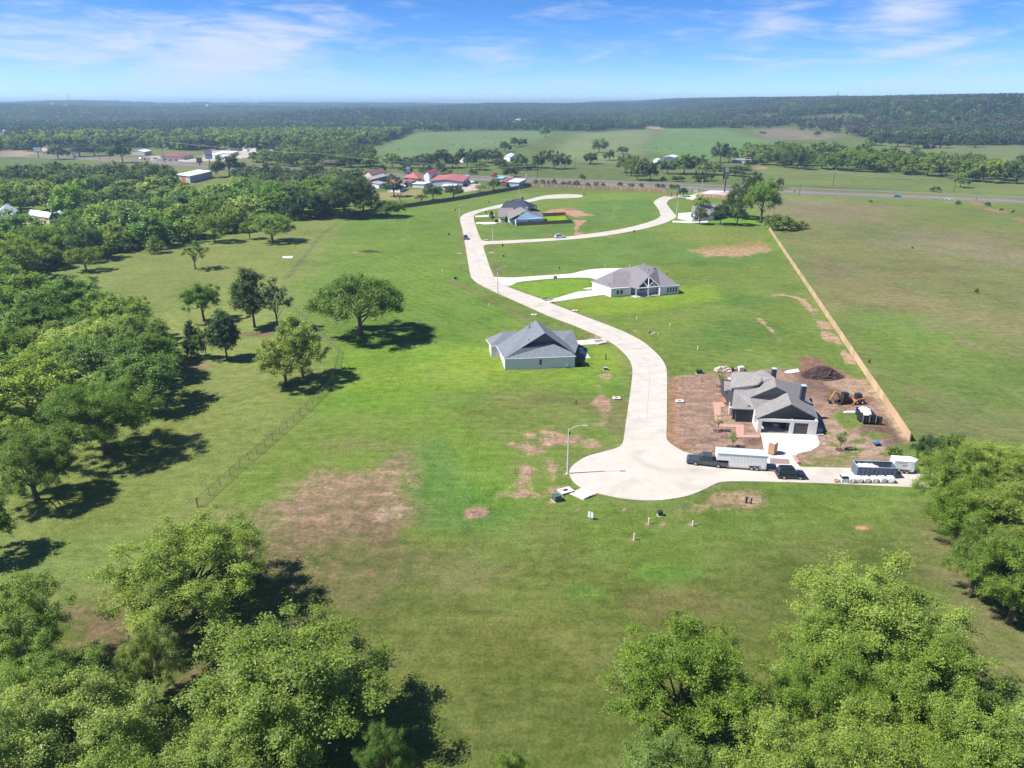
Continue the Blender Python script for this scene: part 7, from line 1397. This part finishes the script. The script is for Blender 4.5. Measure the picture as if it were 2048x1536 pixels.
r = thing("wheelbarrow", "blue wheelbarrow on the dirt in front of the fence", "wheelbarrow", P(1752, 891), 0.2); MB().hexa([(-.35, -.25, .3), (.35, -.25, .3), (.35, .25, .3), (-.35, .25, .3)], [(-.55, -.4, .62), (.65, -.4, .62), (.65, .4, .62), (-.55, .4, .62)]).build("tray", mat("barrow_blue", (0.03, 0.16, 0.42), 0.5, 0.1), r); MB().wheel((0.65, 0, 0.2), 0.2, 0.1, 12).build("wheel", M_TYRE, r); [MB().tube([(0.6, s * .2, .25), (-0.9, s * .3, .55)], 0.03, 5).build("handle", M_POST, r) for s in (-1, 1)]; [MB().tube([(-0.3, s * .25, .4), (-0.35, s * .25, 0)], 0.025, 5).build("leg", M_BLACKM, r) for s in (-1, 1)]
# cattle
def cow(loc, rz, m, label, group):
    r = thing("cow", label, "cow", loc, rz, group); mb = MB()
    mb.tube([(-1.0, 0, 1.12), (-0.85, 0, 1.08), (-0.3, 0, 0.98), (0.3, 0, 1.0), (0.75, 0, 1.12), (1.05, 0, 1.25), (1.35, 0, 1.35), (1.6, 0, 1.22), (1.82, 0, 1.05)], [0.12, 0.30, 0.40, 0.39, 0.32, 0.24, 0.19, 0.17, 0.10], 10)
    for x, y in ((-0.72, -0.2), (-0.72, 0.2), (0.6, -0.18), (0.6, 0.18)): k = -0.08 if x < 0 else 0.03; mb.tube([(x, y, 0.95), (x + k * 2, y, 0.52), (x + k, y, 0.25), (x + k * 1.3, y, 0.0)], [0.17, 0.085, 0.06, 0.075], 6)
    mb.tube([(-1.02, 0, 1.2), (-1.15, 0, 0.7), (-1.12, 0, 0.45)], [0.05, 0.03, 0.05], 5)
    for s in (-1, 1): mb.tube([(1.42, s * 0.12, 1.42), (1.4, s * 0.36, 1.38)], [0.06, 0.03], 4)
    mb.build("body", m, r, smooth=True); return r
M_COWB = mat("cow_black", (0.018, 0.016, 0.015), 0.8, 0.1); M_COWW = mat("cow_white", (0.55, 0.50, 0.44), 0.8, 0.1)
cb = cow(P(2001, 422), 0.3, M_COWB, "black cow beside the ranch track, the left one", None); dup(cb, P(2025, 426), 0.6, None, "black cow beside the ranch track, the right one"); dup(cb, P(1741.5, 405.5), 2.0, None, "black cow alone in the right pasture")
cw = cow(G(862, 296), 0.5, M_COWW, "pale cow grazing in the far left green field", "pale cows in the far field"); rg = random.Random(3)
for x, y in ((875, 292), (901, 288), (915, 291), (932, 286), (958, 283), (844, 300), (980, 279), (890, 300), (1008, 284), (948, 296)): dup(cw, G(x, y), rg.uniform(0, 6))
cd = cow(G(798, 301), 0.5, M_COWB, "dark cow grazing in the far green fields", "dark cows in the far fields")
for x, y in ((905, 290), (925, 294), (970, 288), (990, 287), (1120, 287), (1291, 303), (1312, 298), (1340, 300), (1385, 293), (1420, 288)): dup(cd, G(x, y), rg.uniform(0, 6))
# ================================================================ town along the highway, far buildings, poles
M_ROOFR = mat("roof_red", (0.40, 0.125, 0.115), 0.6, 0.12, 0.8); M_ROOFB = mat("roof_brown_red", (0.22, 0.11, 0.10), 0.7, 0.1, 0.8); M_ROOFDR = mat("roof_dark_red", (0.26, 0.075, 0.08), 0.6, 0.12, 0.8); M_ROOFW = mat("roof_white", (0.78, 0.79, 0.80), 0.45, 0.03, 0.5); M_ROOFG = mat("roof_grey", (0.30, 0.30, 0.31), 0.8, 0.1, 0.8); M_WALLG = mat("wall_grey", (0.42, 0.43, 0.46), 0.8, 0.05, 1); M_WALLC = mat("wall_cream", (0.58, 0.50, 0.42), 0.8, 0.08, 1); M_ORANGE = mat("door_orange", (0.62, 0.11, 0.04), 0.6, 0.05); M_DARKB = mat("shade_brown", (0.09, 0.06, 0.055), 0.8, 0.1)
def building(label, Lp, Cp, Rp, h, roof, wm, rm, rise=1.5, ov=0.4, cat="building", wins=0, door=None, ridge="long", name="building", zf=None):
    """three base corners in the photo: left, near, right; roof flat, shed, gable or hip"""
    A, C, B = G(*Lp), G(*Cp), G(*Rp); z0 = C.z; A.z = B.z = z0; D = A + B - C; hb = House(name, label, C, cat); hb.o.z = z0; hb.r.location.z = z0
    lo = lambda p: (p.x, p.y)
    hb.part(MB().prism([lo(C), lo(B), lo(D), lo(A)], z0 - 0.5, z0 + h), "wall", wm)
    up = Vector((0, 0, h)); e1 = (B - C).normalized(); e2 = (A - C).normalized(); c0, c1, c2, c3 = C + up - (e1 + e2) * ov, B + up + (e1 - e2) * ov, D + up + (e1 + e2) * ov, A + up + (e2 - e1) * ov; rz = Vector((0, 0, rise)); e = Vector((0, 0, 0.06))
    c0, c1, c2, c3 = c0 + e, c1 + e, c2 + e, c3 + e
    long_cb = ((B - C).length >= (A - C).length) == (ridge == "long")
    if roof == "flat": hb.roof([[c0, c1, c2, c3]], rm, t=0.3)
    elif roof == "shed": hb.roof([[c0, c1, c2 + rz, c3 + rz]], rm, t=0.25)
    else:
        if not long_cb: c0, c1, c2, c3 = c1, c2, c3, c0
        m0, m1 = (c0 + c3) / 2 + rz, (c1 + c2) / 2 + rz
        if roof == "hip":
            k = min(0.45, (c3 - c0).length / 2 / (c1 - c0).length); m0, m1 = m0.lerp(m1, k), m1.lerp(m0, k); hb.roof([[c0, c1, m1, m0], [c2, c3, m0, m1], [c0, m0, c3], [c1, c2, m1]], rm, t=0.2)
        else:
            hb.roof([[c0, c1, m1, m0], [c2, c3, m0, m1]], rm, t=0.2); dn = Vector((0, 0, -0.3)); k0 = (c0.lerp(c3, 0.06), c0.lerp(c3, 0.94)); k1 = (c1.lerp(c2, 0.06), c1.lerp(c2, 0.94)); s = (c1 - c0).normalized() * (ov + 0.02)
            hb.part(MB().poly([k0[0] + s - e * 3, m0 + s + dn, k0[1] + s - e * 3]).poly([k1[0] - s - e * 3, k1[1] - s - e * 3, m1 - s + dn]), "gable_wall", wm)
    if wins:
        for i in range(wins):
            f = (i + 0.5) / wins; w = hb.window(C, B, f - 0.22 / wins, f + 0.22 / wins, z0 + h * 0.3, z0 + h * 0.78)
    if door:
        m, f0, f1, hh, side = door; p, q = (C, B) if side == "r" else (A, C); uu = (q - p).normalized(); n = Vector((uu.y, -uu.x, 0)); c = p.lerp(q, (f0 + f1) / 2) + n * 0.05
        hb.part(MB().box(c + Vector((0, 0, hh / 2)), ((q - p).length * (f1 - f0), 0.12, hh), math.atan2(uu.y, uu.x)), "door", m)
    return hb
building("white metal warehouse with an orange door among the trees", (354, 362.5), (381, 366), (425, 355), 5.2, "flat", M_WALLG, M_ROOFW, door=(M_ORANGE, 0.36, 0.66, 3.8, "l"), ov=0.8)
building("low store with a dark red roof and pale arcade across the highway", (322, 319), (368, 320.5), (387, 315.5), 3.6, "hip", M_WALLC, M_ROOFDR, 2.2, 1.2, wins=3)
building("white house with grey roof behind the red-roofed store", (322, 296), (338, 297), (350, 293.5), 4, "gable", M_WALLG, M_ROOFW, 3, 0.8); building("long pale shed left of the red-roofed store", (265, 311), (290, 312), (304, 308), 4, "gable", M_WALLG, M_ROOFW, 1.5)
building("pale flat building behind the store sign", (412, 318), (430, 319.5), (447, 316), 4.5, "flat", M_WHITE, M_ROOFW); building("pale flat building right of the store sign", (432, 313), (462, 314), (478, 309), 3.5, "flat", M_WALLC, M_ROOFW)
building("long white storage row at the back of the pale lots", (486, 303), (512, 304), (524, 300), 4, "flat", M_WHITE, M_ROOFW); building("white box building at the front of the pale lots", (438, 322), (452, 323), (460, 319), 4.5, "flat", M_WHITE, M_ROOFW, wins=1); building("white box shed right of the long storage row", (530, 312), (541, 313), (549, 309), 4, "gable", M_WHITE, M_ROOFW, 1.2, name="shed", cat="shed"); building("cream low building behind the pale open tree by the billboard", (84, 303), (96, 304), (102, 301), 4, "gable", M_WALLC, M_ROOFB, 1.5); building("white block building near the silos", (16, 300), (26, 301), (32, 298), 5, "flat", M_WHITE, M_ROOFW)
building("long low building with red and white front before the red hip roof", (778, 374), (806, 376), (812, 371), 2.8, "shed", M_WHITE, M_ROOFR, 0.6, wins=3); building("long low white-roofed building left of the red hip roof", (776, 383), (800, 385), (812, 379), 2.8, "gable", M_WHITE, M_ROOFW, 1.0, wins=2); building("low white trailer house before the long red store", (884, 379), (912, 380), (918, 376), 2.6, "flat", M_WHITE, M_ROOFW, wins=3)
building("cream gabled house with brown-red roof beside the highway", (729, 359), (744, 361.5), (772, 355), 4.2, "gable", M_WALLC, M_ROOFB, 3.0, 0.8, ridge="long"); building("dark red shed with pale roof below the cream gabled house", (737, 367), (742, 369.5), (773, 361), 3.6, "shed", M_ROOFDR, M_ROOFG, 1.0)
building("low white house behind the dark tree in front of town", (741, 375), (758, 377), (774, 374), 3, "shed", M_WHITE, M_ROOFG, 0.8, wins=1); building("hip-roofed red building in the middle of the town strip", (808, 364), (836, 366.5), (850, 361), 3.6, "hip", M_WALLC, M_ROOFR, 3.2, 1.0, wins=2)
building("tall white barn front with a bright red roof", (848, 364), (859, 365), (877, 357.5), 6.0, "gable", M_WHITE, M_ROOFR, 2.4, 0.5, ridge="long", wins=1); building("long store with red roof and pale blue-grey front", (861, 372), (925, 374), (938, 362), 3.8, "gable", mat("wall_bluegrey", (0.46, 0.54, 0.60), 0.8, 0.05, 1), M_ROOFR, 1.3, 0.5, wins=6)
building("small white lean-to shed in front of the tall barn", (825, 375), (848, 376), (862, 372), 2.8, "flat", M_WHITE, M_ROOFW, wins=1); building("brown porch building before the red hip roof", (810, 371), (822, 373), (832, 369), 3, "shed", M_DARKB, M_ROOFB, 0.6)
building("small red-roofed canopy stall at the fence bend", (1002, 372.5), (1013, 374), (1021, 368), 3.0, "gable", M_DARKB, M_ROOFR, 1.2, 0.6); building("pale blue-grey building with white flat roof at the fence bend", (1016, 373), (1038, 374), (1051, 367), 3.4, "flat", MATS["wall_bluegrey"], M_ROOFW, wins=2); building("turquoise-topped shed by the red truck", (993, 362), (1005, 362.5), (1012, 359), 2.2, "flat", M_WALLG, mat("roof_turquoise", (0.25, 0.5, 0.55), 0.6, 0.05))
building("white metal-roofed house at the left edge, largest of three", (-12, 445), (24, 447), (37, 432), 3.2, "gable", M_WALLG, mat("roof_pale_blue", (0.52, 0.57, 0.66), 0.5, 0.05), 3.0, 0.6, wins=2, name="house", cat="house"); building("long white-roofed house at the left edge, middle of three", (60, 441), (100, 447), (112, 440), 3.0, "gable", M_WALLC, M_ROOFW, 1.8, 0.6, wins=3, name="house", cat="house"); building("small white-roofed house at the left edge, right of three", (105, 440), (124, 441.5), (133, 437), 3.0, "gable", M_WHITE, M_ROOFW, 1.2, 0.5, name="house", cat="house")
building("grey-roofed house hidden in the trees below the highway", (600, 353), (615, 354.5), (627, 348), 3.4, "gable", M_WALLC, M_ROOFG, 2.2, 0.6, name="house", cat="house"); building("small grey hut in a clearing among trees", (586, 396), (600, 397), (606, 393), 2.6, "hip", M_WALLC, M_ROOFG, 1.2, 0.4, name="hut", cat="hut"); building("white shed glimpsed between trees below the highway", (623, 370), (634, 371), (642, 368), 3, "flat", M_WHITE, M_ROOFW, name="shed", cat="shed")
building("pale flat shed near the top of the hedgerow, left", (683, 309), (696, 310), (706, 305), 4, "flat", M_WHITE, M_ROOFW, name="shed", cat="shed"); building("white roof among trees left of the town hedgerow", (560, 306), (568, 307), (574, 304), 3.5, "gable", M_WHITE, M_ROOFW, 1.5, name="shed", cat="shed"); building("dark-fronted open barn across the highway", (642, 333), (672, 333.5), (692, 331), 3.6, "flat", M_DARKB, M_DARKB, name="barn", cat="barn")
building("white metal roof rising from the hedgerow across the highway", (1008, 322), (1020, 323), (1029, 317), 4, "gable", M_WHITE, M_ROOFW, 1.5, name="barn", cat="barn"); building("small white roof in the hedgerow, left", (920, 325), (926, 326), (931, 324), 3, "gable", M_WHITE, M_ROOFW, 1.2, name="shed", cat="shed"); building("long white barn in the hedgerow right of the lone field trees", (1326, 323), (1348, 324), (1356, 320), 4, "gable", M_WHITE, M_ROOFW, 1.5, name="barn", cat="barn"); building("small pale shed left of the long white barn", (1306, 327), (1314, 328), (1320, 325), 3, "gable", M_WHITE, M_ROOFW, 1.0, name="shed", cat="shed")
building("open-fronted barn with rusty roof below the wooded hill", (1845, 297), (1862, 298), (1870, 294), 4, "shed", M_DARKB, M_ROOFB, 1.2, name="barn", cat="barn"); building("little white barn below the wooded hill, right", (1970, 288), (1976, 288.5), (1979, 286.5), 4, "gable", M_WHITE, M_ROOFW, 1.5, name="barn", cat="barn"); building("pale long structure with dark openings at the pond", (1463, 325), (1500, 328), (1512, 324), 2.0, "flat", M_WALLG, M_ROOFG, name="shed", cat="shed")
building("white country house on the sandy clearing in the forest", (1030, 243), (1040, 243.5), (1048, 241.5), 6, "gable", M_WHITE, M_ROOFG, 3, name="house", cat="house")
for x, y, w, l in ((105, 216, 9, "white building far off on the forested ridge, left one"), (132, 217, 10, "white building far off on the forested ridge, beside the left one"), (615, 215.5, 5, "small white building far off in the forest, left of centre"), (1340, 224, 6, "white house far off in the forest, right of centre"), (1377, 216, 4, "tiny white house near the horizon, right of centre"), (1295, 215, 4, "tiny white house near the horizon by the hill's foot"), (415, 217, 4, "tiny pale house near the left horizon")):
    building(l, (x - w * .6, y), (x + w * .3, y + 0.2), (x + w * .6, y - 0.5), (16 if x < 500 else 9 if x > 1000 else 12), "gable", M_WHITE, M_ROOFW, 6, name="house", cat="house")
r = thing("silo_cluster", "pale silos by the trees at the far left edge", "silos", G(8, 290))
for i, (x, hh) in enumerate(((-8, 13), (-1, 16), (6, 20))): MB().tube([(x, 0, 0), (x, 0, hh), (x, 0, hh + 2)], [2.6, 2.6, 0.3], 12).build("silo", M_WALLG, r)
# parked cars at the store and lots
rg = random.Random(12); pm = [MATS["white_car_paint"], MATS["grey_paint"], MATS["silver_paint"], paint_mat("teal_paint", (0.05, 0.16, 0.18))]
cm = []
for i in range(4): cm.append(MB().extrude_side([(-2.3, .3), (-2.35, .95), (-1.5, 1.05), (-1.0, 1.6), (0.5, 1.6), (1.1, 1.0), (2.3, .85), (2.35, .3)], -.9, .9).mesh("parked_car", pm[i]))
where = "at the red-roofed store"
for i, (x, y, l) in enumerate(((282, 319, "dark teal car leftmost in the lot of the red-roofed store"), (290, 320.5, "pale car second in the lot of the red-roofed store"), (297, 319, "grey car third in the lot of the red-roofed store"), (312, 319.5, "car parked at the left end of the store arcade"), (320, 321, "car parked before the store arcade, second"), (330, 321.5, "car parked before the store arcade, third"), (341, 322, "car parked before the store arcade, fourth"), (352, 322.5, "car parked before the store arcade, rightmost"), (944, 366, "white van-like car right of the long red-roofed store"), (952, 367, "dark car behind the fence beside the long red store"), (748, 384, "dark car parked below the town house with dark red shed"), (934, 371, "grey car at the end of the long red store"), (513, 357, "dark car on the pale track in the trees"), (434, 312, "dark car on the pale lots by the store sign"))):
    o = inst("parked_car", cm[i % 4 if i not in (8,) else 0], None, G(x, y), rg.uniform(0, 3.1), 1.15); tag(o, l, "car")
# billboards and signs
def billboard(px, base, top, bot, wpx, label, faces, twin=False, rot=0.0):
    B = G(px, base); zt, zb = atY(px, top, B.y).z - B.z, atY(px, bot, B.y).z - B.z; f = (B.y * CT - (B.z - CAM_H) * ST) / FPX; w = wpx * f; r = thing("billboard", label, "billboard", B, rot); h = zt - zb
    MB().tube([(0, 0, 0), (0, 0, zb + 0.3)], 0.45, 8).build("pole", M_DTRIM, r); MB().box((0, 0.25, (zt + zb) / 2), (w, 0.4, h)).build("frame", M_DTRIM, r)
    n = len(faces)
    for i, m in enumerate(faces): hh = h / n; MB().box((0, 0.02, zt - hh * (i + 0.5)), (w * 0.94, 0.06, hh * 0.86)).build("ad_panel", m, r)
    if twin: MB().box((-w * 0.5, 1.6, (zt + zb) / 2), (0.4, 3.6, h)).build("frame", M_BLACKM, r)
M_AD = mat("ad_blue", (0.30, 0.36, 0.52), 0.5, 0.5, 0.9); M_AD2 = mat("ad_white", (0.62, 0.66, 0.72), 0.5, 0.15, 0.7); M_AD3 = mat("ad_dark", (0.10, 0.11, 0.13), 0.5, 0.3, 0.7); M_AD4 = mat("ad_olive", (0.26, 0.30, 0.22), 0.5, 0.2, 0.7)
billboard(1449, 384, 333.5, 357.5, 10, "tall dark V-shaped billboard by the gate side of the highway", [M_AD4, M_AD3], True, -0.2); billboard(420, 330, 301, 318, 14, "two-panel billboard near the pale lots, dark blue and pale ads", [M_AD, M_AD]); billboard(400, 332, 315, 326, 11, "dark square sign left of the two-panel billboard", [M_AD3]); billboard(817, 353, 333, 345, 9, "blue and white billboard above the red-roofed town strip", [M_AD2, M_AD]); billboard(78, 316, 294, 304, 16, "pale billboard at the far left beside the highway", [M_AD2]); billboard(150, 318, 306, 315, 6, "small white board left of the highway field", [M_AD2])
r = thing("totem_sign", "slim tall white sign at the corner of the two fences", "sign", P(1052, 366)); MB().box((0, 0, 3.2), (0.9, 0.8, 6.4)).build("shaft", M_WHITE, r); MB().box((0.75, 0, 4.6), (0.6, 0.8, 3.0)).build("side_panel", M_WALLG, r); MB().box((0, 0, 0.15), (1.3, 1.1, 0.3)).build("base", M_CONC, r)
r = thing("flag_sign", "white board sign on posts by the gate", "sign", P(1391, 388)); MB().box((0, 0, 1.9), (2.6, 0.15, 1.6)).build("panel", M_WHITE, r); [MB().box((k, 0.15, 1.2), (0.15, 0.15, 2.4)).build("post", M_GREYW, r) for k in (-1.1, 1.1)]
# power line
M_WPOLE = mat("utility_pole", (0.12, 0.09, 0.07), 0.9, 0.15); M_CABLE = mat("cable", (0.30, 0.31, 0.31), 0.5, 0)
POLES = [(329.5, 326, 281.5, "tall utility pole before the red-roofed store"), (646, 335, 306, "utility pole in the trees left of the town strip"), (915.5, 348.5, 329, "utility pole above the long red-roofed store"), (1075, 355, 329.5, "utility pole across the highway above the far street end"), (1253, 352, 334, "utility pole at the hedgerow right of the lone field trees"), (1446, 364, 337, "utility pole behind the dark billboard"), (1665.7, 372, 344.5, "utility pole in the field behind the far carriageway, left"), (1907.5, 384, 353, "utility pole in the field behind the far carriageway, right"), (2180, 400, 363, "utility pole at the right picture edge by the highway")]
tops = []
for px, b, t, l in POLES:
    B = P(px, b); H = atY(px, t, B.y).z; r = thing("utility_pole", l, "utility pole", B, 0, "utility poles along the highway"); MB().tube([(0, 0, -0.5), (0, 0, H)], [0.26, 0.17], 8).build("pole", M_WPOLE, r); MB().box((0, 0, H - 0.5), (0.16, 2.4, 0.16)).build("crossarm", M_WPOLE, r); tops.append(B + Vector((0, 0, H - 0.4)))
for i, (a, b) in enumerate(zip(tops[:-1], tops[1:])):
    for s, nm in ((-1.1, "near"), (1.1, "far")):
        pts = [a.lerp(b, k / 12) + Vector((0, s, -4 * 1.8 * (k / 12) * (1 - k / 12))) for k in range(13)]; l = POLES[i][3].replace("utility pole", "cable span starting at the utility pole", 1)
        tag(MB().tube(pts, 0.045, 4).build("cable", M_CABLE, None, a, False, a), "%s cable right of the %s" % (nm, POLES[i][3]), "cable", "cables of the highway power line")
for px, b, t, l in ((1150, 336, 313, "bare pole in the field by the end of the hedgerow"), (1598, 392, 368, "thin pole on the near highway verge"), (1404, 378, 358.5, "pale pole outside the gate"), (348, 379, 365, "short pole in the clearing before the warehouse"), (200, 321, 303, "thin pole at the left highway field, first"), (220, 320, 302, "thin pole at the left highway field, second"), (1952, 401, 393, "small post at the ranch track mouth")):
    B = G(px, b); H = atY(px, t, B.y).z - B.z; tag(MB().tube([(0, 0, -0.3), (0, 0, H)], [0.2, 0.14], 6).box((0, 0, H - 0.4), (0.12, 1.0, 0.12)).build("utility_pole", M_WPOLE if px != 1404 else M_LAMP, None, None, False, B), l, "utility pole")
for px, b, t, l in ((140, 212, 187, "tall radio mast on the left horizon"), (394, 211, 201, "small radio mast left of centre on the horizon"), (590, 211, 200, "small radio mast near the middle of the horizon"), (1673, 204, 184, "tall radio mast above the right forest ridge")):
    B = G(px, b); H = atY(px, t, B.y).z - B.z; r = thing("radio_mast", l, "radio mast", B); mb = MB(); w = 1.6
    for k in range(3): mb.tube([(w * math.cos(k * 2.09), w * math.sin(k * 2.09), 0), (w * math.cos(k * 2.09), w * math.sin(k * 2.09), H)], 0.45, 4)
    mb.build("lattice_legs", M_CABLE, r); MB().tube([(0, 0, H), (0, 0, H * 1.08)], 0.3, 4).build("antenna", M_CABLE, r)
# ranch fence posts by the track
for i in range(9):
    q = P(1962 + i * 14, 408 + i * 5.2); tag(inst("fence_post", MB().box((0, 0, 0.6), (0.16, 0.16, 1.3)).mesh("fence_post", M_WPOLE) if i == 0 else bpy.data.meshes["fence_post"], None, q), "weathered post of the wire fence beside the ranch track", "post", "posts beside the ranch track")
tag(MB().box((0, 0, 0.25), (9, 3, 0.5)).build("stock_trough", M_WALLG, None, None, False, G(1410, 274)), "pale long trough in the striped far field", "trough"); tag(MB().box((0, 0, 0.8), (1.6, 1.6, 1.6)).build("hay_bale", M_PVC, None, None, False, G(1616, 274)), "single white bale on the brown far pasture", "bale"); tag(MB().box((0, 0, 0.6), (10, 3, 1.2)).build("hay_rack", M_STONE, None, None, False, G(1288, 303)), "pale feed rack in the striped field right of the lone trees", "feed rack")
# ================================================================ air
def haze():
    m = bpy.data.materials.new("haze"); m.use_nodes = True
    nt = m.node_tree; N = nt.nodes; L = nt.links; N.clear()
    out = N.new("ShaderNodeOutputMaterial"); v = N.new("ShaderNodeVolumePrincipled")
    v.inputs["Color"].default_value = (0.50, 0.74, 1.0, 1); v.inputs["Density"].default_value = 1.75e-4; v.inputs["Anisotropy"].default_value = 0.2
    L.new(v.outputs[0], out.inputs["Volume"])
    x0, x1, y0, y1 = -9400, 9400, -600, 12600
    mb = MB().box(((x0 + x1) / 2, (y0 + y1) / 2, 52), (x1 - x0, y1 - y0, 110))
    tag(mb.build("haze", m), "thin blue summer haze over the whole landscape", "haze", kind="stuff")
haze()
